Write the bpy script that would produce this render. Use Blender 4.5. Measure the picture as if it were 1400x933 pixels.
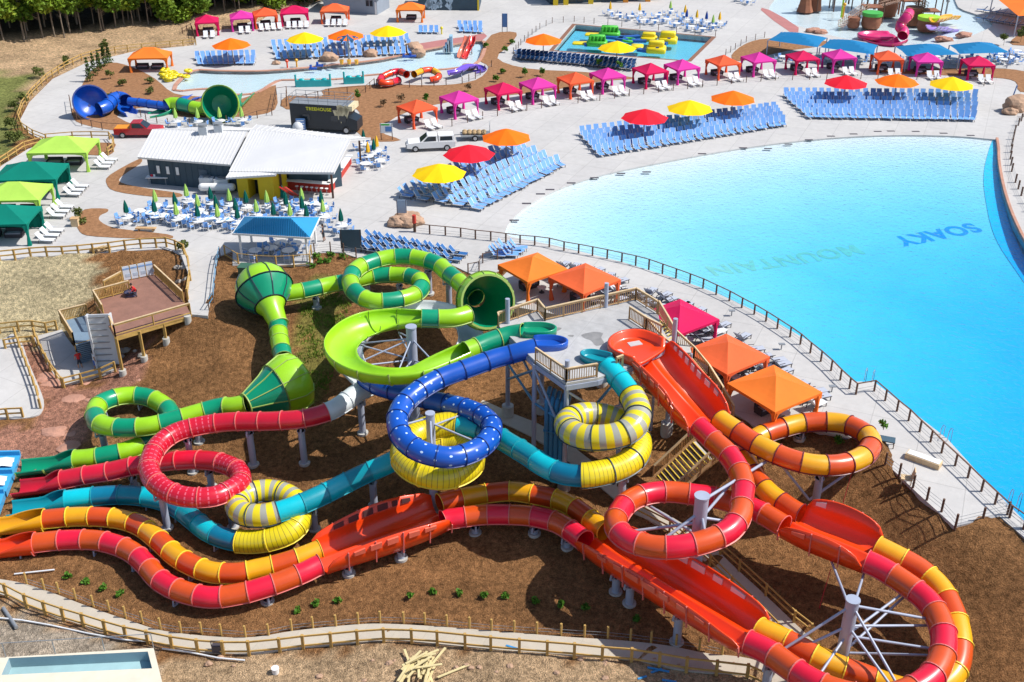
import bpy, bmesh, math, random
import numpy as np
from mathutils import Vector, Matrix
from mathutils.geometry import delaunay_2d_cdt
for o in list(bpy.data.objects): bpy.data.objects.remove(o)
R = math.radians
random.seed(7)
# ------------------------------------------------------------------ camera, sky, sun, exposure
F, CAMH, PITCH = 1500.0, 42.7, 28.8
SUN_EL = 51.0
scn = bpy.context.scene
cam = bpy.data.cameras.new('camera'); camo = bpy.data.objects.new('camera', cam)
scn.collection.objects.link(camo); scn.camera = camo
camo.location = (0, 0, CAMH); camo.rotation_euler = (R(90 - PITCH), 0, 0)
cam.sensor_width = 36; cam.lens = F / 1400 * 36; cam.clip_end = 3000; cam.clip_start = 0.5
wd = bpy.data.worlds.new('World'); scn.world = wd; wd.use_nodes = True
nt = wd.node_tree; bg = nt.nodes['Background']
sk = nt.nodes.new('ShaderNodeTexSky'); sk.sky_type = 'NISHITA'; sk.sun_disc = False
sk.sun_elevation = R(SUN_EL); sk.sun_rotation = R(90)
nt.links.new(sk.outputs[0], bg.inputs[0]); bg.inputs[1].default_value = 0.12
sl = bpy.data.lights.new('sun', 'SUN'); slo = bpy.data.objects.new('sun', sl)
scn.collection.objects.link(slo); sl.energy = 4.6; sl.angle = R(0.5); sl.color = (1, .955, .89)
slo.rotation_euler = (0, R(90 - SUN_EL), 0); slo.location = (60, 60, 90)
scn.view_settings.view_transform = 'Standard'; scn.view_settings.look = 'None'
scn.view_settings.exposure = 0.24; scn.view_settings.gamma = 1
scn.render.engine = 'CYCLES'
scn.cycles.max_bounces = 6; scn.cycles.diffuse_bounces = 3; scn.cycles.glossy_bounces = 3
scn.cycles.transparent_max_bounces = 12; scn.cycles.sample_clamp_indirect = 4
# ------------------------------------------------------------------ helpers
SP, CP = math.sin(R(PITCH)), math.cos(R(PITCH))
def P(px, py, z=0.0):
    """point of height z seen at photograph pixel (px, py)"""
    q = (py - 466.5) / F
    t = (CAMH - z) / (SP + q * CP)
    return Vector(((px - 700) / F * t, (CP - q * SP) * t, z))
def V(*a): return Vector(a)
COL = scn.collection
def tag(o, label=None, cat=None, group=None, kind=None):
    if label: o['label'] = label
    if cat: o['category'] = cat
    if group: o['group'] = group
    if kind: o['kind'] = kind
    return o
ORG = {}
def thing(name, label, cat, loc=(0, 0, 0), rz=0.0, group=None):
    o = bpy.data.objects.new(name, None); COL.objects.link(o)
    o.empty_display_size = .3
    o.location = loc; o.rotation_euler = (0, 0, rz)
    ORG[o.name] = Vector(loc)
    return tag(o, label, cat, group)
def kids(o):
    return KID.get(o.name, [])
KID = {}
def setpar(c, p):
    c.parent = p; KID.setdefault(p.name, []).append(c)
def dup(o, loc=None, rz=None, label=None, group=None, parent=None, mat=None, sc=None):
    c = o.copy(); COL.objects.link(c)
    if parent is not None: setpar(c, parent)
    if loc is not None: c.location = loc
    if rz is not None: c.rotation_euler = (0, 0, rz)
    if sc is not None: c.scale = (sc, sc, sc) if not hasattr(sc, '__len__') else sc
    if label: c['label'] = label
    if group: c['group'] = group
    ORG[c.name] = Vector(c.location)
    for k in list(kids(o)): dup(k, parent=c)
    return c
# ---- materials
MATS = {}
def mat(name, col, rough=.6, amt=.12, scale=6.0, coat=0.0, metal=0.0, bump=0.0, spec=.5, col2=None, fine=0.0):
    if name in MATS: return MATS[name]
    m = bpy.data.materials.new(name); m.use_nodes = True; n = m.node_tree.nodes; L = m.node_tree.links
    b = n['Principled BSDF']; b.inputs['Roughness'].default_value = rough; b.inputs['Metallic'].default_value = metal
    b.inputs['Coat Weight'].default_value = coat; b.inputs['Coat Roughness'].default_value = .12
    b.inputs['Specular IOR Level'].default_value = spec
    tc = n.new('ShaderNodeTexCoord'); no = n.new('ShaderNodeTexNoise'); no.inputs['Scale'].default_value = scale / 10
    no.inputs['Detail'].default_value = 5; no.inputs['Roughness'].default_value = .65
    L.new(tc.outputs['Object'], no.inputs['Vector'])
    mr = n.new('ShaderNodeMapRange'); mr.inputs[1].default_value = .3; mr.inputs[2].default_value = .7
    L.new(no.outputs[0], mr.inputs[0])
    mx = n.new('ShaderNodeMix'); mx.data_type = 'RGBA'
    L.new(mr.outputs[0], mx.inputs[0])
    c2 = col2 or tuple(min(1, c * (1 - amt) ) for c in col); c1 = col if col2 else tuple(min(1, c * (1 + amt)) for c in col)
    mx.inputs[6].default_value = (*c2, 1); mx.inputs[7].default_value = (*c1, 1)
    L.new(mx.outputs[2], b.inputs['Base Color'])
    if bump:
        bp = n.new('ShaderNodeBump'); bp.inputs['Strength'].default_value = bump; bp.inputs['Distance'].default_value = .05
        n2 = n.new('ShaderNodeTexNoise'); n2.inputs['Scale'].default_value = fine or scale; n2.inputs['Detail'].default_value = 4
        L.new(tc.outputs['Object'], n2.inputs['Vector']); L.new(n2.outputs[0], bp.inputs['Height']); L.new(bp.outputs[0], b.inputs['Normal'])
    rr = n.new('ShaderNodeMapRange'); rr.inputs[3].default_value = max(.02, rough - .08); rr.inputs[4].default_value = min(1, rough + .12)
    L.new(no.outputs[0], rr.inputs[0]); L.new(rr.outputs[0], b.inputs['Roughness'])
    MATS[name] = m; return m
# ---- mesh builder
class MB:
    def __init__(s): s.v = []; s.f = []; s.m = []; s.sm = []; s.uv = []
    def add(s, vs, fs, m, smooth=False, uv=None):
        b = len(s.v); s.v += [tuple(v) for v in vs]
        for k, f in enumerate(fs):
            s.f.append(tuple(i + b for i in f)); s.m.append(m); s.sm.append(smooth)
            s.uv.append([uv[i] for i in f] if uv else None)
        return s
    def hexa(s, c, m):  # 8 corners: bottom 4 ccw, top 4
        return s.add(c, [(3, 2, 1, 0), (4, 5, 6, 7), (0, 1, 5, 4), (1, 2, 6, 5), (2, 3, 7, 6), (3, 0, 4, 7)], m)
    def box(s, c, d, m, rz=0.0, rx=0.0):
        x, y, z = d[0] / 2, d[1] / 2, d[2] / 2
        M = Matrix.Rotation(rz, 3, 'Z') @ Matrix.Rotation(rx, 3, 'X'); c = Vector(c)
        return s.hexa([c + M @ Vector(p) for p in [(-x, -y, -z), (x, -y, -z), (x, y, -z), (-x, y, -z), (-x, -y, z), (x, -y, z), (x, y, z), (-x, y, z)]], m)
    def beam(s, a, b, w, h, m, up=None):
        a, b = Vector(a), Vector(b); t = (b - a).normalized(); up = Vector(up) if up else Vector((0, 0, 1))
        if abs(t.dot(up)) > .99: up = Vector((0, 1, 0))
        n = t.cross(up).normalized() * (w / 2); u = n.cross(t).normalized() * (h / 2)
        return s.hexa([a - n - u, a + n - u, b + n - u, b - n - u, a - n + u, a + n + u, b + n + u, b - n + u], m)
    def cyl(s, a, b, r0, m, r1=None, n=8, cap=True):
        a, b = Vector(a), Vector(b); r1 = r0 if r1 is None else r1; t = (b - a).normalized()
        x = t.cross(Vector((0, 0, 1)) if abs(t.z) < .9 else Vector((1, 0, 0))).normalized(); y = t.cross(x)
        vs = []
        for c, r in ((a, r0), (b, r1)):
            for i in range(n):
                w = 2 * math.pi * i / n; vs.append(c + x * (r * math.cos(w)) + y * (r * math.sin(w)))
        s.add(vs, [(i, (i + 1) % n, n + (i + 1) % n, n + i) for i in range(n)], m, True)
        if cap: s.add(vs, [tuple(range(n - 1, -1, -1)), tuple(range(n, 2 * n))], m)
        return s
    def path(s, pts, r, m, n=6):
        for a, b in zip(pts[:-1], pts[1:]): s.cyl(a, b, r, m, n=n)
        return s
    def lathe(s, o, d, prof, m, n=24, a0=0.0, a1=2 * math.pi, smooth=True):
        o, d = Vector(o), Vector(d).normalized()
        x = d.cross(Vector((0, 0, 1)) if abs(d.z) < .95 else Vector((0, 1, 0))).normalized(); y = x.cross(d)
        full = abs(a1 - a0 - 2 * math.pi) < 1e-4; k = n if full else n + 1; vs = []
        for a, r in prof:
            for i in range(k):
                w = a0 + (a1 - a0) * i / n; vs.append(o + d * a + x * (r * math.cos(w)) + y * (r * math.sin(w)))
        fs = []
        for j in range(len(prof) - 1):
            for i in range(n):
                i2 = (i + 1) % k
                fs.append((j * k + i, j * k + i2, (j + 1) * k + i2, (j + 1) * k + i))
        return s.add(vs, fs, m, smooth)
    def prism(s, poly, z0, z1, m, side=None):
        n = len(poly)
        if sum(poly[i][0] * poly[(i + 1) % n][1] - poly[(i + 1) % n][0] * poly[i][1] for i in range(n)) < 0: poly = poly[::-1]
        vs = [(p[0], p[1], z0) for p in poly] + [(p[0], p[1], z1) for p in poly]
        s.add(vs, [tuple(range(n, 2 * n))], m); s.add(vs, [tuple(range(n - 1, -1, -1))], m)
        return s.add(vs, [(i, (i + 1) % n, n + (i + 1) % n, n + i) for i in range(n)], side or m)
    def sphere(s, c, r, m, n=10, sq=(1, 1, 1)):
        vs = []; k = max(4, n // 2)
        for j in range(k + 1):
            a = math.pi * j / k
            for i in range(n):
                w = 2 * math.pi * i / n
                vs.append((c[0] + r * sq[0] * math.sin(a) * math.cos(w), c[1] + r * sq[1] * math.sin(a) * math.sin(w), c[2] - r * sq[2] * math.cos(a)))
        return s.add(vs, [(j * n + i, j * n + (i + 1) % n, (j + 1) * n + (i + 1) % n, (j + 1) * n + i) for j in range(k) for i in range(n)], m, True)
    def build(s, name, parent=None, org=None, label=None):
        if org is None:
            org = Vector((0, 0, 0)); q = parent
            while q is not None and q.name in ORG and q.type != 'EMPTY': q = q.parent
            if q is not None and q.name in ORG: org = ORG[q.name]
        org = Vector(org)
        me = bpy.data.meshes.new(name)
        me.from_pydata([(v[0] - org.x, v[1] - org.y, v[2] - org.z) for v in s.v], [], s.f)
        ms = []
        for m in s.m:
            if m not in ms: ms.append(m)
        for m in ms: me.materials.append(m)
        ix = {m: i for i, m in enumerate(ms)}
        me.polygons.foreach_set('material_index', [ix[m] for m in s.m]); me.polygons.foreach_set('use_smooth', s.sm)
        if any(u is not None for u in s.uv):
            ul = me.uv_layers.new(name='UVMap'); k = 0; dat = []
            for f, u in zip(s.f, s.uv):
                for j in range(len(f)): dat += list(u[j]) if u else [0, 0]
            ul.data.foreach_set('uv', dat)
        me.update()
        o = bpy.data.objects.new(name, me); COL.objects.link(o)
        if parent is not None: setpar(o, parent)
        else: o.location = org
        ORG[o.name] = org
        if label: o['label'] = label
        return o
    def top(s, name, label, cat, org=(0, 0, 0), group=None):
        o = s.build(name, None, org); return tag(o, label, cat, group)
    def struct(s, name, kind='structure'):
        o = s.build(name); o['kind'] = kind; return o
# ---- polygons
def inpoly(x, y, poly):
    x = np.asarray(x, float); y = np.asarray(y, float); r = np.zeros(x.shape, bool); n = len(poly)
    for i in range(n):
        x0, y0 = poly[i][:2]; x1, y1 = poly[(i + 1) % n][:2]
        if y0 == y1: continue
        c = ((y0 > y) != (y1 > y)) & (x < (x1 - x0) * (y - y0) / (y1 - y0) + x0); r ^= c
    return r
def smoothpoly(pts, k=4, closed=True):
    out = []; n = len(pts)
    for i in range(n if closed else n - 1):
        p = [Vector(pts[(i + j) % n][:2]) if closed else Vector(pts[min(max(i + j, 0), n - 1)][:2]) for j in (-1, 0, 1, 2)]
        for a in range(k):
            t = a / k
            q = .5 * ((2 * p[1]) + (-p[0] + p[2]) * t + (2 * p[0] - 5 * p[1] + 4 * p[2] - p[3]) * t * t + (-p[0] + 3 * p[1] - 3 * p[2] + p[3]) * t ** 3)
            out.append((q.x, q.y))
    if not closed: out.append(tuple(pts[-1][:2]))
    return out
def PX(pts, z=0.0, smooth=0, closed=True):
    w = [tuple(P(a[0], a[1], z)[:2]) for a in pts]
    return smoothpoly(w, smooth, closed) if smooth else w
def sheet(mb, outer, holes, zf, m, grid=0, skirt=0.0):
    vs = []; es = []
    for lp in [outer] + list(holes):
        b = len(vs); n = len(lp); vs += [Vector(p[:2]) for p in lp]; es += [(b + i, b + (i + 1) % n) for i in range(n)]
    nb = len(vs)
    if grid:
        xs = [p[0] for p in outer]; ys = [p[1] for p in outer]
        gx, gy = np.meshgrid(np.arange(min(xs), max(xs), grid), np.arange(min(ys), max(ys), grid)); gx = gx.ravel(); gy = gy.ravel()
        k = inpoly(gx, gy, outer)
        for h in holes: k &= ~inpoly(gx, gy, h)
        vs += [Vector((a, b)) for a, b in zip(gx[k], gy[k])]
    ov, oe, of, *_ = delaunay_2d_cdt(vs, es, [], 0, 1e-5)
    cx = np.array([sum(ov[i].x for i in f) / 3 for f in of]); cy = np.array([sum(ov[i].y for i in f) / 3 for f in of])
    k = inpoly(cx, cy, outer)
    for h in holes: k &= ~inpoly(cx, cy, h)
    if callable(zf): zz = zf(np.array([p.x for p in ov]), np.array([p.y for p in ov]))
    else: zz = [zf] * len(ov)
    mb.add([(p.x, p.y, float(z)) for p, z in zip(ov, zz)], [f for f, q in zip(of, k) if q], m)
    if skirt:
        for lp in [outer] + list(holes):
            n = len(lp); z0 = zf(np.array([p[0] for p in lp]), np.array([p[1] for p in lp])) if callable(zf) else [zf] * n
            w = [(p[0], p[1], float(z)) for p, z in zip(lp, z0)] + [(p[0], p[1], float(z) - skirt) for p, z in zip(lp, z0)]
            mb.add(w, [(i, (i + 1) % n, n + (i + 1) % n, n + i) for i in range(n)], m)
    return mb
# ------------------------------------------------------------------ terrain
CTRL = [(300,345,0),(350,362,0),(430,360,0),(490,352,0),(560,350,0),(640,372,0),(700,385,-.1),(760,420,-.2),(880,480,-.3),(960,560,-.6),(1010,590,-.3),(1110,585,0),(1210,640,0),(1305,722,0),(1370,710,0),(1430,762,0),(1505,850,-.05),(1690,1060,-.1),(1800,1300,-.3),
 (330,400,-.5),(450,450,-1.3),(410,400,-.8),(560,480,-2.2),(700,440,-1.5),(640,560,-3),(500,600,-3.6),(300,500,-2.4),(250,480,-2.2),(205,500,-3),(350,620,-4.4),(200,640,-5),(0,650,-5.5),(100,700,-5.6),(0,780,-5.6),(200,850,-5.6),(400,880,-5.4),(700,880,-5.2),(900,890,-5.2),(1050,910,-5),
 (700,760,-4.9),(560,720,-5),(400,740,-5.2),(900,780,-4.6),(770,660,-3.8),(900,690,-3.6),(1000,740,-4),(1100,800,-3.8),(1200,740,-2.6),(1300,800,-2.4),(1400,850,-1.6),(1400,960,-2.6),(1170,915,-4),(1100,640,-1.5),(950,600,-2.4),(1050,640,-1.8),
 (0,1000,-5.8),(700,1000,-5.6),(1400,1080,-4),(350,1100,-5.8),(1000,1050,-5.2),(-300,900,-5.8),(-300,700,-5.6),(1700,1200,-2),
 (0,362,0),(120,352,0),(240,345,0),(262,400,0),(262,440,-.4),(60,395,-1.0),(0,450,-3),(90,440,-2.7),(200,440,-2.6),(130,420,-2),(60,500,-4),(0,520,-4),(130,520,-4.1),(60,600,-4.7),(-200,450,-2.5),(-200,550,-4),(-200,350,0),
 (-300,250,0),(-100,150,0),(0,250,0),(0,100,.6),(30,160,0),(100,60,.4),(118,82,-.06),(72,104,-.06),(185,67,-.06),(40,136,-.06),(260,55,0),(0,30,3),(300,-40,3),(-300,60,4),(200,100,0),(500,200,0),(900,150,0),(1300,150,0),(600,20,0),(1000,20,0),(1350,20,0),(800,300,0),(1200,300,0),(1600,400,0),(1600,100,0),(1800,300,0),(700,-100,1),(1100,-100,1),(1500,-60,1)]
_c = np.array([tuple(P(*c)) for c in CTRL])
def _tps(d2): return np.where(d2 > 1e-9, .5 * d2 * np.log(d2 + 1e-12), 0)
_n = len(_c); _A = np.zeros((_n + 3, _n + 3))
_s = _c[:, :2] / 50.0
_A[:_n, :_n] = _tps(((_s[:, None] - _s[None]) ** 2).sum(-1)) + np.eye(_n) * 2e-4
_A[:_n, _n] = 1; _A[:_n, _n + 1:] = _s; _A[_n, :_n] = 1; _A[_n + 1:, :_n] = _s.T
_w = np.linalg.solve(_A, np.concatenate([_c[:, 2], [0, 0, 0]]))
def terr(x, y):
    x = np.atleast_1d(np.asarray(x, float)); y = np.atleast_1d(np.asarray(y, float)); out = np.zeros(x.shape)
    for i in range(0, len(x), 8000):
        q = np.stack([x[i:i + 8000], y[i:i + 8000]], -1) / 50.0
        out[i:i + 8000] = _tps(((q[:, None] - _s[None]) ** 2).sum(-1)) @ _w[:_n] + _w[_n] + q @ _w[_n + 1:]
    r = np.hypot(x, y - 90); k = np.clip((r - 130) / 90, 0, 1)
    return np.clip(out, -8, 5) * (1 - k) + k * np.where(y > 90, 1.5, -4)
def tz(x, y): return float(terr([x], [y])[0])
def PT(px, py, dz=0.0):
    """point of the terrain seen at a pixel"""
    z = -2.0
    for _ in range(12):
        p = P(px, py, z); z = .5 * z + .5 * tz(p.x, p.y)
    p = P(px, py, z); return Vector((p.x, p.y, z + dz))
POOL = PX([(690,319),(694,308),(706,294),(730,276),(765,258),(820,240),(900,223),(1000,205),(1100,192),(1200,185.5),(1300,186),(1361,191)], 0, 3, False) + \
       PX([(1363,205),(1364,225),(1371,262),(1386,305),(1412,350),(1470,410),(1640,520),(1800,700),(1750,1000)], 0) + \
       PX([(1500,795),(1400,712),(1345,655),(1295,600),(1195,522),(1170,522),(1105,466),(1045,431),(980,401),(925,381),(850,358),(760,336),(700,324)], 0)
DECK = PX([(265,62),(185,70),(118,86),(72,108),(40,140),(27,165),(38,181),(64,194),(38,204),(0,228),(-90,285),(-160,350)], 0) + \
       PX([(-160,372),(0,357),(62,351),(107,347),(150,345),(225,340),(246,348),(257,372),(256,405),(262,430)], 0) + \
       PX([(284,432),(291,395),(297,352),(318,343),(318,363),(428,363),(428,346),(468,346),(490,353),(560,350),(600,354),(640,373),(662,381),(690,366),(704,361),(680,385),(680,415),(760,430),(900,455),(960,520),(990,556),(1040,588),(1110,588),(1160,600),(1205,604),(1215,637),(1255,675),(1305,720),(1367,706),(1420,752),(1505,845),(1690,1050),(1950,1420)], 0) + \
       PX([(2100,600),(1900,100),(1750,-60),(1500,-118),(900,-118),(500,-100),(440,0),(330,34),(268,50)], 0)
def distpoly(x, y, poly, closed=False):
    x = np.asarray(x, float); y = np.asarray(y, float); d = np.full(x.shape, 1e9); n = len(poly)
    for i in range(n if closed else n - 1):
        ax, ay = poly[i][:2]; bx, by = poly[(i + 1) % n][:2]; dx, dy = bx - ax, by - ay
        t = np.clip(((x - ax) * dx + (y - ay) * dy) / (dx * dx + dy * dy + 1e-12), 0, 1)
        d = np.minimum(d, np.hypot(x - ax - t * dx, y - ay - t * dy))
    return d
def axis(lo, hi, st, far, grow=1.2):
    a = list(np.arange(lo, hi + st, st)); s = st
    while a[-1] < far[1]: s *= grow; a.append(a[-1] + s)
    s = st
    while a[0] > far[0]: s *= grow; a.insert(0, a[0] - s)
    return np.array(a)
gx = axis(-62, 62, .8, (-900, 900)); gy = axis(28, 140, .8, (-300, 1500), 1.1)
X, Y = np.meshgrid(gx, gy); xf, yf = X.ravel(), Y.ravel(); zf_ = terr(xf, yf)
ind = inpoly(xf, yf, DECK); dd = distpoly(xf, yf, DECK, True)
zf_ = np.where(ind, np.minimum(zf_, 0) * 0 - .12, zf_)
zf_ = np.where(ind & (dd > 1.7), -5.2, zf_)
# colours of the ground's own materials, by area
Zone = {
 'forest': [PX([(-300,95),(0,73),(37,66),(100,56),(150,46),(212,37),(260,30),(340,18),(430,6),(520,-14),(640,-118),(-300,-118)])],
 'grass': [PX([(-200,105),(0,98),(50,92),(62,98),(55,112),(30,140),(20,165),(26,190),(18,202),(0,219),(-60,256),(-300,300)])],
 'dirt': [PX([(-200,85),(0,70),(100,53),(250,28),(440,-5),(440,20),(265,62),(185,70),(118,86),(72,108),(55,100),(0,100),(-200,120)]),
          PX([(265,62),(185,70),(118,86),(72,108),(40,140),(20,150),(40,115),(60,100),(0,112),(0,80),(100,62),(250,42)]),
          PX([(-300,790),(0,815),(110,850),(210,893),(330,893),(520,880),(760,890),(960,912),(1200,948),(1200,1300),(-300,1300)], -5.3)],
 'sand': [PX([(-100,820),(60,850),(200,890),(230,960),(-100,960)], -5.6)],
 'straw': [PX([(-200,352),(0,358),(62,356),(118,362),(138,385),(125,405),(100,425),(75,443),(0,445),(-200,445)], -1.3)],
 'rock': [PX([(25,480),(60,478),(85,520),(120,535),(190,495),(205,500),(203,525),(150,545),(125,560),(115,600),(90,625),(0,635),(-300,640),(-300,560),(0,575),(50,570),(60,560),(30,500)], -4.3)],
 'weed': [PX([(440,395),(480,420),(470,450),(440,520),(420,540),(400,500),(415,420)], -1.6)]}
Zc = {'mulch': (.335,.168,.070), 'grass': (.24,.26,.08), 'forest': (.07,.055,.03), 'dirt': (.58,.40,.235), 'sand': (.52,.43,.33), 'straw': (.60,.50,.30), 'rock': (.50,.245,.165), 'weed': (.26,.22,.06)}
rng = np.random.default_rng(3)
jx = xf + rng.normal(0, .35, xf.shape); jy = yf + rng.normal(0, .35, yf.shape)
colr = np.tile(np.array(Zc['mulch']), (len(xf), 1))
far = (np.hypot(xf, yf - 90) > 140); colr[far] = (.08, .10, .035)
for k_ in ('forest', 'grass', 'dirt', 'sand', 'straw', 'rock', 'weed'):
    for pl in Zone[k_]:
        s_ = inpoly(jx, jy, pl); colr[s_] = Zc[k_]
gm = bpy.data.materials.new('ground_mulch'); gm.use_nodes = True; n = gm.node_tree.nodes; L = gm.node_tree.links
b = n['Principled BSDF']; b.inputs['Roughness'].default_value = .95; b.inputs['Specular IOR Level'].default_value = .1
at = n.new('ShaderNodeAttribute'); at.attribute_name = 'zone'; tc = n.new('ShaderNodeTexCoord')
def nz(sc, det=6, ro=.7):
    q = n.new('ShaderNodeTexNoise'); q.inputs['Scale'].default_value = sc; q.inputs['Detail'].default_value = det; q.inputs['Roughness'].default_value = ro
    L.new(tc.outputs['Object'], q.inputs['Vector']); return q
def mrn(src, a, b_, c, d):
    q = n.new('ShaderNodeMapRange'); q.inputs[1].default_value = a; q.inputs[2].default_value = b_; q.inputs[3].default_value = c; q.inputs[4].default_value = d
    L.new(src, q.inputs[0]); return q
n1, n2, n3 = nz(.22), nz(2.6), nz(11, 3)
m1 = mrn(n1.outputs[0], .3, .7, .70, 1.36); m2 = mrn(n2.outputs[0], .34, .66, .55, 1.45); m3 = mrn(n3.outputs[0], .3, .7, .55, 1.45)
mm = n.new('ShaderNodeMath'); mm.operation = 'MULTIPLY'; L.new(m1.outputs[0], mm.inputs[0]); L.new(m2.outputs[0], mm.inputs[1])
m4 = n.new('ShaderNodeMath'); m4.operation = 'MULTIPLY'; L.new(mm.outputs[0], m4.inputs[0]); L.new(m3.outputs[0], m4.inputs[1])
vm = n.new('ShaderNodeVectorMath'); vm.operation = 'SCALE'; L.new(at.outputs['Color'], vm.inputs[0]); L.new(m4.outputs[0], vm.inputs['Scale'])
L.new(vm.outputs[0], b.inputs['Base Color'])
bp = n.new('ShaderNodeBump'); bp.inputs['Strength'].default_value = 1.0; bp.inputs['Distance'].default_value = .4
ad = n.new('ShaderNodeMath'); ad.operation = 'ADD'; L.new(n2.outputs[0], ad.inputs[0]); L.new(n3.outputs[0], ad.inputs[1])
L.new(ad.outputs[0], bp.inputs['Height']); L.new(bp.outputs[0], b.inputs['Normal'])
nx, ny = len(gx), len(gy)
wob = (np.sin(xf * .9 + np.sin(yf * .7) * 2) * np.cos(yf * .8) * .06 + rng.normal(0, .035, xf.shape)) * (~ind)
me = bpy.data.meshes.new('ground')
me.from_pydata(list(zip(xf, yf, zf_ + wob)), [], [(j * nx + i, j * nx + i + 1, (j + 1) * nx + i + 1, (j + 1) * nx + i) for j in range(ny - 1) for i in range(nx - 1)])
ca = me.color_attributes.new('zone', 'FLOAT_COLOR', 'POINT')
ca.data.foreach_set('color', np.concatenate([colr, np.ones((len(xf), 1))], 1).astype(np.float32).ravel())
me.polygons.foreach_set('use_smooth', [True] * len(me.polygons)); me.materials.append(gm); me.update()
go = bpy.data.objects.new('ground', me); COL.objects.link(go); go['kind'] = 'structure'
# ------------------------------------------------------------------ concrete
def concrete(name, col, amt=.06, jt=3.4, jc=.74):
    m = bpy.data.materials.new(name); m.use_nodes = True; n = m.node_tree.nodes; L = m.node_tree.links
    b = n['Principled BSDF']; b.inputs['Roughness'].default_value = .85; b.inputs['Specular IOR Level'].default_value = .2
    tc = n.new('ShaderNodeTexCoord')
    def nz(sc, d=5):
        q = n.new('ShaderNodeTexNoise'); q.inputs['Scale'].default_value = sc; q.inputs['Detail'].default_value = d; q.inputs['Roughness'].default_value = .62
        L.new(tc.outputs['Object'], q.inputs['Vector']); return q
    a = nz(.09); c = nz(1.3); d = nz(14, 2)
    def mr(s, x, y):
        q = n.new('ShaderNodeMapRange'); q.inputs[1].default_value = .3; q.inputs[2].default_value = .7; q.inputs[3].default_value = x; q.inputs[4].default_value = y; L.new(s.outputs[0], q.inputs[0]); return q
    def mul(x, y):
        q = n.new('ShaderNodeMath'); q.operation = 'MULTIPLY'; L.new(x.outputs[0], q.inputs[0]); L.new(y.outputs[0], q.inputs[1]); return q
    v = mul(mul(mr(a, 1 - amt * 1.6, 1 + amt), mr(c, 1 - amt, 1 + amt)), mr(d, .96, 1.04))
    br = n.new('ShaderNodeTexBrick'); br.offset = 0; br.inputs['Scale'].default_value = 1; br.inputs['Mortar Size'].default_value = .028
    br.inputs['Brick Width'].default_value = jt; br.inputs['Row Height'].default_value = jt; br.inputs['Mortar Smooth'].default_value = .2
    br.inputs['Color1'].default_value = (1, 1, 1, 1); br.inputs['Color2'].default_value = (.95, .95, .96, 1); br.inputs['Mortar'].default_value = (jc, jc, jc, 1)
    mp = n.new('ShaderNodeMapping'); mp.inputs['Rotation'].default_value[2] = R(24); L.new(tc.outputs['Object'], mp.inputs[0]); L.new(mp.outputs[0], br.inputs[0])
    vm = n.new('ShaderNodeVectorMath'); vm.operation = 'SCALE'; L.new(br.outputs['Color'], vm.inputs[0]); L.new(v.outputs[0], vm.inputs['Scale'])
    v2 = n.new('ShaderNodeVectorMath'); v2.operation = 'MULTIPLY'; v2.inputs[1].default_value = col; L.new(vm.outputs[0], v2.inputs[0])
    L.new(v2.outputs[0], b.inputs['Base Color']); return m
CONC = concrete('pale_concrete', (.50, .488, .472)); CONC2 = concrete('path_concrete', (.50, .45, .37), .05, 1.8, .9)
CONC3 = concrete('platform_concrete', (.44, .44, .44), .12, 2.4, .85)
# ---- mulch beds are cut out as raised sheets on the deck
MULCH = mat('mulch_bed', (.29, .15, .075), .95, .3, 22, bump=.8, fine=9, spec=.1)
kidpool = PX([(238,124),(262,98),(300,97.5),(350,98),(400,95),(450,90),(520,82),(575,70),(650,57),(663,62),(655,84),(630,93),(560,99),(500,104),(460,109),(400,110),(378,112),(352,127),(320,130),(285,122)], 0, 3)
actpool = PX([(787,34),(973,51),(940,83),(757,69)])
playpool = PX([(1050,18),(1085,33),(1130,47),(1180,57),(1237,61),(1300,57),(1345,42),(1357,32),(1335,20),(1310,10),(1290,-14),(1180,-30),(1080,-16)], 0, 3)
sheet(MB(), DECK, [POOL, kidpool, actpool, playpool], 0.0, CONC, skirt=.7).struct('pool_deck')
beds = [
 [(103,140),(122,100),(150,86),(180,92),(212,108),(238,128),(280,133),(322,138),(372,118),(377,122),(376,150),(330,160),(245,160),(232,150),(190,148),(160,160),(205,180),(165,180),(112,170),(99,158)],
 [(392,132),(440,132),(445,122),(520,116),(600,117),(650,110),(668,92),(655,80),(672,48),(706,45),(697,62),(680,80),(720,94),(800,99),(868,107),(820,112),(740,126),(640,136),(560,152),(520,178),(548,192),(505,192),(480,170),(488,150),(392,150)],
 [(1000,76),(1020,60),(1052,53),(1120,55),(1130,62),(1075,70),(1040,78),(1010,84)],
 [(190,218),(150,240),(146,252),(158,262),(205,269),(243,270),(246,265),(200,258),(165,250),(168,240),(192,224)],
 [(145,286),(116,287),(106,300),(109,317),(132,324),(226,327),(229,321),(160,313),(137,303),(137,295),(147,290)],
 [(1350,94),(1400,98),(1440,110),(1440,125),(1395,126),(1388,112),(1350,106),(1210,100),(1200,96)],
 [(1385,62),(1390,50),(1420,38),(1450,60)],
 [(60,200),(64,196),(150,196),(156,203),(150,212),(120,212),(90,206)],
 [(292,365),(318,366),(428,366),(470,350),(560,352),(640,376),(600,376),(300,376)]]
for i, bd in enumerate(beds[:8]):
    sheet(MB(), PX(bd, 0, 3), [], 0.03 + .004 * i, MULCH, skirt=.04).struct('mulch_bed')
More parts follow.
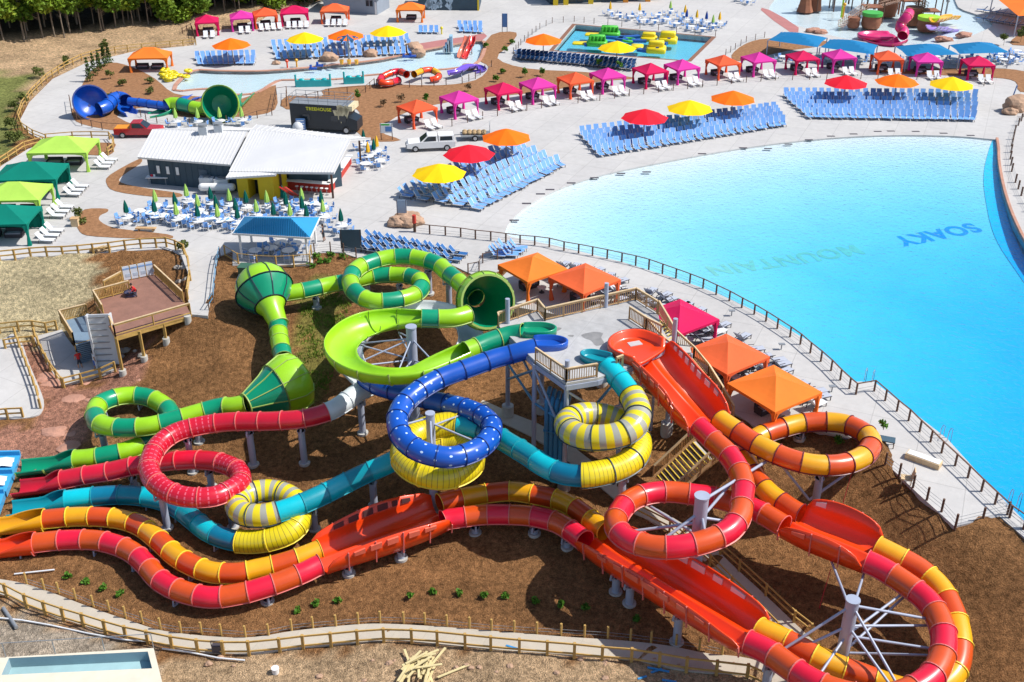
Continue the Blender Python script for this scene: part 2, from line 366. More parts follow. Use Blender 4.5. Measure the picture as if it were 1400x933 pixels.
# ------------------------------------------------------------------ wave pool: white beach floor that slopes down, real water above it
BEACH = PX([(690,319),(694,308),(706,294),(730,276),(765,258),(820,240),(900,223),(1000,205),(1100,192),(1200,185.5),(1300,186),(1361,191)], 0, 3, False)
def depth(x, y):
    d = distpoly(x, y, BEACH); return np.clip(.03 + .023 * d + .0006 * np.clip(d - 10, 0, 60) ** 2 * .52, 0, 2.9)
def poolfloor(x, y): return -.16 - depth(x, y)
gxx = np.arange(-6, 100, 1.0); gyy = np.arange(30, 136, 1.0)
GX, GY = np.meshgrid(gxx, gyy)
cxc = (GX[:-1, :-1] + .5).ravel(); cyc = (GY[:-1, :-1] + .5).ravel()
keep = inpoly(cxc, cyc, POOL) | (distpoly(cxc, cyc, POOL, True) < 1.0)
fl = poolfloor(GX.ravel(), GY.ravel()); nxx = len(gxx)
cells = [(j * nxx + i) for j in range(len(gyy) - 1) for i in range(nxx - 1)]
faces = [(c, c + 1, c + nxx + 1, c + nxx) for c, k in zip(cells, keep) if k]
PF = mat('pool_plaster', (.73, .73, .745), .5, .04, 3, spec=.2)
BLUEP = mat('pool_blue_paint', (.02, .60, .92), .5, .06, 6)
used = sorted({i for f in faces for i in f}); rm = {u: k for k, u in enumerate(used)}
vx = GX.ravel()[used]; vy = GY.ravel()[used]
fbot = MB(); fbot.add(list(zip(vx, vy, fl[used])), [tuple(rm[i] for i in f) for f in faces], PF, True); fbot.struct('wave_pool_floor')
def water_mat(name, absr, dens, tint=(1, 1, 1), spk=1.0):
    m = bpy.data.materials.new(name); m.use_nodes = True; n = m.node_tree.nodes; L = m.node_tree.links
    for q in list(n):
        if q.type != 'OUTPUT_MATERIAL': n.remove(q)
    o = n[0]; tr = n.new('ShaderNodeBsdfTransparent'); gl = n.new('ShaderNodeBsdfGlossy'); gl.inputs['Roughness'].default_value = .14
    tr.inputs[0].default_value = (*tint, 1)
    fr = n.new('ShaderNodeFresnel'); fr.inputs[0].default_value = 1.33; mx = n.new('ShaderNodeMixShader')
    ge = n.new('ShaderNodeNewGeometry'); sb = n.new('ShaderNodeMath'); sb.operation = 'SUBTRACT'; sb.inputs[0].default_value = 1; L.new(ge.outputs['Backfacing'], sb.inputs[1])
    ml = n.new('ShaderNodeMath'); ml.operation = 'MULTIPLY'; L.new(fr.outputs[0], ml.inputs[0]); L.new(sb.outputs[0], ml.inputs[1])   # only the outer side of the surface mirrors
    L.new(ml.outputs[0], mx.inputs[0]); L.new(tr.outputs[0], mx.inputs[1]); L.new(gl.outputs[0], mx.inputs[2]); L.new(mx.outputs[0], o.inputs[0])
    tc = n.new('ShaderNodeTexCoord'); no = n.new('ShaderNodeTexNoise'); no.inputs['Scale'].default_value = 2.2; no.inputs['Detail'].default_value = 3
    bp = n.new('ShaderNodeBump'); bp.inputs['Strength'].default_value = .75 * spk; bp.inputs['Distance'].default_value = .25
    L.new(tc.outputs['Object'], no.inputs[0]); L.new(no.outputs[0], bp.inputs['Height']); L.new(bp.outputs[0], gl.inputs['Normal']); L.new(bp.outputs[0], fr.inputs['Normal'])
    va = n.new('ShaderNodeVolumeAbsorption'); va.inputs[0].default_value = (*absr, 1); va.inputs[1].default_value = dens
    L.new(va.outputs[0], o.inputs['Volume']); return m
WATER = water_mat('pool_water', (.0, .827, .98), .75)
wt = MB(); nu = len(used)
tv = [(a, b_, -.13) for a, b_ in zip(vx, vy)]; bv = [(a, b_, c + .008) for a, b_, c in zip(vx, vy, fl[used])]
ff = [tuple(rm[i] for i in f) for f in faces]
ec = {}
for f in ff:
    for a, b_ in zip(f, f[1:] + f[:1]): ec[(a, b_)] = 1
side = [(a, b_) for a, b_ in ec if (b_, a) not in ec]
wt.add(tv + bv, ff + [tuple(i + nu for i in f[::-1]) for f in ff] + [(b_, a, a + nu, b_ + nu) for a, b_ in side], WATER)
wt.struct('wave_pool_water')
# blue painted gutter band along the curved right wall
wallpx = [(1361,191),(1363,205),(1364,225),(1371,262),(1386,305),(1412,350),(1470,410)]
innpx = [(1357,192),(1352,205),(1346,232),(1348,262),(1362,312),(1396,360),(1450,425)]
ga, gb = PX(wallpx, -.1, 5, False), PX(innpx, -.1, 5, False)
gbnd = MB()
def pfz(q): return float(poolfloor(np.array([q[0]]), np.array([q[1]]))[0])
K_ = len(ga); vv = []
for a, b_ in zip(ga, gb):
    vv += [(a[0], a[1], pfz(a) + .05), (b_[0], b_[1], pfz(b_) + .05)]
gbnd.add(vv, [(2 * i, 2 * i + 1, 2 * i + 3, 2 * i + 2) for i in range(K_ - 1)], BLUEP)
gbnd.struct('pool_gutter_floor')
# lettering on the pool floor
def text_mesh(body, size, m, name, place, parent=None, ext=0.0, sx=1.0):
    cu = bpy.data.curves.new(name + '_font', 'FONT'); cu.body = body; cu.size = size; cu.extrude = ext; cu.fill_mode = 'FRONT'; cu.align_x = 'CENTER'; cu.align_y = 'CENTER'; cu.space_character = 1.1; cu.offset = size * .035
    to = bpy.data.objects.new(name + '_font', cu); COL.objects.link(to)
    bpy.context.view_layer.update(); mh = bpy.data.meshes.new_from_object(to)
    vs = [place(v.co.x * sx, v.co.y, v.co.z) for v in mh.vertices]; fs = [tuple(p.vertices) for p in mh.polygons]
    bpy.data.objects.remove(to); b = MB(); b.add(vs, fs, m); return b.build(name, parent)
def floor_text(body, m, pa, pb, size, name):
    a, b_ = P(*pa, -.6), P(*pb, -.6); c = (a + b_) / 2; u = (b_ - a).normalized(); v = Vector((-u.y, u.x, 0))
    def pl(x, y, z):
        q = c + u * x + v * y; return (q.x, q.y, pfz(q) + .018)
    return text_mesh(body, size, m, name, pl)
LETB = mat('pool_letter_paint', (.0, .36, .72), .5, .06, 6)
t1 = floor_text('SOAKY', LETB, (1354,303), (1208,330), 2.9, 'floor_lettering')
TANP = mat('pool_tan_paint', (.74, .67, .50), .6, .1, 9)
t2 = floor_text('MOUNTAIN', TANP, (1188,334), (955,372), 2.9, 'floor_lettering')
for t_ in (t1, t2): t_['kind'] = 'structure'
# small pools
def small_pool(name, poly, d, absd, n_):
    f = MB(); sheet(f, poly, [], -d, PF); f.struct(name + '_floor')
    w = MB(); ww = water_mat(name + '_water', (.0, .78, .93), absd, spk=.35); n = len(poly)
    sheet(w, poly, [], -.1, ww); sheet(w, poly, [], -d + .01, ww)
    w.add([(p[0], p[1], -.1) for p in poly] + [(p[0], p[1], -d + .01) for p in poly], [(i, (i + 1) % n, n + (i + 1) % n, n + i) for i in range(n)], ww)
    o = w.struct(name + '_water'); bm = bmesh.new(); bm.from_mesh(o.data)
    bmesh.ops.remove_doubles(bm, verts=bm.verts, dist=1e-3); bmesh.ops.recalc_face_normals(bm, faces=bm.faces); bm.to_mesh(o.data); bm.free()
small_pool('kids_pool', kidpool, .4, .22, 0); small_pool('activity_pool', actpool, 1.0, .42, 1); small_pool('play_pool', playpool, .3, .2, 2)
COPE = mat('brown_coping', (.22, .10, .06), .8, .15, 30)
cb = MB(); 
for lp, w in ((actpool, .9),):
    n_ = len(lp); cc = sum((Vector(p) for p in lp), Vector((0, 0))) / n_
    outp = [tuple(cc + (Vector(p) - cc) * 1.06) for p in lp]; sheet(cb, outp, [lp], .012, COPE)
cb.struct('pool_coping')
# ------------------------------------------------------------------ slide materials
def glossy(name, col, amt=.11): return mat(name, col, .32, amt, 4, coat=.35)
def uvpat(name, col, col2, kind):
    m = bpy.data.materials.new(name); m.use_nodes = True; n = m.node_tree.nodes; L = m.node_tree.links
    b = n['Principled BSDF']; b.inputs['Roughness'].default_value = .3; b.inputs['Coat Weight'].default_value = .35
    uv = n.new('ShaderNodeUVMap'); sx = n.new('ShaderNodeSeparateXYZ'); L.new(uv.outputs[0], sx.inputs[0])
    def M(op, a, v=None, w=None):
        q = n.new('ShaderNodeMath'); q.operation = op
        for i, t in enumerate((a, v, w)):
            if t is None: continue
            if isinstance(t, (int, float)): q.inputs[i].default_value = t
            else: L.new(t, q.inputs[i])
        return q.outputs[0]
    u, v = sx.outputs[0], sx.outputs[1]
    if kind == 'stripe': f = M('GREATER_THAN', M('FRACT', M('MULTIPLY', u, 1 / .78)), .54)
    elif kind == 'thin': f = M('GREATER_THAN', M('FRACT', M('MULTIPLY', u, 1 / .26)), .86)
    elif kind == 'grid':
        a_ = M('GREATER_THAN', M('FRACT', M('MULTIPLY', u, 1 / .45)), .80); c_ = M('GREATER_THAN', M('FRACT', M('MULTIPLY', v, 14.0)), .35)
        f = M('MULTIPLY', M('MULTIPLY', a_, c_), .45)
    else:
        a_ = M('SUBTRACT', M('FRACT', M('MULTIPLY', u, 1 / .8)), .5); row = M('MULTIPLY', M('FLOOR', M('MULTIPLY', u, 1 / .8)), .5)
        c_ = M('SUBTRACT', M('FRACT', M('ADD', M('MULTIPLY', v, 7.0), row)), .5)
        d = M('ADD', M('MULTIPLY', a_, a_), M('MULTIPLY', M('MULTIPLY', c_, c_), .8)); f = M('LESS_THAN', d, .011)
    mx = n.new('ShaderNodeMix'); mx.data_type = 'RGBA'; L.new(f, mx.inputs[0]); mx.inputs[6].default_value = (*col, 1); mx.inputs[7].default_value = (*col2, 1)
    L.new(mx.outputs[2], b.inputs['Base Color']); return m
LIME = glossy('fibreglass_lime', (.30, .60, .012)); GREEN = glossy('fibreglass_green', (.0, .27, .135)); DGREEN = mat('fibreglass_deep_green', (.0, .21, .11), .35, .1, 5, coat=.2)
BLUE = glossy('fibreglass_blue', (.006, .085, .46)); BLUED = uvpat('fibreglass_blue_dots', (.006, .085, .46), (.55, .7, .9), 'dot')
WHITE = glossy('fibreglass_white', (.62, .66, .68)); RED = glossy('fibreglass_red', (.56, .008, .028)); REDG = uvpat('fibreglass_red_windows', (.56, .008, .028), (.85, .25, .35), 'grid')
CRIM = glossy('fibreglass_crimson', (.72, .008, .038)); ORBR = glossy('fibreglass_burnt_orange', (.62, .075, .008)); ORNG = glossy('fibreglass_orange', (.80, .055, .004), .07)
YELO = glossy('fibreglass_amber', (.78, .37, .006)); YEL = glossy('fibreglass_yellow', (.74, .60, .012)); YSTR = uvpat('fibreglass_yellow_bands', (.76, .62, .012), (.36, .36, .30), 'stripe'); YTHN = uvpat('fibreglass_yellow_ribs', (.72, .58, .012), (.33, .25, .02), 'thin')
TEAL = glossy('fibreglass_teal', (.0, .26, .33)); CYAN = glossy('fibreglass_cyan', (.0, .47, .56)); DTEAL = glossy('fibreglass_deep_teal', (.0, .17, .29))
FL = {}
def flm(name, c): FL[name] = mat('flange_' + name, c, .45, .05, 5); return FL[name]
flm('dark', (.03, .06, .08)); flm('blue', (.004, .03, .18)); flm('green', (.35, .48, .12)); flm('red', (.66, .16, .14)); flm('teal', (.01, .30, .36)); flm('yellow', (.80, .62, .05)); flm('dred', (.16, .02, .03)); flm('white', (.5, .53, .55))
STEEL = mat('painted_steel', (.36, .40, .50), .45, .08, 8, metal=.1); STEELD = mat('painted_steel_blue', (.10, .27, .42), .5, .1, 8)
CONCF = mat('footing_concrete', (.45, .44, .41), .9, .15, 20)
# ------------------------------------------------------------------ sweeping
class Path:
    def __init__(s, pts, fillz=True, sub=14):
        zs = [p[2] if len(p) > 2 else None for p in pts]; d = [0]
        for a, b in zip(pts[:-1], pts[1:]): d.append(d[-1] + math.hypot(b[0] - a[0], (b[1] - a[1]) * 1.7) + 1e-3)
        k = [i for i, z in enumerate(zs) if z is not None]
        zs = list(np.interp(d, [d[i] for i in k], [zs[i] for i in k]))
        w = [np.array(P(p[0], p[1], z)) for p, z in zip(pts, zs)]; n = len(w); out = []; mark = []
        for i in range(n - 1):
            p0, p1, p2, p3 = w[max(i - 1, 0)], w[i], w[i + 1], w[min(i + 2, n - 1)]
            mark.append(len(out))
            for j in range(sub):
                t = j / sub
                out.append(.5 * ((2 * p1) + (-p0 + p2) * t + (2 * p0 - 5 * p1 + 4 * p2 - p3) * t * t + (-p0 + 3 * p1 - 3 * p2 + p3) * t ** 3))
        mark.append(len(out)); out.append(w[-1]); q = np.array(out)
        for _ in range(6): q[1:-1] = .25 * q[:-2] + .5 * q[1:-1] + .25 * q[2:]   # takes out pixel-picking kinks
        s.q = q; s.cum = np.concatenate([[0], np.cumsum(np.linalg.norm(np.diff(q, axis=0), axis=1))]); s.at = [s.cum[m] for m in mark]; s.L = s.cum[-1]
    def pos(s, a): return Vector([float(np.interp(a, s.cum, s.q[:, k])) for k in range(3)])
    def fr(s, a):
        t = (s.pos(min(a + .45, s.L)) - s.pos(max(a - .45, 0))).normalized(); n = t.cross(Vector((0, 0, 1))).normalized(); return s.pos(a), t, n, n.cross(t)
    def z(s, a): return s.pos(a).z
def tube_piece(name, path, a0, a1, r, m, seam, parent, step=.36, r1=None, org=None):
    k = max(2, int((a1 - a0) / step) + 1); n = 20; b = MB(); vs = []; uv = []
    r1 = r if r1 is None else r1
    for i in range(k + 1):
        a = a0 + (a1 - a0) * i / k; p, t, nn, u = path.fr(a); rr = r + (r1 - r) * i / k
        for j in range(n + 1):
            w = 2 * math.pi * j / n; vs.append(p + nn * (rr * math.sin(w)) - u * (rr * math.cos(w))); uv.append((a, j / n))
    b.add(vs, [(i * (n + 1) + j, i * (n + 1) + j + 1, (i + 1) * (n + 1) + j + 1, (i + 1) * (n + 1) + j) for i in range(k) for j in range(n)], m, True, uv)
    # joint flanges and the two longitudinal bolt seams
    for a, e, rb in ((a0, 1, r), (a1, -1, r1)):
        p, t, nn, u = path.fr(a); vs = []
        for off, rr in ((0, rb - .005), (0, rb + .06), (.032 * e, rb + .06), (.032 * e, rb - .005)):
            for j in range(n):
                w = 2 * math.pi * j / n; vs.append(p + t * off + nn * (rr * math.sin(w)) - u * (rr * math.cos(w)))
        b.add(vs, [(q * n + j, q * n + (j + 1) % n, (q + 1) * n + (j + 1) % n, (q + 1) * n + j) for q in range(3) for j in range(n)], seam, False)
    for sd in (-1, 1):
        vs = []
        for i in range(k + 1):
            a = a0 + (a1 - a0) * i / k; p, t, nn, u = path.fr(a); rr = r + (r1 - r) * i / k
            w = R(62) * sd; d = nn * math.sin(w) - u * math.cos(w); e = nn * math.cos(w) + u * math.sin(w)
            vs += [p + d * (rr - .01) + e * .022, p + d * (rr + .06) + e * .018, p + d * (rr + .06) - e * .018, p + d * (rr - .01) - e * .022]
        b.add(vs, [(i * 4 + q, i * 4 + q + 1, i * 4 + q + 5, i * 4 + q + 4) for i in range(k) for q in range(3)], seam)
    return b.build(name, parent)
def tube_run(path, a0, a1, r, cols, seam, parent, ln=1.62, k0=0, name='tube_section'):
    n = max(1, round((a1 - a0) / ln))
    for i in range(n):
        x, y = a0 + (a1 - a0) * i / n, a0 + (a1 - a0) * (i + 1) / n
        tube_piece(name, path, x, y, r(0.5 * (x + y)) if callable(r) else r, cols[(i + k0) % len(cols)], seam, parent)
    return n + k0
def open_run(path, a0, a1, prof, m, seam, parent, name='open_trough', ln=1.9, step=.3):
    """prof(t) -> list of (side, up) along the inner face from left lip to right lip; solid shell .06 thick"""
    n = max(1, round((a1 - a0) / ln)); th = .07
    for s_ in range(n):
        x, y = a0 + (a1 - a0) * s_ / n, a0 + (a1 - a0) * (s_ + 1) / n; k = max(2, int((y - x) / step)); b = MB(); vs = []
        for i in range(k + 1):
            a = x + (y - x) * i / k; p, t, nn, u = path.fr(a); pr = prof((a - a0) / (a1 - a0)); q = len(pr); outp = []
            for j in range(q):
                d0 = pr[max(j - 1, 0)]; d1 = pr[min(j + 1, q - 1)]; dx, dz = d1[0] - d0[0], d1[1] - d0[1]; l = math.hypot(dx, dz) + 1e-9
                outp.append((pr[j][0] + dz / l * th, pr[j][1] - dx / l * th))
            ring = list(pr) + outp[::-1]
            vs += [p + nn * c + u * d for c, d in ring]
        w = len(ring); q = len(pr)
        b.add(vs, [(i * w + j, (i + 1) * w + j, (i + 1) * w + (j + 1) % w, i * w + (j + 1) % w) for i in range(k) for j in range(w)], m, True)
        b.add(vs, [tuple(range(w)), tuple(range(k * w + w - 1, k * w - 1, -1))], m)
        for i in (0, k):   # joint rib on the outside
            p, t, nn, u = path.fr(x + (y - x) * i / k); e = .05 if i == 0 else -.05
            o1 = [p + nn * c + u * d for c, d in outp]
            pr2 = [(c + (c - pr[j][0]) * 1.0, d + (d - pr[j][1]) * 1.0) for j, (c, d) in enumerate(outp)]
            o2 = [p + nn * c + u * d for c, d in pr2]
            vv = o1 + o2 + [v + t * e for v in o2] + [v + t * e for v in o1]
            b.add(vv, [(g * q + j, g * q + j + 1, (g + 1) * q + j + 1, (g + 1) * q + j) for g in range(3) for j in range(q - 1)], seam)
        b.build(name, parent)
def arc(r, lo, hi, n=14, rx=None):
    rx = rx or r
    return lambda t: [((rx * math.sin(R(a))), -r * math.cos(R(a))) for a in [lo + (hi - lo) * i / n for i in range(n + 1)]]
def column(parent, p, top, r=.26, foot=True, name='support_column'):
    g = tz(p.x, p.y); g = 0 if (g > -.05) else g
    if top - g < .25: return
    b = MB(); b.cyl((p.x, p.y, g - .1), (p.x, p.y, top), r, STEEL, n=14)
    if foot: b.cyl((p.x, p.y, g - .1), (p.x, p.y, g + .12), r * 1.7, CONCF, n=14)
    b.cyl((p.x, p.y, top - .06), (p.x, p.y, top), r * 1.25, STEEL, n=14)
    b.build(name, parent)
REQ = []
def cols_at(path, parent, arcs, r=.7, rc=.26): REQ.append((path, parent, arcs, r, rc))
def clear(p, paths):
    """true when a column straight down from p meets no lower slide"""
    for q in paths:
        m = (q.q[:, 2] < p.z - 1.3) & (np.hypot(q.q[:, 0] - p.x, q.q[:, 1] - p.y) < 1.15)
        if m.any(): return False
    return True
def cols_now(path, parent, arcs, r, rc, paths):
    for a in arcs:
        for da in (0, .8, -.8, 1.6, -1.6, 2.4, -2.4, 3.2, -3.2, None):
            if da is None or clear(path.pos(min(max(a + da, 0), path.L)), paths): break
        if da is None: continue
        a = min(max(a + da, 0), path.L)
        p, t, n_, u = path.fr(a)
        column(parent, p, p.z - r - .28, rc)
        b = MB()   # saddle cradle that carries the tube
        q = p - Vector((0, 0, 1)) * (r + .26)
        b.beam(q - n_ * .55, q + n_ * .55, .14, .16, STEEL)
        for s_ in (-1, 1): b.beam(q + n_ * .55 * s_, p + n_ * (r * .72) * s_ - u * (r * .74), .1, .1, STEEL)
        b.build('saddle_bracket', parent)
def proj(p):
    d = Vector(p) - Vector((0, 0, CAMH)); f = d.y * CP - d.z * SP; return 700 + F * d.x / f, 466.5 - F * (d.y * SP + d.z * CP) / f
def near_arc(path, px, py, a0=0, a1=1e9):
    """arclength of the path point that lies closest to pixel (px,py), for placing a support under it"""
    best = (1e9, 0)
    for a in np.arange(max(0, a0), min(path.L, a1), .25):
        p = path.pos(a); d = p - Vector((0, 0, CAMH)); f = d.y * CP - d.z * SP; x = 700 + F * d.x / f; y = 466.5 - F * (d.y * SP + d.z * CP) / f
        e = math.hypot(x - px, y - py)
        if e < best[0]: best = (e, a)
    return best[1]
def tub(parent, c, ang, m, lx=1.45, ly=.95, h=.6, name='entry_tub', opens=1):
    """oval starting basin with a rolled rim"""
    b = MB(); n = 28; vs = []; M = Matrix.Rotation(ang, 3, 'Z')
    pr = [(.0, .12), (.72, .12), (.86, .2), (.90, h), (.97, h + .05), (1.03, h), (1.02, .0), (0, 0)]
    for f, z in pr:
        for i in range(n):
            w = 2 * math.pi * i / n; zz = z; cw, sw = math.cos(w), math.sin(w)
            if cw > 0: cw, sw = cw ** .45, math.copysign(abs(sw) ** .45, sw)   # straight arms that run into the tube, round at the back
            if math.cos(w) > .72 and z > .2: zz = .2
            vs.append(Vector(c) + M @ Vector((lx * f * cw, ly * f * sw, zz)))
    b.add(vs, [(j * n + i, j * n + (i + 1) % n, (j + 1) * n + (i + 1) % n, (j + 1) * n + i) for j in range(len(pr) - 1) for i in range(n)], m, True)
    b.build(name, parent)
def shell(parent, name, o, d, prof, m, seam=None, n=28, ribs=0, th=.07):
    """thick surface of revolution; prof: (along, radius)"""
    b = MB(); b.lathe(o, d, prof, m, n); b.lathe(o, d, [(a, r - th) for a, r in prof[::-1]], m, n)
    if seam:
        for a, r in (prof[0], prof[-1]): b.lathe(o, d, [(a - .04, r - th), (a - .04, r + .1), (a + .04, r + .1), (a + .04, r - th)], seam, n, smooth=False)
    if ribs:
        dv = Vector(d).normalized(); x = dv.cross(Vector((0, 0, 1)) if abs(dv.z) < .95 else Vector((0, 1, 0))).normalized(); y = x.cross(dv)
        for i in range(ribs):
            w = 2 * math.pi * (i + .5) / ribs; e = x * math.cos(w) + y * math.sin(w)
            for (a0, r0), (a1, r1) in zip(prof[:-1], prof[1:]):
                b.beam(Vector(o) + dv * a0 + e * (r0 + .02), Vector(o) + dv * a1 + e * (r1 + .02), .07, .09, seam, up=e)
    return b.build(name, parent)
# ================================================================== GREEN raft slide with funnels
gpts = [(716,456,4.95),(696.4,459,4.7),(665.7,469),(651.6,475),(637,481,4.3),(606.8,492),(571,503),(536,506.5),(500.7,502),(474,489),(467,470),(482,452),(506,441),(536,436),(562,435.5),(576,435.5,3.3),(599.7,436),(622,435),(640,430,3.1)]
gsl = thing('green_raft_slide', 'green and lime tube slide with a wide funnel mouth and an open lime trough', 'water slide', P(716, 456, 4.95))
gp = Path(gpts); tub(gsl, P(736, 456, 5.0), R(180), GREEN, 1.3, .78, .5)
tube_run(gp, 0, gp.at[3], .72, [GREEN], FL['green'], gsl, 1.7)
tube_run(gp, gp.at[3], gp.at[4], .72, [LIME], FL['green'], gsl, 1.7)
def trough_prof(t):
    o = min(1, t * 5, (1 - t) * 5); W = .72 + .50 * o; hl = 60 + 50 * (1 - o); hr = 106 + 4 * (1 - o)   # outer wall is the high one (right side of travel turns)
    return [(W * math.sin(R(a)), -(.72 + .28 * o) * math.cos(R(a))) for a in [-hr + (hr + hl) * i / 16 for i in range(17)]]
def trough_prof_l(t): return [(-x, z) for x, z in trough_prof(t)][::-1]
open_run(gp, gp.at[4], gp.at[15], lambda t: [(x, z + .1) for x, z in trough_prof(t)], LIME, FL['green'], gsl)
tube_run(gp, gp.at[15], gp.at[16], .74, [GREEN], FL['green'], gsl, 1.9)
tube_run(gp, gp.at[16], gp.L, .74, [LIME, LIME], FL['green'], gsl, 1.9)
# wide funnel with the open mouth
fo = P(665, 412, 3.4); fd = Vector((-.26, .88, -.36)).normalized()
prof = [(-.55, 2.12), (-.1, 2.3), (.35, 2.34)]
shell(gsl, 'funnel_rim', fo, fd, prof, LIME, FL['green'], ribs=14)
shell(gsl, 'funnel_cone', fo, fd, [(.35, 2.34), (1.2, 2.1), (2.4, 1.45), (3.5, .85)], DGREEN, FL['green'], ribs=10)
sp = MB(); sp.lathe(fo, fd, [(.3, 2.2), (1.2, 1.98), (2.4, 1.35), (3.5, .76)], GREEN, 28); sp.build('funnel_lining', gsl)
fe = fo + fd * 3.45
fend = fe
# exit pixel of the narrow end is close to (630,392)
up = [None,(626,384,2.3),(611,372,2.35),(599.7,362,2.45),(580.9,355.3),(557.3,351,2.5),(533.7,352),(510,357.7),(491.3,365.5),(480.5,377,2.25),(481,393),(494,406),(514,412.5,1.9),(547.9,409.5),(570,401),(577,389,1.6),(567.9,380),(547.9,376.5,1.35),(524,376.5),(505,379),(484,384,1.1),(465,387),(449,390,.95),(428,395,.95),(408,399,.95),(388,402,.95)]
up[0] = (*proj(fe + fd * .1), (fe + fd * .1).z); gq = Path(up); tube_run(gq, 0, gq.L, .72, [GREEN, LIME], FL['green'], gsl, 1.62)
# hourglass of two funnels
o1, e1 = P(361, 397, 1.6), P(381, 444, -.1); d1 = (e1 - o1).normalized(); l1 = (e1 - o1).length
shell(gsl, 'funnel_cap', o1, d1, [(-2.3, .3), (-2.15, 1.0), (-1.65, 1.75), (-.9, 2.25), (.1, 2.45)], LIME, FL['dark'], ribs=9)
shell(gsl, 'funnel_cone', o1, d1, [(.1, 2.45), (.8, 2.1), (1.7, 1.3)], GREEN, FL['dark'], ribs=9)
shell(gsl, 'funnel_neck', o1, d1, [(1.7, 1.3), (2.3, .95), (l1, .76)], LIME, FL['green'])
gm_ = Path([(380,443,-.08),(381,455,-.2),(383,470,-.3),(386,484,-.5),(388,492,-.55)]); tube_run(gm_, 0, gm_.L, .74, [GREEN, LIME, LIME], FL['green'], gsl, 1.35)
o2, e2 = P(404, 521, -.9), P(331, 555, -1.3); d2 = (e2 - o2).normalized(); l2 = (e2 - o2).length
shell(gsl, 'funnel_cap', o2, d2, [(-.9, .3), (-.78, 1.4), (-.35, 2.15), (.5, 2.35), (1.75, 2.0)], LIME, FL['green'], ribs=9)
shell(gsl, 'funnel_cone', o2, d2, [(1.75, 2.0), (2.6, 1.5), (l2 - .35, .78)], GREEN, FL['green'], ribs=9)
low = [(337,552,-1.3),(318,556,-1.5),(300,557,-1.65),(268,566,-1.9),(233,576,-2.1),(200.5,583.5,-2.25),(160.5,585),(136,579,-2.5),(129.5,566),(136,553,-2.75),(155.5,544.5),(177,541,-2.95),(201,543),(221,552),(233,565,-3.3),(231,579,-3.45),(219,592),(201,604,-3.75),(180.5,614),(158,620.5),(125,626.5,-4.1),(103,628.5,-4.2),(80,631),(50,634,-4.5),(24,637,-4.6)]
gl_ = Path(low); tube_run(gl_, 0, gl_.at[21], .72, [LIME, GREEN], FL['green'], gsl, 1.62)
def outrun(t): return [(.74 * math.sin(R(a)) * (1 + .12 * t), -.72 * math.cos(R(a)) * (1 if abs(a) < 90 else 1)) for a in [-(150 - 62 * min(1, t * 2.2)) + 2 * (150 - 62 * min(1, t * 2.2)) * i / 16 for i in range(17)]]
open_run(gl_, gl_.at[21], gl_.L, outrun, GREEN, FL['green'], gsl, 'exit_trough', 2.5)
for x, y in ((500,362),(585,358),(612,374)): cols_at(gq, gsl, [near_arc(gq, x, y, 0, gq.at[9])])
cols_at(gq, gsl, [near_arc(gq, 430, 396, gq.at[20])]); cols_at(gq, gsl, [near_arc(gq, 545, 377, gq.at[15])])
for x, y in ((135,556),(135,580),(192,543)): cols_at(gl_, gsl, [near_arc(gl_, x, y, gl_.at[6], gl_.at[15])])
cols_at(gl_, gsl, [near_arc(gl_, 265, 567, 0, gl_.at[5]), near_arc(gl_, 160, 620, gl_.at[17])])
def mast(parent, base, ztop, r, arms, rb=.075, name='mast'):
    g = min(tz(base.x, base.y), 0); b = MB(); b.cyl((base.x, base.y, g - .2), (base.x, base.y, ztop), r, STEEL, n=16); b.cyl((base.x, base.y, ztop - .08), (base.x, base.y, ztop + .03), r * 1.12, STEEL, n=16)
    b.cyl((base.x, base.y, g - .2), (base.x, base.y, g + .15), r * 1.8, CONCF, n=16); b.build('support_mast', parent)
    for (h0, tgt) in arms:
        b = MB(); b.cyl((base.x, base.y, h0), tgt, rb, STEEL, n=7); b.build('mast_arm', parent)
mp_ = P(562, 505, 0); gc = P(562, 450, 4.7); mast(gsl, gc, 4.9, .38, [])
for i, a in enumerate((gp.at[5], gp.at[7], gp.at[9] + .5, gp.at[11], gp.at[13] + .4, gp.at[14])):
    for h0, dz in ((3.9, -1.08), (2.1, -1.12)):
        b = MB(); p = gp.pos(a); p = p + (Vector((gc.x, gc.y, p.z)) - p) * .06; b.cyl((gc.x, gc.y, h0), (p.x, p.y, p.z + dz), .06, STEEL, n=7); b.build('mast_arm', gsl)
# ================================================================== BLUE > WHITE > RED body slide
bpts = [(733,476,5.0),(720,479,4.9),(694,486,4.6),(675,491),(650,500),(632,506.5),(600,518.5),(570,536,3.8),(551,553.5),(543,573.5),(547.5,594),(565,612,3.0),(590,622.5),(620,625.5,2.6),(650,616),(669,599),(672,581,2.1),(656,566.5),(632.5,557.5),(610,552,1.6),(587.5,547),(562.5,541),(540,535),(520,529,1.3),
 (500,517,1.2),(484,500),(478,478,1.05),(490,455),(515,435,.95),(545,423),(580,417,.8),(615,424),(640,444,.65),(642,470),(620,492,.5),(590,503),(560,510,.35),(525,520),(508,528),(490,536,.2),(470,551),(447,564,-.2),(412.7,573),(375,576,-.6),(351,576.5),(313,577),(276,582,-1.0),(242,591),(219,606,-1.3),(206,626),(204.5,646,-1.6),(220.5,666),(250.6,679,-1.95),(288,680),(311,672,-2.15),(329,659),(325,643,-2.4),(301,632.5),(273,629,-2.7),(240.6,630),(208,634,-3.2),(180,638),(150,645),(113,651,-4.1),(90,655.5),(62,660),(20,665,-4.8)]
bsl = thing('blue_white_red_slide', 'tube slide that starts as a blue dotted coil, turns white, then red', 'water slide', P(733, 476, 5))
bp_ = Path(bpts); tub(bsl, P(751, 474, 4.98), R(180), BLUE, 1.3, .8, .5)
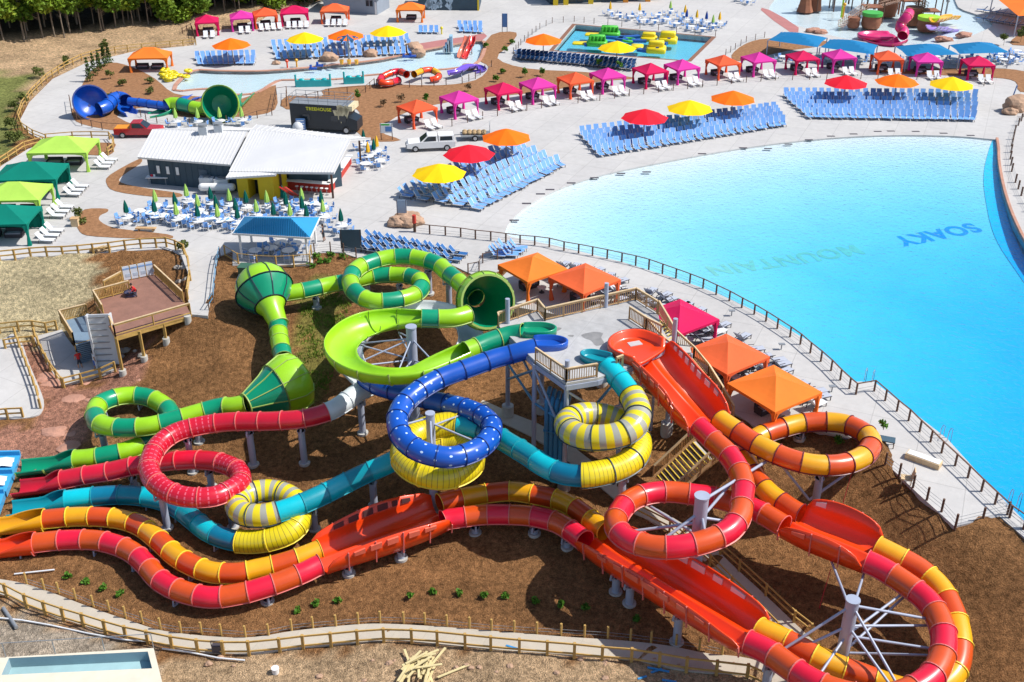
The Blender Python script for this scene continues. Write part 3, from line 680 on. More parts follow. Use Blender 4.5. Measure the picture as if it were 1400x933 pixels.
tube_run(bp_, 0, bp_.at[6], .69, [BLUE], FL['blue'], bsl, 1.75)
tube_run(bp_, bp_.at[6], bp_.at[19], .71, [BLUED], FL['blue'], bsl, 1.62)
tube_run(bp_, bp_.at[19], bp_.at[24], .70, [BLUE], FL['blue'], bsl, 1.62)
open_run(bp_, bp_.at[24], bp_.at[37], arc(.95, -88, 88), WHITE, FL['white'], bsl, 'white_trough', 2.2)
tube_run(bp_, bp_.at[37], bp_.at[41], .71, [WHITE], FL['white'], bsl, 1.7, name='white_tube')
tube_run(bp_, bp_.at[41], bp_.at[46] - 1, .70, [RED], FL['red'], bsl, 1.8)
tube_run(bp_, bp_.at[46] - 1, bp_.at[57], .70, [REDG], FL['red'], bsl, 1.8)
tube_run(bp_, bp_.at[57], bp_.at[63] + 1.5, .70, [RED, CRIM], FL['red'], bsl, 1.8)
open_run(bp_, bp_.at[63] + 1.5, bp_.L, outrun, RED, FL['red'], bsl, 'exit_trough', 2.5)
for x, y, lo, hi in ((492,536,37,41),(408,573,41,44),(337,577,43,46),(207,628,46,50),(226,600,46,50),(280,680,50,55),(285,631,56,60),(180,638,58,62),(100,654,61,65)): cols_at(bp_, bsl, [near_arc(bp_, x, y, bp_.at[lo], bp_.at[hi])], rc=.25)
bc = P(588, 566, 3.3); mast(bsl, Vector((bc.x, bc.y, 0)), 3.35, .30, [(2.9, tuple(bp_.pos(bp_.at[12]) + Vector((0, .5, -.5)))), (2.6, tuple(bp_.pos(bp_.at[15]) + Vector((-.5, 0, -.5)))), (3.0, tuple(bp_.pos(bp_.at[9]) + Vector((.5, 0, -.4)))), (2.3, tuple(bp_.pos(bp_.at[18]) + Vector((0, -.4, -.3))))])
# ================================================================== TEAL / YELLOW body slide
tpts = [(829,501,5.05),(837,508,4.95),(849,521),(860.5,536,4.4),(869,551),(873,567,4.0),(866,583),(848,594.5,3.5),(823,599),(798,598),(780,590,3.0),(775,578),(788,569.5,2.7),(808,567),(830,570,2.4),(852,578,2.2),(868,592),(874,611,1.8),(862,630),(840,642,1.4),(815,648.5),(795,651,1.35),(770,648,1.2),(745,637.5),(722.5,622.5,1.0),(700,609,.95),(680,597.5),(651,587,.85),(626,581.5,.8),(600,583,.75),(572,592,.6),(556,607,.5),(552,626),(569,643,.3),(596,651.5),(622,649,.1),(642,636),(644,620,-.2),(624,609,-.4),(600,610),(570,619,-.9),(540,630),(520,639,-1.6),(500,647.5),(470,662,-2.3),(440,677),(412,689.5,-2.6),(388,698),(360,705.5,-2.85),(334,703),(323,691,-3.0),(334,678),(362,671,-3.2),(390,676),(408,690,-3.4),(410,710),(396,728,-3.9),(370,738),(348,741,-4.4),(326,740),(305,735),(285,726,-4.5),(268,713),(252,700),(232,688,-4.55),(205,680.5),(170,677),(130,679,-4.7),(90,684),(60,688),(12,694,-4.9)]
tsl = thing('teal_yellow_slide', 'enclosed body slide of teal tubes with three fat yellow coils, one striped grey', 'water slide', P(829, 501, 5.05))
tp = Path(tpts); tub(tsl, P(815, 494, 4.98), R(-25), TEAL, lx=1.15, ly=.72, h=.5)
tube_run(tp, 0, tp.at[4] - .8, .72, [CYAN, CYAN, TEAL], FL['teal'], tsl, 1.9)
tube_run(tp, tp.at[4] - .8, tp.at[15], .86, [YSTR], FL['dark'], tsl, 1.95)
tube_run(tp, tp.at[15], tp.at[21], .86, [YTHN], FL['dark'], tsl, 1.95)
tube_run(tp, tp.at[21], tp.at[28], .72, [DTEAL, CYAN, TEAL, TEAL], FL['teal'], tsl, 1.9)
tube_run(tp, tp.at[28], tp.at[40], .92, [YTHN], FL['yellow'], tsl, 1.95)
tube_run(tp, tp.at[40], tp.at[48] - 1, .72, [TEAL, CYAN], FL['teal'], tsl, 1.85)
tube_run(tp, tp.at[48] - 1, tp.at[54], .8, [YSTR], FL['dark'], tsl, 1.85)
tube_run(tp, tp.at[54], tp.at[59], .8, [YTHN], FL['yellow'], tsl, 1.85)
tube_run(tp, tp.at[59], tp.at[69] - 1.5, .70, [DTEAL, CYAN, TEAL], FL['teal'], tsl, 1.85)
open_run(tp, tp.at[69] - 1.5, tp.L, outrun, TEAL, FL['teal'], tsl, 'exit_trough', 2.5)
for x, y, lo, hi in ((824,647,18,21),(508,644,41,44),(425,683,44,47),(420,700,53,56),(300,734,58,62),(205,682,63,66),(246,696,62,65)): cols_at(tp, tsl, [near_arc(tp, x, y, tp.at[lo], tp.at[hi])])
# ================================================================== twin racing raft slide (two lanes sharing three open bowls)
Rp = [(868,484,5.0),(877.7,503),(908.6,538),(936,568,2.6),(955,583,2.4),(975,602),(995,620,2.1),(1008.9,640),(1016.6,663,1.8),(1014,687),(1012,705),(996,726,1.4),(968,739),(940.6,746,1.1),(911,749),(882,746),(856,736,.8),(841.5,719),(845,703,.5),(859,686),(882,676,.3),(913,672.5),(945.6,676),(975.7,680,.1),(998,686),(1035,698,0),(1073,720,0),(1104,737,-.1),(1137.7,750),(1185,768,-.2),(1210,780),(1240.5,799.5,-.4),(1265.5,819),(1280.6,839),(1289,859.4,-.6),(1291,880),(1286,904,-.8),(1272,926),(1240,946,-1.0),(1195,955),(1145,946,-1.2),(1110,931),(1083,914,-1.4),(1052,892),(1023,878,-1.6),(1000,868,-1.7),(975,853),(925.5,823),(875,791.5,-2.4),(825,759.5),(800,740,-2.9),(767,717),(737.6,708),(710,704.5,-3.2),(663,704),(625.7,708.5,-3.4),(605.6,712,-3.45),(575.6,726),(525,744,-3.6),(475,759.5),(437.7,772,-3.9),(415,783),(380,797),(350,806.5,-4.2),(333,811),(290.7,817,-4.4),(250.6,809),(219,793),(198,770,-4.6),(175.5,751.6),(140,740,-4.7),(107.8,738),(75,739.5),(48,742.5,-4.8),(0,747,-4.95),(-60,753,-5.1)]
Yp = [(900,478,5.0),(921,503),(940,526),(962,550,2.6),(983,573,2.4),(1006,589),(1027,603.5,2.0),(1052.6,617),(1080.8,628.5),(1114,636,1.6),(1150,635.5),(1177,626,1.4),(1190,612),(1189,599),(1175,588,1.1),(1155,580),(1127.7,577,.9),(1095,579),(1067,586,.7),(1045,593.5),(1026,606,.5),(1019,624),(1026.9,642),(1038,660,.2),(1052.6,676),(1070.6,689,0),(1095,704,0),(1137.7,720,-.1),(1175,735),(1199,748,-.25),(1222,759.5),(1256,778,-.6),(1284,803),(1301,833),(1310.5,866,-1.3),(1311,899),(1299,926),(1270,945,-2.2),(1232,943),(1205,934,-2.3),(1175,923),(1145,912,-2.0),(1118,900,-1.8),(1088,884),(1060,870,-1.7),(1038,860.5,-1.7),(1013,843),(963,812),(913,781.5,-2.4),(863,751.5),(828,727,-2.9),(796,702),(772,687,-3.1),(737.6,678),(700,672),(663,675.5),(628,682,-3.4),(600.6,689,-3.45),(570.5,701.5),(525,718,-3.6),(475,738),(437.7,752,-3.9),(410,763),(375,773.5),(350,779,-4.2),(326,784),(293,783),(268,775,-4.4),(240.6,759.5),(217,738),(190,718,-4.6),(155.4,708.5),(110,706.5,-4.7),(75,709),(40,712.5,-4.8),(0,716.5,-4.9),(-60,722,-5.05)]
rs = thing('red_racing_slide', 'crimson and burnt orange lane of the twin raft slide, with the shared open orange troughs', 'water slide', P(868, 484, 5.0))
ys = thing('amber_racing_slide', 'amber and burnt orange lane of the twin raft slide, looping beside the orange cabanas', 'water slide', P(900, 478, 5.0))
rp, yp = Path(Rp), Path(Yp); RC = [CRIM, ORBR]; YC = [YELO, ORBR]
rI, yI = [0, 4, 26, 29, 44, 50, 56, 60], [0, 4, 26, 29, 45, 50, 57, 61]
def twin(i, hs, win, dark=False):
    a0, a1 = rp.at[rI[i]], rp.at[rI[i + 1]]; b0, b1 = yp.at[yI[i]], yp.at[yI[i + 1]]; n = int((a1 - a0) / .35); b = MB(); vs = []; info = []
    for k in range(n + 1):
        t = k / n; p = rp.pos(a0 + (a1 - a0) * t); q = yp.pos(b0 + (b1 - b0) * t); p.z = q.z = (p.z + q.z) / 2
        tn = (rp.fr(a0 + (a1 - a0) * t)[1] + yp.fr(b0 + (b1 - b0) * t)[1]).normalized(); v = tn.cross(Vector((0, 0, 1))).normalized(); c = (p + q) / 2
        if (q - p).dot(v) < 0: v = -v
        w = min(max((q - p).dot(v) / 2, .55), 1.1); u = Vector((0, 0, 1))
        h = .25 + hs * max(0, math.sin(math.pi * min(1, max(0, t)))) ** .45; W = w + .78
        rim = [(-W - .06, h), (-W, .25), (-w - .5, -.42), (-w, -.68), (-w * .5, -.52), (-.12, -.16), (0, -.08), (.12, -.16), (w * .5, -.52), (w, -.68), (w + .5, -.42), (W, .25), (W + .06, h)]
        out = [(-W - .15, h), (-W - .1, .2), (-w - .56, -.52), (-w, -.78), (w, -.78), (w + .56, -.52), (W + .1, .2), (W + .15, h)][::-1]
        vs += [c + v * x + u * z for x, z in rim + out]; info.append((c, v, W, h, tn))
    w_ = 21; fs = [(k * w_ + j, (k + 1) * w_ + j, (k + 1) * w_ + (j + 1) % w_, k * w_ + (j + 1) % w_) for k in range(n) for j in range(w_)]
    b.add(vs, fs, ORNG, True); b.add(vs, [tuple(range(w_)), tuple(range(n * w_ + w_ - 1, n * w_ - 1, -1))], ORNG)
    b.build('shared_trough', rs)
    L_ = a1 - a0; m = mat('window_pale', (.55, .50, .52), .3, .1, 5) if not dark else mat('window_dark', (.10, .05, .05), .3, .1, 5); m2 = mat('window_red', (.80, .16, .10), .3, .1, 5)
    for k in range(0, n + 1, 5):   # outside stiffening ribs
        c, v, W, h, tn = info[k]
        for s_ in (-1, 1): rb = MB(); rb.beam(c + v * s_ * (W + .18) + Vector((0, 0, h)), c + v * s_ * (W + .02) + Vector((0, 0, -.55)), .07, .1, FL['red'], up=v); rb.build('trough_rib', rs)
    for sd, cnt in ((-1, win[0]), (1, win[1])):
        for g in range(cnt):
            t0 = .16 + .70 * g / max(cnt, 1); t1 = t0 + .42 / max(cnt, 1) if cnt > 1 else t0 + .14
            ks = np.linspace(t0 * n, t1 * n, 4); q = MB(); vv = []
            for kk in ks:
                c, v, W, h, tn = info[int(round(kk))]
                for zz, off in ((.40 + h * .18, -.10), (h - .16, -.06), (h - .16, .24), (.40 + h * .18, .20)):
                    vv.append(c + v * sd * (W + .03 + off) + Vector((0, 0, zz)))
            q.add(vv, [(i_ * 4 + j, i_ * 4 + (j + 1) % 4, (i_ + 1) * 4 + (j + 1) % 4, (i_ + 1) * 4 + j) for i_ in range(3) for j in range(4)], m if sd > 0 else m2)
            q.add(vv, [(0, 1, 2, 3), (15, 14, 13, 12)], m if sd > 0 else m2); q.build('side_window', rs)
tube_end = None
twin(0, 1.0, (6, 7)); twin(2, 1.0, (1, 1)); twin(4, 1.0, (7, 6)); twin(6, 1.0, (5, 6), True)
def collar(path, a, r, col, parent, e): tube_piece('tube_section', path, a, a + e, r, col, FL['red'], parent)
rr_ = .70
k = tube_run(rp, rp.at[4], rp.at[26], rr_, RC, FL['red'], rs)
tube_run(rp, rp.at[29], rp.at[44], rr_, RC, FL['red'], rs); tube_run(rp, rp.at[50], rp.at[56], rr_, RC, FL['red'], rs)
tube_run(rp, rp.at[60], rp.at[73], .68, RC, FL['red'], rs)
tube_run(yp, yp.at[4], yp.at[26], rr_, YC, FL['dred'], ys)
tube_run(yp, yp.at[29], yp.at[45], rr_, YC, FL['yellow'], ys); tube_run(yp, yp.at[50], yp.at[57], rr_, YC, FL['yellow'], ys)
tube_run(yp, yp.at[61], yp.at[74] - 1, .68, YC, FL['yellow'], ys)
open_run(rp, rp.at[73], rp.L, outrun, ORNG, FL['red'], rs, 'exit_trough', 2.5); open_run(yp, yp.at[74] - 1, yp.L, outrun, YELO, FL['yellow'], ys, 'exit_trough', 2.5)
# orange starting basin on the platform
tub(rs, P(866, 479, 4.99), R(-42), ORNG, lx=1.7, ly=1.95, h=.7)
for x, y in ((843,482),(868,470)): b = MB(); q = P(x, y, 5.13); b.box(q, (.95, .6, .04), mat('entry_pad_grey', (.45, .44, .45), .8), R(20)); b.build('entry_pad', rs)
for x, y, lo, hi in ((648,706,53,56),(730,708,51,54),(545,737,56,59),(475,760,58,61),(365,802,61,64),(243,808,64,68),(187,760,67,70),(132,740,69,72),(30,744,72,75),(776,722,50,52),(845,773,48,50),(862,784,48,50),(930,826,46,48),(1058,892,42,45)): cols_at(rp, rs, [near_arc(rp, x, y, rp.at[lo], rp.at[min(hi, len(rp.at) - 1)])])
for x, y, lo, hi in ((430,755,60,63),(265,772,66,69),(213,735,68,71),(140,707,70,73),(1095,580,15,18),(1122,637,8,10)): cols_at(yp, ys, [near_arc(yp, x, y, yp.at[lo], yp.at[min(hi, len(yp.at) - 1)])])
rc1 = P(960, 678, 3.4); T = lambda p, dz=-.6: (p.x, p.y, p.z + dz)
mast(rs, rc1, 3.4, .42, [(2.2, T(rp.pos(rp.at[15]))), (2.4, T(rp.pos(rp.at[12]))), (1.4, T(rp.pos(rp.at[17]))), (1.8, T(rp.pos(rp.at[10]))), (3.0, T(yp.pos(yp.at[7]), -.7)), (1.6, T(rp.pos(rp.at[7]), -.7)), (.4, T(rp.pos(rp.at[20]), -.7))], .1)
rc2 = P(1166, 822, 1.6)
arms = []
for j, i in enumerate((31, 33, 35, 38, 41, 43)): arms.append((1.3 if j % 2 else -.9, T(rp.pos(rp.at[i]), -.5))); arms.append((-.2 if j % 2 else -2.2, T(rp.pos(rp.at[i]), -.9)))
arms += [(.9, T(rp.pos(rp.at[28]), -.8)), (.1, T(rp.pos(rp.at[29]), -.8))]
mast(rs, rc2, 1.7, .36, arms, .08)
yc1 = yp.pos(yp.at[9]); 
for i in (8, 10): b = MB(); b.cyl((yc1.x, yc1.y, -1.2), T(yp.pos(yp.at[i] + (1.0 if i == 10 else -.5)), -.7), .09, STEEL, n=7); b.build('brace', ys)

for rq in REQ: cols_now(*rq, [gp, gq, gl_, gm_, bp_, tp, rp, yp])
# ================================================================== tower platform, stairs, pump pipes
WOOD = mat('new_timber', (.52, .33, .16), .8, .2, 20); WOODL = mat('pale_timber', (.62, .46, .27), .8, .2, 20); GOLD = mat('yellow_timber', (.50, .31, .09), .8, .22, 14)
DKW = mat('dark_timber', (.13, .07, .045), .85, .2, 15); BOARD = mat('deck_boards', (.25, .125, .09), .85, .18, 9, bump=.3); YPAINT = mat('tread_yellow', (.72, .52, .04), .6, .1, 10); GREYM = mat('grey_metal', (.30, .32, .34), .5, .1, 10, metal=.4)
def railing(parent, pts, h=1.07, m=WOOD, bal=.17, name='railing', solid=False, post=1.6):
    """pts: floor points (world, with z). timber guard rail with posts, two rails and balusters"""
    b = MB()
    for a, c in zip(pts[:-1], pts[1:]):
        a, c = Vector(a), Vector(c); L_ = (c - a).length; U = Vector((0, 0, 1))
        b.beam(a + U * h, c + U * h, .12, .07, WOODL); b.beam(a + U * .14, c + U * .14, .05, .09, m); b.beam(a + U * (h - .12), c + U * (h - .12), .05, .09, m)
        k = max(1, round(L_ / post))
        for i in range(k + 1): p = a + (c - a) * i / k; b.beam(p - U * .15, p + U * (h - .03), .1, .1, m)
        if bal:
            k = max(1, round(L_ / bal))
            for i in range(k): p = a + (c - a) * (i + .5) / k; b.beam(p + U * .12, p + U * (h - .1), .05, .05, m)
    return b.build(name, parent)
def flight(parent, a, c, w, n, side=None, rail=True):
    """stair flight from top a to bottom c, w wide"""
    a, c = Vector(a), Vector(c); d = Vector((c.x - a.x, c.y - a.y, 0)); run = d.length; d.normalize(); s_ = Vector((-d.y, d.x, 0)); tr = run / n; rise = (a.z - c.z) / n
    for i in range(n):
        p = a + d * (tr * (i + .5)); z = a.z - rise * (i + 1); b = MB()
        b.beam(p - s_ * (w / 2) + Vector((0, 0, z - p.z - .03)), p + s_ * (w / 2) + Vector((0, 0, z - p.z - .03)), tr * .92, .06, CONCF)
        q = p + d * (tr * .40); b.beam(q - s_ * (w / 2) + Vector((0, 0, z - q.z + .006)), q + s_ * (w / 2) + Vector((0, 0, z - q.z + .006)), tr * .26, .022, YPAINT); b.build('tread', parent)
    for e in (-1, 1):
        b = MB(); b.beam(a + s_ * (w / 2 + .05) * e - Vector((0, 0, .15)), c + s_ * (w / 2 + .05) * e - Vector((0, 0, .02)), .08, .32, WOOD); b.build('stringer', parent)
        if rail: railing(parent, [a + s_ * (w / 2 + .12) * e, c + s_ * (w / 2 + .12) * e], m=WOOD)
PF5 = lambda x, y, z=5.0: P(x, y, z)
plpx = [(680,444),(735,425.5),(745,438),(870,410),(899,428),(903,445),(917,470),(902,478),(850,505),(817,517),(774,524),(731,493)]
plw = [tuple(P(x, y, 5.0)[:2]) for x, y in plpx]
plt = thing('slide_tower', 'grey concrete topped launch tower with timber railings where all the slides begin', 'tower', P(790, 460, 5))
b = MB(); b.prism(plw, 4.82, 5.0, CONC3, CONCF); b.build('deck', plt)
b = MB()
for a, c in zip(plw, plw[1:] + plw[:1]): b.beam((*a, 4.62), (*c, 4.62), .16, .36, STEEL)
b.build('rim_beam', plt)
railing(plt, [P(x, y, 5) for x, y in ((682,449),(681,445),(735,426.5),(745,439),(869,411),(898,429))])
railing(plt, [P(x, y, 5) for x, y in ((732,494),(774,523),(816,516))]); railing(plt, [P(x, y, 5) for x, y in ((842,507.5),(851,504))]); railing(plt, [P(x, y, 5) for x, y in ((860,437),(883,452),(903,462))])
for x, y in ((694,442),(775,521),(731,494),(828,420),(921,470),(868,414),(852,500),(742,440)):
    p = P(x, y, 5); g = tz(p.x, p.y); hi = 7.0 if (x, y) in ((828,420),(775,521),(694,442),(921,470)) else 4.8
    b = MB(); b.cyl((p.x, p.y, g - .2), (p.x, p.y, hi if (x, y) != (775,521) else 6.6), .17, STEEL, n=12); b.build('column', plt)
    b = MB(); b.cyl((p.x, p.y, g - .3), (p.x, p.y, g + .9), .46, CONCF, n=14); b.build('column_footing', plt)
def colp(x, y, z): p = P(x, y, 5); return Vector((p.x, p.y, z))
for (a, c, z0, z1) in (((694,442),(775,521),4.4,0.2),((731,494),(775,521),4.4,.2),((775,521),(852,500),.2,4.4),((775,521),(852,500),4.2,.2),((852,500),(921,470),4.2,.4),((694,442),(731,494),.2,4.3),((731,494),(742,440),4.4,.5),((775,521),(852,500),1.8,1.8),((731,494),(775,521),1.6,1.6),((694,442),(731,494),1.6,1.6)):
    b = MB(); b.cyl(colp(*a, z0), colp(*c, z1), .10, STEEL if z0 > 1.7 else STEELD, n=8); b.build('brace', plt)
DAMP = mat('damp_concrete', (.24, .235, .23), .35, .2, 12)
for k_, pts in enumerate(([(795,458),(812,454),(824,456),(822,462),(826,470),(815,473),(808,466),(800,463)], [(748,452),(760,448),(768,449),(762,453),(752,455)], [(776,459),(784,458),(783,461)])):
    b = MB(); sheet(b, smoothpoly([tuple(P(x, y, 5)[:2]) for x, y in pts], 3), [], 5.005, DAMP); b.build('damp_patch', plt)
# upper stairs down to the deck
ust = thing('timber_stairs', 'timber railed stairs with yellow edged treads going down from the tower to the cabana deck', 'stairs', P(899, 436, 5))
s1a, s1b = P(893, 441, 4.98), P(914, 465, 4.0)
flight(ust, s1a, s1b, 1.5, 6, rail=False)
l0 = P(918, 472, 4.0); lq = [tuple((l0 + Vector(v))[:2]) for v in ((-1.2, -1.1, 0), (1.3, -1.1, 0), (1.3, 1.3, 0), (-1.2, 1.3, 0))]
b = MB(); b.prism(lq, 3.86, 3.99, CONCF); b.build('landing', ust)
s2a, s2b = P(927, 480, 4.0), P(993, 562, 0.0); flight(ust, s2a, s2b, 1.5, 22, rail=False)
orl = [P(900,429,5), P(924,470,4.0), P(948,492,2.9), P(968,516,1.7), P(985,543,.8), P(1002,572,0)]
railing(ust, orl); railing(ust, [P(880,449,5), P(908,480,4.0), P(922,490,4.0)])
for p in (Vector((lq[1][0], lq[1][1], 3.9)), Vector((lq[0][0], lq[0][1], 3.9)), P(962, 520, 1.9)):
    b = MB(); b.cyl((p.x, p.y, tz(p.x, p.y) - .2), (p.x, p.y, p.z), .1, STEEL, n=8); b.build('post', ust)
lst = thing('timber_stairs', 'lower flight of timber stairs with striped treads on the mulch slope under the red coil', 'stairs', P(964, 615, -.5))
flight(lst, P(964, 613, -1.1), P(905, 668, -3.75), 2.5, 12)
# blue pump pipes
PIPE = mat('pump_pipe_blue', (.05, .24, .42), .4, .1, 10)
pp = thing('pump_pipework', 'row of five upright blue pump pipes under the tower', 'pipes', P(755, 655, -3.8))
for i in range(5):
    p = P(746 + i * 6.4, 650 + i * 1.2, -3.8); b = MB(); r_ = .17
    top = Vector((p.x, p.y, 2.4 - .12 * i)); back = top + Vector((.25, 1.3, .35))
    b.cyl((p.x, p.y, -4), top, r_, PIPE, n=12); b.cyl(top, top + Vector((.08, .35, .3)), r_, PIPE, n=12); b.cyl(top + Vector((.08, .35, .3)), back, r_, PIPE, n=12); b.sphere(top, r_ * 1.02, PIPE); b.build('pipe', pp)
    b = MB(); b.cyl((p.x, p.y, 0), (p.x, p.y, .12), .24, PIPE, n=12); b.build('pipe_flange', pp)
# ================================================================== paths on the slope
def path_sheet(left, right, m=CONC2, dz=.07, sk=.25, grid=.8):
    lo = [tuple(PT(*p)[:2]) for p in left]; hi = [tuple(PT(*p)[:2]) for p in right]
    b = MB(); sheet(b, smoothpoly(lo, 4, False) + smoothpoly(hi, 4, False)[::-1], [], lambda x, y: terr(x, y) + dz, m, grid, sk); return b.struct('path')
path_sheet([(-90,785),(0,793),(50,804),(125,832),(175,849),(225,864),(300,872),(350,872),(400,864),(475,856),(525,854),(600,858),(700,866),(775,872),(850,877),(913,884),(963,894),(1026,902),(1080,925),(1110,960)],
           [(-90,796),(0,813),(37,829),(88,848),(145,865),(203,879),(271,892),(341,895),(383,891),(453,883),(525,877),(563,878),(636,885),(700,891),(785,897),(863,904),(938,918),(1021,926),(1060,945),(1085,985)], sk=.45)
path_sheet([(1095,900),(1030,835),(970,775),(915,728),(860,700),(838,682),(800,650),(740,606),(690,580),(650,560)], [(1130,893),(1085,852),(1010,782),(960,735),(885,690),(862,672),(820,640),(750,588),(700,566),(660,548)])
path_sheet([(-60,470),(0,466),(18,458),(30,470),(40,498),(60,548),(56,566)], [(-60,590),(0,574),(20,574),(35,573),(45,571),(52,569),(55,567)], CONC, .10)
path_sheet([(46,462),(60,490),(78,520),(84,529)], [(85,452),(104,478),(136,494),(160,506)], CONC, .10)
# ================================================================== timber deck on the left with stairs and conveyor
wd_ = thing('timber_terrace', 'raised timber terrace with reddish boards, golden railings and white panels beside the straw slope', 'terrace', P(200, 425, 0))
fl_ = [(178,399),(168,385),(212,376),(251,413),(262,431),(157,461),(129,412)]
b = MB(); b.prism([tuple(P(x, y, .0)[:2]) for x, y in fl_], -.12, .03, BOARD, GOLD); b.build('floor_boards', wd_)
def q0(x, y): return P(x, y, .03)
railing(wd_, [q0(213,377), q0(251,413)], m=GOLD, bal=.14, name='back_railing'); railing(wd_, [q0(261,430), q0(158,460), q0(152,448)], m=GOLD, bal=0, name='front_railing', post=3.2)
railing(wd_, [q0(178,399), q0(130,412), q0(142,432)], m=GOLD, bal=.14, name='side_railing'); railing(wd_, [q0(168,386), q0(144,399)], m=GOLD, bal=.14, name='side_railing')
b = MB(); a, c = q0(157.5, 460), q0(261, 430); b.beam(a - Vector((0, 0, .25)), c - Vector((0, 0, .25)), .12, .35, GOLD); b.build('front_beam', wd_)
for x, y in ((158,460),(190,451),(223,441),(256,432),(132,413)):
    p = q0(x, y); g = tz(p.x, p.y); b = MB(); b.beam((p.x, p.y, g - .2), (p.x, p.y, -.1), .2, .2, GOLD); b.build('post', wd_); b = MB(); b.cyl((p.x, p.y, g - .3), (p.x, p.y, g + .5), .3, CONCF, n=12); b.build('post_footing', wd_)
WPANEL = mat('white_panel', (.62, .68, .76), .4, .05, 10); PPRINT = mat('panel_print', (.22, .36, .62), .4, .3, 30)
a, c = q0(169, 385), q0(211, 376.5)
for i in range(4):
    p0 = a + (c - a) * (i + .04) / 4; p1 = a + (c - a) * (i + .96) / 4; U = Vector((0, 0, 1)); b = MB(); b.beam(p0 + U * .75, p1 + U * .75, .05, 1.3, WPANEL); q = (p0 + p1) / 2; e = (p1 - p0).normalized(); nn = Vector((e.y, -e.x, 0))
    b.beam(q - e * .3 + nn * .03 + U * 1.15, q + e * .32 + nn * .03 + U * 1.15, .02, .16, PPRINT); b.beam(q - e * .1 + nn * .03 + U * .5, q + e * .38 + nn * .03 + U * .5, .02, .3, mat('panel_grey', (.42, .50, .60), .4)); b.build('wall_panel', wd_)
    b = MB(); b.beam(p0, p0 + U * 1.45, .09, .09, GOLD); b.build('panel_post', wd_)
ls = thing('terrace_stairs', 'blue grey stairs with golden timber railing going down from the terrace landing', 'stairs', P(105, 455, -1.6))
LB = mat('stair_blue_grey', (.17, .25, .34), .6, .1, 12)
b = MB(); b.prism([tuple(P(x, y, -1.5)[:2]) for x, y in ((84,440),(120,431),(128,463),(103,470))], -1.65, -1.5, LB, GOLD); b.build('landing', ls)
ta, tb_ = P(115, 467, -1.5), P(122, 494, -3.95); n_ = 11; d_ = (tb_ - ta)
for i in range(n_):
    p = ta + d_ * (i + .5) / n_; e = (P(127, 464, -1.5) - P(103, 470, -1.5)) / 2; b = MB(); b.beam(p - e, p + e, .30, .08, LB); b.build('tread', ls)
railing(ls, [P(120,431,-1.5), P(84,440,-1.5), P(102,470,-1.5), P(108,497,-3.95)], m=GOLD, bal=.13, h=1.1)
cv = thing('tube_conveyor', 'tall white metal tube conveyor rising beside the terrace stairs', 'conveyor', P(150, 508, -4.2))
WM = mat('white_metal', (.58, .60, .62), .45, .08, 10); c0, c1 = P(150, 506, -4.1), P(134, 430, 1.0); sd_ = Vector((1, .12, 0)).normalized()
b = MB(); b.beam(c0, c1, 1.7, .12, WM, up=(0, -1, .6)); b.build('belt', cv)
for e in (-1, 1): b = MB(); b.beam(c0 + sd_ * .92 * e, c1 + sd_ * .92 * e, .14, .5, WM, up=(0, -1, .6)); b.build('side_frame', cv)
for i in range(9): b = MB(); p = c0 + (c1 - c0) * (i + .5) / 9; b.beam(p - sd_ * .85 + Vector((0, -.08, .05)), p + sd_ * .85 + Vector((0, -.08, .05)), .06, .1, GREYM); b.build('flight_bar', cv)
# concrete plunge basin at the bottom left corner
bs = thing('plunge_basin', 'cream walled empty basin with a blue grey floor at the lower left corner', 'basin', PT(110, 905))
CREAMC = mat('cream_concrete', (.66, .60, .48), .85, .08, 8); BFL = mat('basin_floor', (.30, .47, .50), .6, .12, 4)
zt = -4.35; oc = [P(-60,903,zt), P(210,886,zt), P(226,950,zt), P(-60,972,zt)]; ic = [P(12,900,zt), P(202,891,zt), P(208,914,zt), P(2,923,zt)]
w = [tuple(v[:2]) for v in oc]; wi = [tuple(v[:2]) for v in ic]
b = MB(); sheet(b, w, [wi], zt, CREAMC); n = 4
b.add([(*p, zt) for p in w] + [(*p, zt - 2.4) for p in w], [(i, (i + 1) % n, n + (i + 1) % n, n + i) for i in range(n)], CREAMC); b.build('wall', bs)
b = MB(); b.add([(*p, zt) for p in wi] + [(*p, zt - .75) for p in wi], [(i, (i + 1) % n, n + (i + 1) % n, n + i) for i in range(n)], mat('basin_side', (.30, .42, .46), .7, .1, 4)); b.build('inner_wall', bs)
b = MB(); sheet(b, wi, [], zt - .75, BFL); b.build('basin_floor', bs)
b = MB()
for i in range(5): p = oc[0] + (oc[1] - oc[0]) * (i / 4); b.cyl(p, p + Vector((0, 0, 1.1)), .03, GREYM)
b.cyl(oc[0] + Vector((0, 0, 1.1)), oc[1] + Vector((0, 0, 1.1)), .025, GREYM); b.build('handrail', bs)
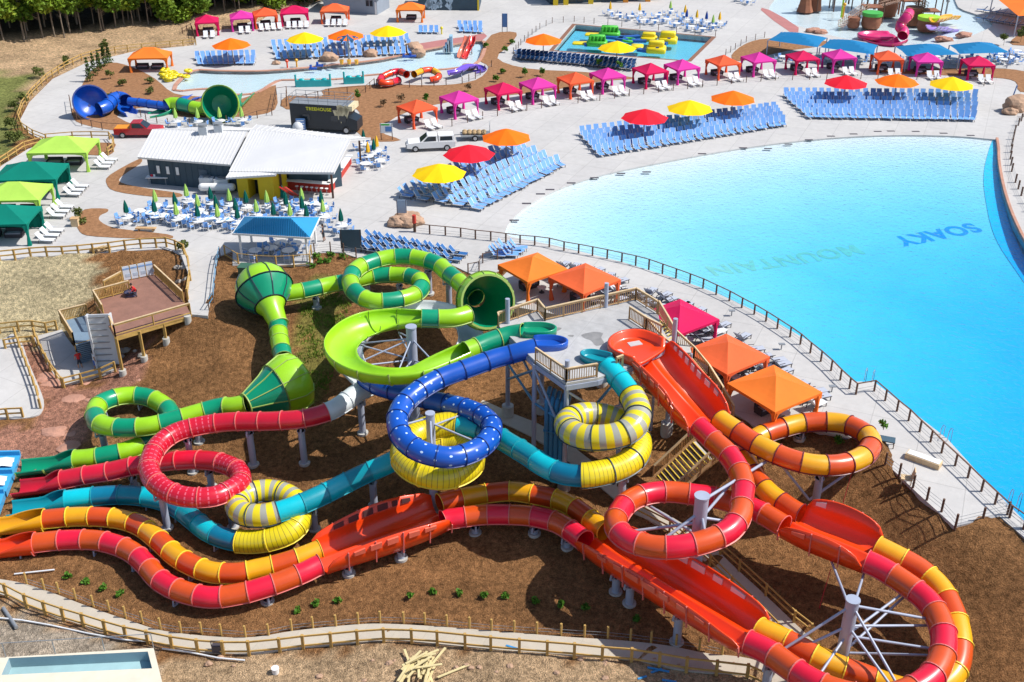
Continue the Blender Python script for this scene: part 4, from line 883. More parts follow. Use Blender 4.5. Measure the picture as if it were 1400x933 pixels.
# water run-out of the slides at the left edge
RO = mat('runout_blue', (.05, .36, .68), .3, .12, 4, coat=.3); FOAM = mat('white_water', (.75, .82, .86), .5, .1, 12, bump=.5)
ro = thing('runout_lanes', 'blue run-out lanes with white water at the left edge below the slides', 'splash lane', P(0, 650, -5.1))
for i, (x0, y0, y1, x1) in enumerate(((28,622,646,-120),(18,647,672,-120),(6,674,702,-120))):
    zf = -4.95; A = P(x0, y0, zf); B_ = P(x0 - 10, y1, zf); b = MB(); C_ = Vector((A.x - 9, A.y - .3, zf - .1)); D_ = Vector((B_.x - 9, B_.y - .3, zf - .1))
    b.add([A, B_, D_, C_] + [v - Vector((0, 0, .5)) for v in (A, B_, D_, C_)], [(0, 1, 2, 3), (4, 5, 1, 0), (5, 6, 2, 1), (6, 7, 3, 2), (7, 4, 0, 3)], RO); b.build('lane', ro)
    b = MB(); b.beam(A + Vector((0, 0, .12)), C_ + Vector((0, 0, .2)), .16, .5, RO); b.build('lane_divider', ro)
    b = MB(); m1, m2 = (A * .75 + B_ * .25), (A * .25 + B_ * .75)
    vs = []; 
    for k in range(13):
        for j in range(7): q = (m1 * (1 - j / 6) + m2 * j / 6) + Vector((-.25 - k * .65, 0, .04 + .09 * math.sin(k * 1.7 + j * 2.1) + .07)); vs.append(q)
    b.add(vs, [(k * 7 + j, k * 7 + j + 1, k * 7 + j + 8, k * 7 + j + 7) for k in range(12) for j in range(6)], FOAM, True); b.build('white_water', ro)
# ================================================================== fences
def wfence(label, pts, pm, h=1.0, rails=(.95,), rs=(.09, .07), pr=.07, every=None, round_=True, cable=0, group=None, ter=False, name='park_fence', rm=None, sq=False):
    """pts: photograph pixels of the posts' feet"""
    w = [PT(*p) if ter else P(p[0], p[1], 0) for p in pts]
    if every:
        o = [w[0]]; cum = 0
        for a, c in zip(w[:-1], w[1:]):
            L_ = (c - a).length; k = max(1, round(L_ / every)); o += [a + (c - a) * i / k for i in range(1, k + 1)]
        w = o
        if ter: w = [Vector((q.x, q.y, tz(q.x, q.y))) for q in w]
    root = thing(name, label, 'fence', w[0], group=group); U = Vector((0, 0, 1))
    pb = MB()
    if sq: pb.box((0, 0, h / 2 - .1), (pr * 2, pr * 2, h + .2), pm)
    else: pb.cyl((0, 0, -.2), (0, 0, h), pr, pm, n=8)
    first = pb.build('post', root, org=(0, 0, 0)); first.location = (0, 0, 0)
    for q in w[1:]:
        c = first.copy(); COL.objects.link(c); setpar(c, root); c.location = q - w[0]
    for r in rails:
        b = MB()
        for a, c in zip(w[:-1], w[1:]): b.beam(a + U * r, c + U * r, rs[0], rs[1], rm or pm)
        b.build('rail', root)
    for r in ([.25, .5, .75][:cable]):
        b = MB()
        for a, c in zip(w[:-1], w[1:]): b.beam(a + U * r * h, c + U * r * h, .018, .018, GREYM)
        b.build('cable', root)
    return root
poolf = [(568,317.5),(587.6,320),(609,322),(630,324),(650,327),(671,329),(691.6,331.5),(711,334),(731,335.5),(751,338),(771,343),(791,346.5),(810,350),(830,354),(850,358.5),(869,362.5),(887,367.5),(905.5,374),(924,380.5),(943,387.5),(961,394.5),(979,403),(997,411.5),(1014,421),(1031,430),(1047,439.5),(1062.5,449.5),(1080,461),(1094,471),(1107.6,483),(1122,494.5),(1136,507),(1148.5,520),(1161,531.7),(1170,539.4),(1195,535),(1210,548),(1226,562.5),(1242,575.5),(1257,590.6),(1272,604.5),(1287,619.6),(1305.6,637),(1323,653.5),(1341.5,672),(1360,689.6),(1380,708),(1400,722),(1425,742),(1450,764),(1475,786),(1500,808),(1530,836),(1560,862),(1590,888)]
wfence('dark timber post fence with one rail following the curved edge of the wave pool', poolf, DKW, .95, (.93,), (.10, .05), .08, cable=2, name='pool_fence')
wfence('timber post and cable fence along the mulch side of the walkway at the lower right', [(1210,636),(1229,651),(1248,667),(1267,684),(1287,700),(1306,721),(1343,712),(1377,704),(1399,724),(1430,748)], DKW, 1.0, (), pr=.08, cable=3, name='cable_fence')
wfence('golden timber rail fence at the edge of the deck above the straw slope', [(-20,358),(0,357),(21,355),(42.6,352.6),(64.7,351),(86.5,350.6),(108,349),(128,347),(150,345),(171.7,342),(193,340),(214,339),(228,338),(240.6,342),(252,348),(258,364),(260.7,384),(257,409.5)], GOLD, 1.05, (.98, .5), (.08, .12), .08, sq=True)
wfence('fence with blue rails on the right side of the small ramp path', [(301,350.6),(298,362),(296,374),(294,394),(292,414.5),(286,424)], DKW, 1.0, (.95, .5), (.05, .05), .05, rm=STEELD, name='ramp_fence')
wfence('long golden timber fence round the outer curve of the upper left path', [(268,62),(233,65),(175,70.5),(140,75),(112,83),(88,95),(64,111),(44,131),(31,149),(26,165),(31,178),(46,188),(64,195)], GOLD, 1.0, (.95, .5), (.07, .1), .07, every=2.4, sq=True)
wfence('golden timber fence curling round the small mulch bed by the lime cabana', [(64,194),(100,191),(126,190.5),(150,191),(156,198),(155,208),(148,213)], GOLD, 1.0, (.95, .5), (.07, .1), .07, every=2.2, sq=True)
wfence('golden timber fence leading to the left edge past the green cabanas', [(60,198),(34,205),(0,228),(-60,262)], GOLD, 1.0, (.95, .5), (.07, .1), .07, every=2.2, sq=True)
frontf = [(-20,806),(10,817),(37,831),(63,841),(88,849.5),(115,857.5),(145,867),(173,875),(203,881.5),(236,888.5),(271,893.5),(306,896),(341,896),(383,892),(415,888),(453,884.5),(489,881),(525,878.5),(563,879.5),(598,882),(636,886),(671,889.5),(710,893),(748,896),(785,899),(823,903),(863,906),(901,912),(938,918.5),(979,923),(1021,928),(1050,941)]
wfence('golden two rail timber fence in front of the long pale path at the bottom', frontf, GOLD, 1.15, (1.05, .3), (.06, .12), .085, ter=True, sq=True)
backf = [(37,799),(61,807),(81,812),(104,820.6),(128,830),(150,837),(172,845),(195,852),(220,861),(248,866),(276,867),(303,869.6),(336,872),(367.5,869.5),(399,863),(428,859.5),(459.5,857),(490,854),(520,852),(552,853),(581,854),(611,857),(642,860),(672,863),(703,865),(734,867),(767,869),(799,871),(831,873),(862,876),(890,879.5),(924,884),(956,889.6),(987,896)]
wfence('short golden posts with thin cables on the mulch side of the bottom path', backf, GOLD, .95, (), pr=.075, ter=True, cable=2, name='cable_fence')
wfence('golden timber fence beside the sloping path under the twin slide, left side', [(1062,868),(1030,835),(970,775),(915,728),(860,700)], GOLD, 1.0, (.95, .5), (.06, .1), .07, every=2.2, ter=True, sq=True)
wfence('golden timber fence beside the sloping path under the twin slide, right side', [(1108,870),(1085,852),(1010,782),(960,735)], GOLD, 1.0, (.95, .5), (.06, .1), .07, every=2.2, ter=True, sq=True)
wfence('yellow timber fence along the pink rock gully, left side', [(22,462),(32,490),(42,515),(52,542),(56,560)], GOLD, 1.0, (.95, .5), (.07, .12), .08, every=1.6, ter=True, sq=True)
wfence('yellow timber fence along the pink rock gully, right side', [(48,462),(58,485),(70,508),(86,530)], GOLD, 1.0, (.95, .5), (.07, .12), .08, every=1.6, ter=True, sq=True)
wfence('yellow timber fence in front of the concrete landing below the conveyor', [(88,531),(112,525),(138,518),(158,509)], GOLD, 1.0, (.95, .5), (.07, .12), .08, ter=True, sq=True)
wfence('yellow timber fence at the foot of the straw slope', [(0,456),(26,453),(46,452),(64,455),(78,452)], GOLD, 1.0, (.95, .5), (.07, .12), .08, ter=True, sq=True)
wfence('yellow timber fence behind the gully between two paths', [(8,478),(27,475),(47,473)], GOLD, 1.0, (.95, .5), (.07, .12), .08, ter=True, sq=True)
wfence('yellow timber fence at the left edge above the pink rocks', [(-20,576),(11,573),(32,572)], GOLD, 1.0, (.95, .5), (.07, .12), .08, ter=True, sq=True)
wfence('dark mesh fence with brown posts around the blue roofed shelter', [(308,350),(326,361),(352,364),(378,365),(402,364),(424,362),(426,350)], GOLD, 1.1, (1.05, .1), (.05, .05), .08, ter=False, cable=3)
wfence('thin post and cable fence on the edge of the mulch behind the green slides', [(430,346),(452,344),(470,346),(487,352)], DKW, 1.0, (), pr=.06, cable=3, name='cable_fence')
wfence('thin post and cable fence beside the nearest orange cabana', [(640,374),(655,371),(660,360),(680,355),(700,352)], DKW, 1.0, (.95,), (.05,.05), pr=.06, cable=2, name='cable_fence')
wfence('dark post fence in front of the row of pink and orange cabanas', [(618,173),(660,163),(700,155),(760,145),(820,138),(880,129),(940,122),(1000,115),(1060,110),(1130,109),(1200,108),(1280,110),(1345,118)], DKW, 1.0, (), pr=.055, every=2.6, cable=2, name='cable_fence')
wfence('post fence between the kids pool and the mulch bed with the bus', [(335,168),(352,162),(372,158),(378,130),(392,128),(392,146),(420,139),(450,131),(500,127),(512,117)], DKW, 1.0, (.95,), (.05,.05), pr=.06, every=2.2, name='cable_fence')
wfence('post fence along the small red and amber slides by the kids pool', [(515,118),(560,120),(610,117),(632,115),(650,108),(663,98),(672,92)], DKW, 1.0, (), pr=.06, every=2.0, cable=2, name='cable_fence')
wfence('post fence round the blue bowl slide bed', [(96,140),(99,158),(112,172),(140,178),(170,180),(205,180)], DKW, 1.0, (.95,), (.05,.05), pr=.06, every=2.4, name='cable_fence')
wfence('post fence in front of the small green funnel slide', [(186,155),(200,166),(230,172),(260,172),(290,170),(330,167)], DKW, 1.0, (), pr=.06, every=2.0, cable=2, name='cable_fence')
wfence('queue rail fence beside the activity pool', [(702,74),(712,62),(722,52),(738,40),(755,32),(785,30),(812,33)], DKW, 1.0, (), pr=.05, every=2.2, cable=2, name='cable_fence')
wfence('fence of thin posts between the activity pool and the blue cafe chairs', [(812,33),(850,37),(900,42),(950,48),(978,50)], DKW, 1.0, (), pr=.05, every=3, cable=2, name='cable_fence')
wfence('fence of thin posts along the mulch wedge near the play pool', [(992,76),(1005,68),(1020,58),(1045,52)], DKW, 1.0, (), pr=.05, every=2.5, cable=2, name='cable_fence')
wfence('inner row of brown posts beside the curved pool wall at the right edge', [(1400,160),(1392,172),(1387,182),(1383,200),(1381,218),(1383,235),(1388,250),(1396,268),(1408,290)], DKW, 1.0, (), pr=.1, cable=3, every=2.6, name='cable_fence')
wfence('golden fence on the far edge of the dirt bank by the woods', [(250,48),(262,42),(268,60)], DKW, 1.2, (1.1,.6), (.05,.08), .06, every=2, sq=True)
# ================================================================== snack bar
WROOF = mat('white_metal_roof', (.61, .61, .61), .4, .04, 4); NAVY = mat('navy_cladding', (.035, .07, .10), .6, .15, 8); YWALL = mat('yellow_cladding', (.72, .50, .01), .6, .06, 8); DARK = mat('dark_opening', (.01, .012, .015), .7)
REDP = mat('red_paint', (.50, .03, .015), .5, .08, 10); BRN = mat('brown_post', (.10, .055, .04), .7, .1, 10); GLASS = mat('dark_glass', (.02, .03, .04), .08, .1, 4); WP = mat('white_paint', (.78, .78, .77), .5, .04, 10)
def slab(b, q, th, m, ribs=0, rm=None):
    q = [Vector(v) for v in q]; nn = (q[1] - q[0]).cross(q[3] - q[0]).normalized()
    if nn.z < 0: q = [q[0], q[3], q[2], q[1]]; nn = -nn; fl = True
    else: fl = False
    b.hexa([v - nn * th for v in q] + q, m)
    if ribs:
        A, B_, C_, D_ = (q[0], q[1], q[2], q[3]) if not fl else (q[0], q[3], q[2], q[1])
        for i in range(ribs + 1):
            t = i / ribs; b.beam(A + (B_ - A) * t + nn * .02, D_ + (C_ - D_) * t + nn * .02, .05, .06, rm or m, up=nn)
sb = thing('snack_bar', 'white metal roofed snack bar with navy walls, a yellow entrance block and a red counter', 'building', P(325, 262, 0))
L0, L1, L2, L3 = P(188,215,3.2), P(316,225.5,3.2), P(338,180,4.5), P(208.5,177.5,4.5)
b = MB(); slab(b, [L0, L1, L2, L3], .22, WROOF, 26); b.build('roof', sb)
r0, r1, r2, r3 = P(313.5,234.5,3.6), P(456.5,236,3.6), P(479,190.5,5.2), P(343,177.5,5.2)
b = MB(); slab(b, [r0, r1, r2, r3], .25, WROOF, 34); b.build('roof', sb)
b = MB(); e2 = P(507,189,4.6); slab(b, [r3 + V(0,.03,0), r2 + V(0,.03,0), e2, r3 + V(-.5, 5, -1.0)], .2, WROOF, 20); b.build('roof', sb)
b = MB(); slab(b, [L3 + V(0,.03,0), L2 + V(1.0,.03,.1), P(350,176,4.3), P(298,172.8,3.9)], .2, WROOF, 16); b.build('roof', sb)
b = MB(); slab(b, [r0 + V(-.1,-1.2,-.25), P(376.5,239,3.35), P(382,230.5,3.7), r0 + V(.2,1,.1)], .2, WROOF, 14); b.build('roof', sb)
w0, w1, w2, w3 = [tuple(v[:2]) for v in (P(199,241.5,0), P(322,264,0), P(337,238,0), P(212,214,0))]
def inset(a): return a
u_ = (L1 - L0); u_.z = 0; u_.normalize(); n_ = Vector((-u_.y, u_.x, 0))
wl = [L0 + u_ * .7 + n_ * .6, L1 + u_ * .1 + n_ * .6, L2 - n_ * .4 , L3 + u_ * .7 - n_ * .4]
b = MB(); zt_ = [3.05, 3.05, 4.2, 4.2]
q = [Vector((v.x, v.y, 0)) for v in wl] + [Vector((v.x, v.y, z)) for v, z in zip(wl, zt_)]; b.hexa(q, NAVY)
for i in range(1, 14): p = q[0] + (q[1] - q[0]) * i / 14; b.beam(p - n_ * .02, p - n_ * .02 + V(0, 0, 3), .05, .03, NAVY, up=n_)
wall1 = b.build('wall', sb)
for t in (.10, .21, .32):
    p = q[0] + (q[1] - q[0]) * t; b = MB(); b.beam(p - n_ * .05 + V(0, 0, 1.75), p - n_ * .05 + u_ * .34 + V(0, 0, 1.75), .06, .85, WP); b.build('window', sb)
p = q[0] + (q[1] - q[0]) * .58; b = MB(); b.beam(p - n_ * .04 + V(0, 0, 1.1), p - n_ * .04 + u_ * 1.0 + V(0, 0, 1.1), .05, 2.15, mat('navy_door', (.06, .10, .14), .5)); b.build('door', sb)
v_ = (r1 - r0); v_.z = 0; v_.normalize(); m_ = Vector((-v_.y, v_.x, 0))
wr = [r0 + v_ * 5 + m_ * 4.6, r1 - v_ * 1.6 + m_ * 4.6, r2 - v_ * 1.2 - m_ * .3, r3 + v_ * .5 - m_ * .3]
b = MB(); b.hexa([Vector((v.x, v.y, 0)) for v in wr] + [Vector((v.x, v.y, z)) for v, z in zip(wr, (3.9, 3.9, 4.9, 4.9))], NAVY); b.build('wall', sb)
y0, y1 = P(326.5,270.5,0), P(376,275,0); yu = (y1 - y0).normalized(); yn = Vector((-yu.y, yu.x, 0)); yl = (y1 - y0).length
b = MB()
for a, c in ((0, .30), (.58, 1)): A, B_ = y0 + yu * yl * a, y0 + yu * yl * c; b.hexa([A, B_, B_ + yn * 3.4, A + yn * 3.4] + [v + V(0, 0, 3.1) for v in (A, B_, B_ + yn * 3.4, A + yn * 3.4)], YWALL)
A, B_ = y0 + yu * yl * .30, y0 + yu * yl * .58; b.hexa([v + V(0, 0, 2.2) for v in (A, B_, B_ + yn * 3.4, A + yn * 3.4)] + [v + V(0, 0, 3.1) for v in (A, B_, B_ + yn * 3.4, A + yn * 3.4)], YWALL); b.build('entrance_block', sb)
b = MB(); A, B_ = A + yn * 1.6, B_ + yn * 1.6; b.hexa([A, B_, B_ + yn * .1, A + yn * .1] + [v + V(0, 0, 2.2) for v in (A, B_, B_ + yn * .1, A + yn * .1)], DARK); b.build('doorway', sb)
for a in (P(455.5,271,0), P(493.5,227,0), P(386,268,0)):
    b = MB(); b.beam(a, a + V(0, 0, 3.4), .2, .2, BRN); b.build('post', sb)
c0, c1, c2 = P(385,258,0), P(452,263.5,0), P(479,224,0)
for a, c in ((c0, c1), (c1, c2)):
    b = MB(); b.beam(a + V(0, 0, .5), c + V(0, 0, .5), .3, 1.0, REDP); b.build('counter_front', sb); b = MB(); b.beam(a + V(0, 0, 1.04), c + V(0, 0, 1.04), .75, .07, WP); b.build('counter_top', sb)
for i in range(7): p = c0 + (c1 - c0) * (.35 + .6 * i / 6) + V(0, -.8, 0); b = MB(); b.cyl(p, p + V(0, 0, .7), .03, GREYM); b.cyl(p + V(0, 0, .7), p + V(0, 0, .76), .19, WP); b.cyl(p, p + V(0, 0, .03), .2, GREYM); o = b.top('bar_stool', 'white topped bar stool in the row at the red counter', 'stool', p, 'bar stools at the red counter')
b = MB(); A, B_ = P(404,268,0), P(386,256,3.1)
for e in (-.28, .28): b.beam(A + V(e, 0, 0), B_ + V(e, 0, 0), .12, .14, REDP)
for i in range(8): p = A + (B_ - A) * (i + .5) / 8; b.beam(p - V(.28, 0, 0), p + V(.28, 0, 0), .08, .06, REDP)
b.top('red_ladder', 'red ladder leaning against the snack bar beside the yellow entrance', 'ladder', A)
for x, y in ((279,186), (300,184)):
    p = P(x, y, 4.1); b = MB(); b.box(p + V(0, 0, .45), (.9, .8, 1.3), WM); b.cyl(p + V(0, 0, 1.1), p + V(0, 0, 1.35), .5, GREYM, n=12); b.build('roof_vent', sb)
# service yard machines
for i, (x, y, s_) in enumerate(((285,260,1.4), (305,262,1.5))):
    p = P(x, y, 0); t = thing('condenser_unit', ['pale grey condenser unit left of the white tank by the navy wall', 'pale grey condenser unit right of the white tank by the navy wall'][i], 'machine', p)
    b = MB(); b.box((*p[:2], .75), (1.5, .9, 1.5), WM); b.build('housing', t); b = MB(); b.cyl(p + V(0, 0, 1.5), p + V(0, 0, 1.62), .42, GREYM, n=14); b.build('fan_guard', t)
p = P(298,265,0); t = thing('gas_tank', 'long white gas tank lying by the navy wall', 'tank', p); b = MB(); b.cyl((p.x - 1.6, p.y, .75), (p.x + 1.6, p.y, .75), .42, WP, n=14); b.sphere((p.x - 1.6, p.y, .75), .42, WP); b.sphere((p.x + 1.6, p.y, .75), .42, WP); b.build('vessel', t)
for e in (-1, 1): b = MB(); b.box((p.x + e, p.y, .2), (.2, .6, .4), GREYM); b.build('saddle', t)
p = P(217,252,0); t = thing('loaded_trolley', 'white topped trolley loaded with things by the navy wall', 'trolley', p); b = MB(); b.box((*p[:2], .85), (2.4, .9, .08), WP); b.build('top', t)
for e in (-.9, .9):
    for f in (-.3, .3): b = MB(); b.cyl((p.x + e, p.y + f, .0), (p.x + e, p.y + f, .82), .04, GREYM); b.build('leg', t)
for k in range(5): b = MB(); b.box((p.x - .6 + k * .3, p.y + .1, 1.0), (.24, .3, .22 + .05 * (k % 3)), [CRIM, WP, YELO][k % 3]); b.top('packet', 'small packet lying on the white trolley', 'packet', (p.x - .6 + k * .3, p.y + .1, .9), 'packets on the trolley')
# ---- blue roofed shelter
SR = mat('blue_metal_roof', (.015, .25, .52), .45, .06, 6); SRB = mat('blue_roof_rib', (.01, .17, .40), .45)
sh = thing('blue_shelter', 'open shelter with a ribbed blue metal hip roof and white posts near the ramp path', 'shelter', P(372, 350, 0))
e = [P(318,319,2.7), P(424,325,2.7), P(437,297,2.7), P(334,296,2.7)]; rd = [P(348,297.5,4.2), P(398,299,4.2)]
b = MB(); 
b.add(e + rd, [(0, 1, 5, 4), (1, 2, 5), (2, 3, 4, 5), (3, 0, 4)], SR); b.add([v - V(0, 0, .12) for v in e], [(3, 2, 1, 0)], WP)
for i in range(36):
    t = i / 35; a = e[0] + (e[1] - e[0]) * t; L_ = (rd[0] - e[0]).dot((e[1] - e[0]).normalized()) / (e[1] - e[0]).length; R_ = 1 - (e[1] - rd[1]).dot((e[1] - e[0]).normalized()) / (e[1] - e[0]).length
    c = e[0] + (rd[0] - e[0]) * (t / max(L_, .01)) if t < L_ else (e[1] + (rd[1] - e[1]) * ((1 - t) / max(1 - R_, .01)) if t > R_ else rd[0] + (rd[1] - rd[0]) * ((t - L_) / (R_ - L_)))
    if (c - a).length > .2: b.beam(a + V(0, 0, .03), c + V(0, 0, .03), .06, .05, SRB)
b.build('roof', sh)
b = MB()
for a, c in zip(e, e[1:] + e[:1]): b.beam(a - V(0, 0, .08), c - V(0, 0, .08), .1, .18, WP)
b.build('fascia', sh)
cc = sum(e, Vector()) / 4
for v in e: p = cc + (v - cc) * .86; b = MB(); b.cyl((p.x, p.y, 0), (p.x, p.y, 2.65), .11, WP, n=10); b.build('post', sh)
b = MB(); b.prism([tuple((cc + (v - cc) * .92)[:2]) for v in e], .0, .12, mat('shelter_slab', (.40, .40, .41), .85, .1, 8)); b.build('floor_slab', sh)
# ---- far buildings at the top
SLATE = mat('slate_wall', (.26, .30, .36), .7, .06, 6); ORW = mat('orange_cladding', (.72, .26, .02), .6, .08, 8)
def hut(name, label, a, c, dep, h, wm, roof=True, ovh=.6):
    t = thing(name, label, 'building', a); a, c = Vector(a), Vector(c); u = (c - a).normalized(); n = Vector((-u.y, u.x, 0)); L_ = (c - a).length
    q = [a, c, c + n * dep, a + n * dep]; b = MB(); b.hexa(q + [v + V(0, 0, h) for v in q], wm); b.build('wall', t)
    if roof:
        o = ovh; rq = [a - u * o - n * o, c + u * o - n * o, c + u * o + n * (dep + o), a - u * o + n * (dep + o)]
        b = MB(); slab(b, [rq[0] + V(0, 0, h), rq[1] + V(0, 0, h), rq[2] + V(0, 0, h + 1.2), rq[3] + V(0, 0, h + 1.2)], .2, WROOF, 20); b.build('roof', t)
    return t, a, u, n, L_
t, a, u, n, L_ = hut('grey_hut', 'grey walled hut with a white roof behind the orange cabana at the top', P(443, 16, 0), P(516, 20.5, 0), 6, 3.0, SLATE)
for s_ in (.80, .87): p = a + u * L_ * s_; b = MB(); b.beam(p - n * .04 + V(0, 0, 1.9), p - n * .04 + u * .55 + V(0, 0, 1.9), .06, 1.0, GLASS); b.build('window', t)
p = a + u * L_ * .96; b = MB(); b.beam(p - n * .04 + V(0, 0, 1.1), p - n * .04 + u * .3 + V(0, 0, 1.1), .06, 2.1, WP); b.build('door', t)
t, a, u, n, L_ = hut('navy_mural_building', 'navy building with white splash shapes and yellow corners at the top', P(572, 14, 0), P(655, 14.5, 0), 8, 4.0, NAVY, False)
b = MB(); b.beam(a + u * (L_ - .3) + V(0, 0, 2) - n * .1, a + u * L_ + V(0, 0, 2) - n * .1, .3, 4, YWALL); b.build('corner_panel', t)
b = MB(); b.beam(a - n * .1 + V(0, 0, 3.0), a + u * 1.2 - n * .1 + V(0, 0, 3.0), .3, 2, YWALL); b.build('corner_panel', t)
MUR = mat('mural_white', (.38, .50, .60), .6, .3, 30); rnd = random.Random(4)
b = MB()
for k in range(26):
    x = .16 * L_ + rnd.random() * L_ * .42; z = .2 + rnd.random() * 2.6; q = a + u * x - n * .04; w = .25 + rnd.random() * .45; hh = .4 + rnd.random() * 1.0
    b.add([q + V(0, 0, z) - u * w, q + V(0, 0, z - hh * .6), q + V(0, 0, z) + u * w * .6, q + V(0, 0, z + hh)], [(0, 1, 2, 3)], MUR)
b.build('mural', t)
for s_ in (.72, .78, .84, .9): q = a + u * L_ * s_; b = MB(); b.beam(q - n * .05 + V(0, 0, 3.2), q - n * .05 + u * .35 + V(0, 0, 3.2), .06, .9, MUR); b.build('window', t)
t, a, u, n, L_ = hut('colourful_lodge', 'grey glass fronted building with yellow and orange pillars at the top edge', P(752, 6, 0), P(905, 0, 0), 9, 5, NAVY, False)
for s_, m in ((.04, YWALL), (.13, YWALL), (.35, YWALL), (.66, ORW), (.86, ORW)): q = a + u * L_ * s_ - n * .8; b = MB(); b.beam(q, q + V(0, 0, 5), .9, .9, m); b.build('pillar', t)
for s_ in (.17, .24, .41, .48, .55, .73): q = a + u * L_ * s_; b = MB(); b.beam(q - n * .05 + V(0, 0, 1.8), q - n * .05 + u * L_ * .055 + V(0, 0, 1.8), .06, 3.0, GLASS); b.build('window', t)
# ================================================================== vehicles
TYRE = mat('tyre_rubber', (.015, .015, .016), .8); RIM = mat('wheel_rim', (.45, .46, .48), .35, metal=.5)
def wheel(par, p, ax, r=.38, w=.26):
    b = MB(); b.cyl(p - ax * w / 2, p + ax * w / 2, r, TYRE, n=18); wh = b.build('wheel', par); b = MB(); b.cyl(p - ax * (w / 2 + .015), p + ax * (w / 2 + .015), r * .6, RIM, n=14); b.build('rim', wh)
def pickup(name, label, loc, rz, body, canopy=None, trim=None):
    t = thing(name, label, 'pickup truck', loc, rz); Z = Vector((0, 0, 0)); keep = ORG[t.name]; ORG[t.name] = Z   # local coordinates
    def prof(b, pts, w0, m, w1=None):
        w1 = w1 or w0; n = len(pts); vs = [(x, -(w0 if z < 1.2 else w1), z) for x, z in pts] + [(x, (w0 if z < 1.2 else w1), z) for x, z in pts]
        b.add(vs, [tuple(range(n)), tuple(range(2 * n - 1, n - 1, -1))] + [(i, i + n, (i + 1) % n + n, (i + 1) % n) for i in range(n)], m)
    b = MB(); prof(b, [(-2.85, .5), (-2.85, 1.12), (-.75, 1.16), (1.25, 1.16), (2.65, 1.05), (2.85, .85), (2.85, .5), (2.3, .42), (-2.4, .42)], .95, body); b.build('body', t)
    b = MB(); prof(b, [(-.85, 1.1), (-.75, 1.85), (.35, 1.88), (1.25, 1.14)], .93, body, .74); cab = b.build('cab', t)
    b = MB(); b.add([(.45, -.72, 1.84), (.45, .72, 1.84), (1.22, .86, 1.22), (1.22, -.86, 1.22)], [(0, 3, 2, 1)], GLASS); b.build('windscreen', t)
    for s_ in (-1, 1):
        b = MB(); b.add([(-.6, s_ * .90, 1.25), (.9, s_ * .935, 1.25), (.35, s_ * .80, 1.76), (-.6, s_ * .79, 1.76)], [(0, 1, 2, 3)], GLASS); b.build('side_window', t)
        b = MB(); b.box((2.83, s_ * .72, .86), (.08, .3, .2), WP); b.build('headlight', t)
        b = MB(); b.box((-2.84, s_ * .82, .95), (.06, .16, .3), REDP); b.build('tail_light', t)
    b = MB(); b.box((2.88, 0, .55), (.14, 1.8, .22), GREYM); b.build('bumper', t)
    if canopy: b = MB(); prof(b, [(-2.82, 1.12), (-2.7, 1.82), (-.92, 1.85), (-.9, 1.15)], .92, canopy, .78); b.build('bed_canopy', t); 
    if canopy:
        for s_ in (-1, 1): b = MB(); b.add([(-2.55, s_ * .90, 1.28), (-1.05, s_ * .90, 1.28), (-1.1, s_ * .81, 1.74), (-2.5, s_ * .81, 1.74)], [(0, 1, 2, 3)], GLASS); b.build('canopy_window', t)
    if trim: b = MB(); b.box((-1.85, 0, 1.14), (1.9, 1.6, .12), trim); b.build('cargo_bed', t)
    for x in (-1.85, 1.85):
        for s_ in (-1, 1): wheel(t, Vector((x, .86 * s_, .38)), Vector((0, 1, 0)))
    ORG[t.name] = keep; return t
pickup('pickup_truck', 'white pickup truck with a covered bed towing a trailer', P(589,204,0), R(180) - R(-8), WP, WP)
pickup('pickup_truck', 'red pickup truck parked behind the white roofed snack bar', P(192,186,0), R(2), mat('red_car_paint', (.45, .01, .02), .25, coat=.5), None, ORW)
# trailer
tr = thing('utility_trailer', 'mesh sided utility trailer loaded with tan sacks behind the white pickup', 'trailer', P(650,190,0)); p = P(650,190,0)
b = MB(); b.box((p.x, p.y, .6), (3.6, 1.8, .12), GREYM, R(8)); b.build('bed', tr)
b = MB()
for k in range(8): b.beam(Vector((p.x + 1.75, p.y - .6 + k * .2, .6)), Vector((p.x + 1.75, p.y - .6 + k * .2, 1.9)), .04, .04, GREYM)
b.beam((p.x + 1.75, p.y - .7, 1.9), (p.x + 1.75, p.y + .9, 1.9), .06, .06, GREYM); b.build('ramp_gate', tr)
for e in (-.95, .95): wheel(tr, Vector((p.x, p.y + e, .36)), Vector((0, 1, 0)), .36, .2)
b = MB(); b.beam((p.x - 1.8, p.y, .55), (p.x - 3.0, p.y - .2, .5), .08, .08, GREYM); b.build('tow_bar', tr)
rnd = random.Random(9)
for k in range(10):
    q = Vector((p.x - 1.3 + (k % 5) * .58, p.y - .35 + (k // 5) * .7, .86)); b = MB(); b.sphere(q, .33, mat('tan_sack', (.42, .29, .15), .9, .2, 20), 10, (1, .9, .6)); b.top('sack', 'tan sack lying in the trailer behind the white pickup', 'sack', q - V(0, 0, .2), 'sacks in the trailer')
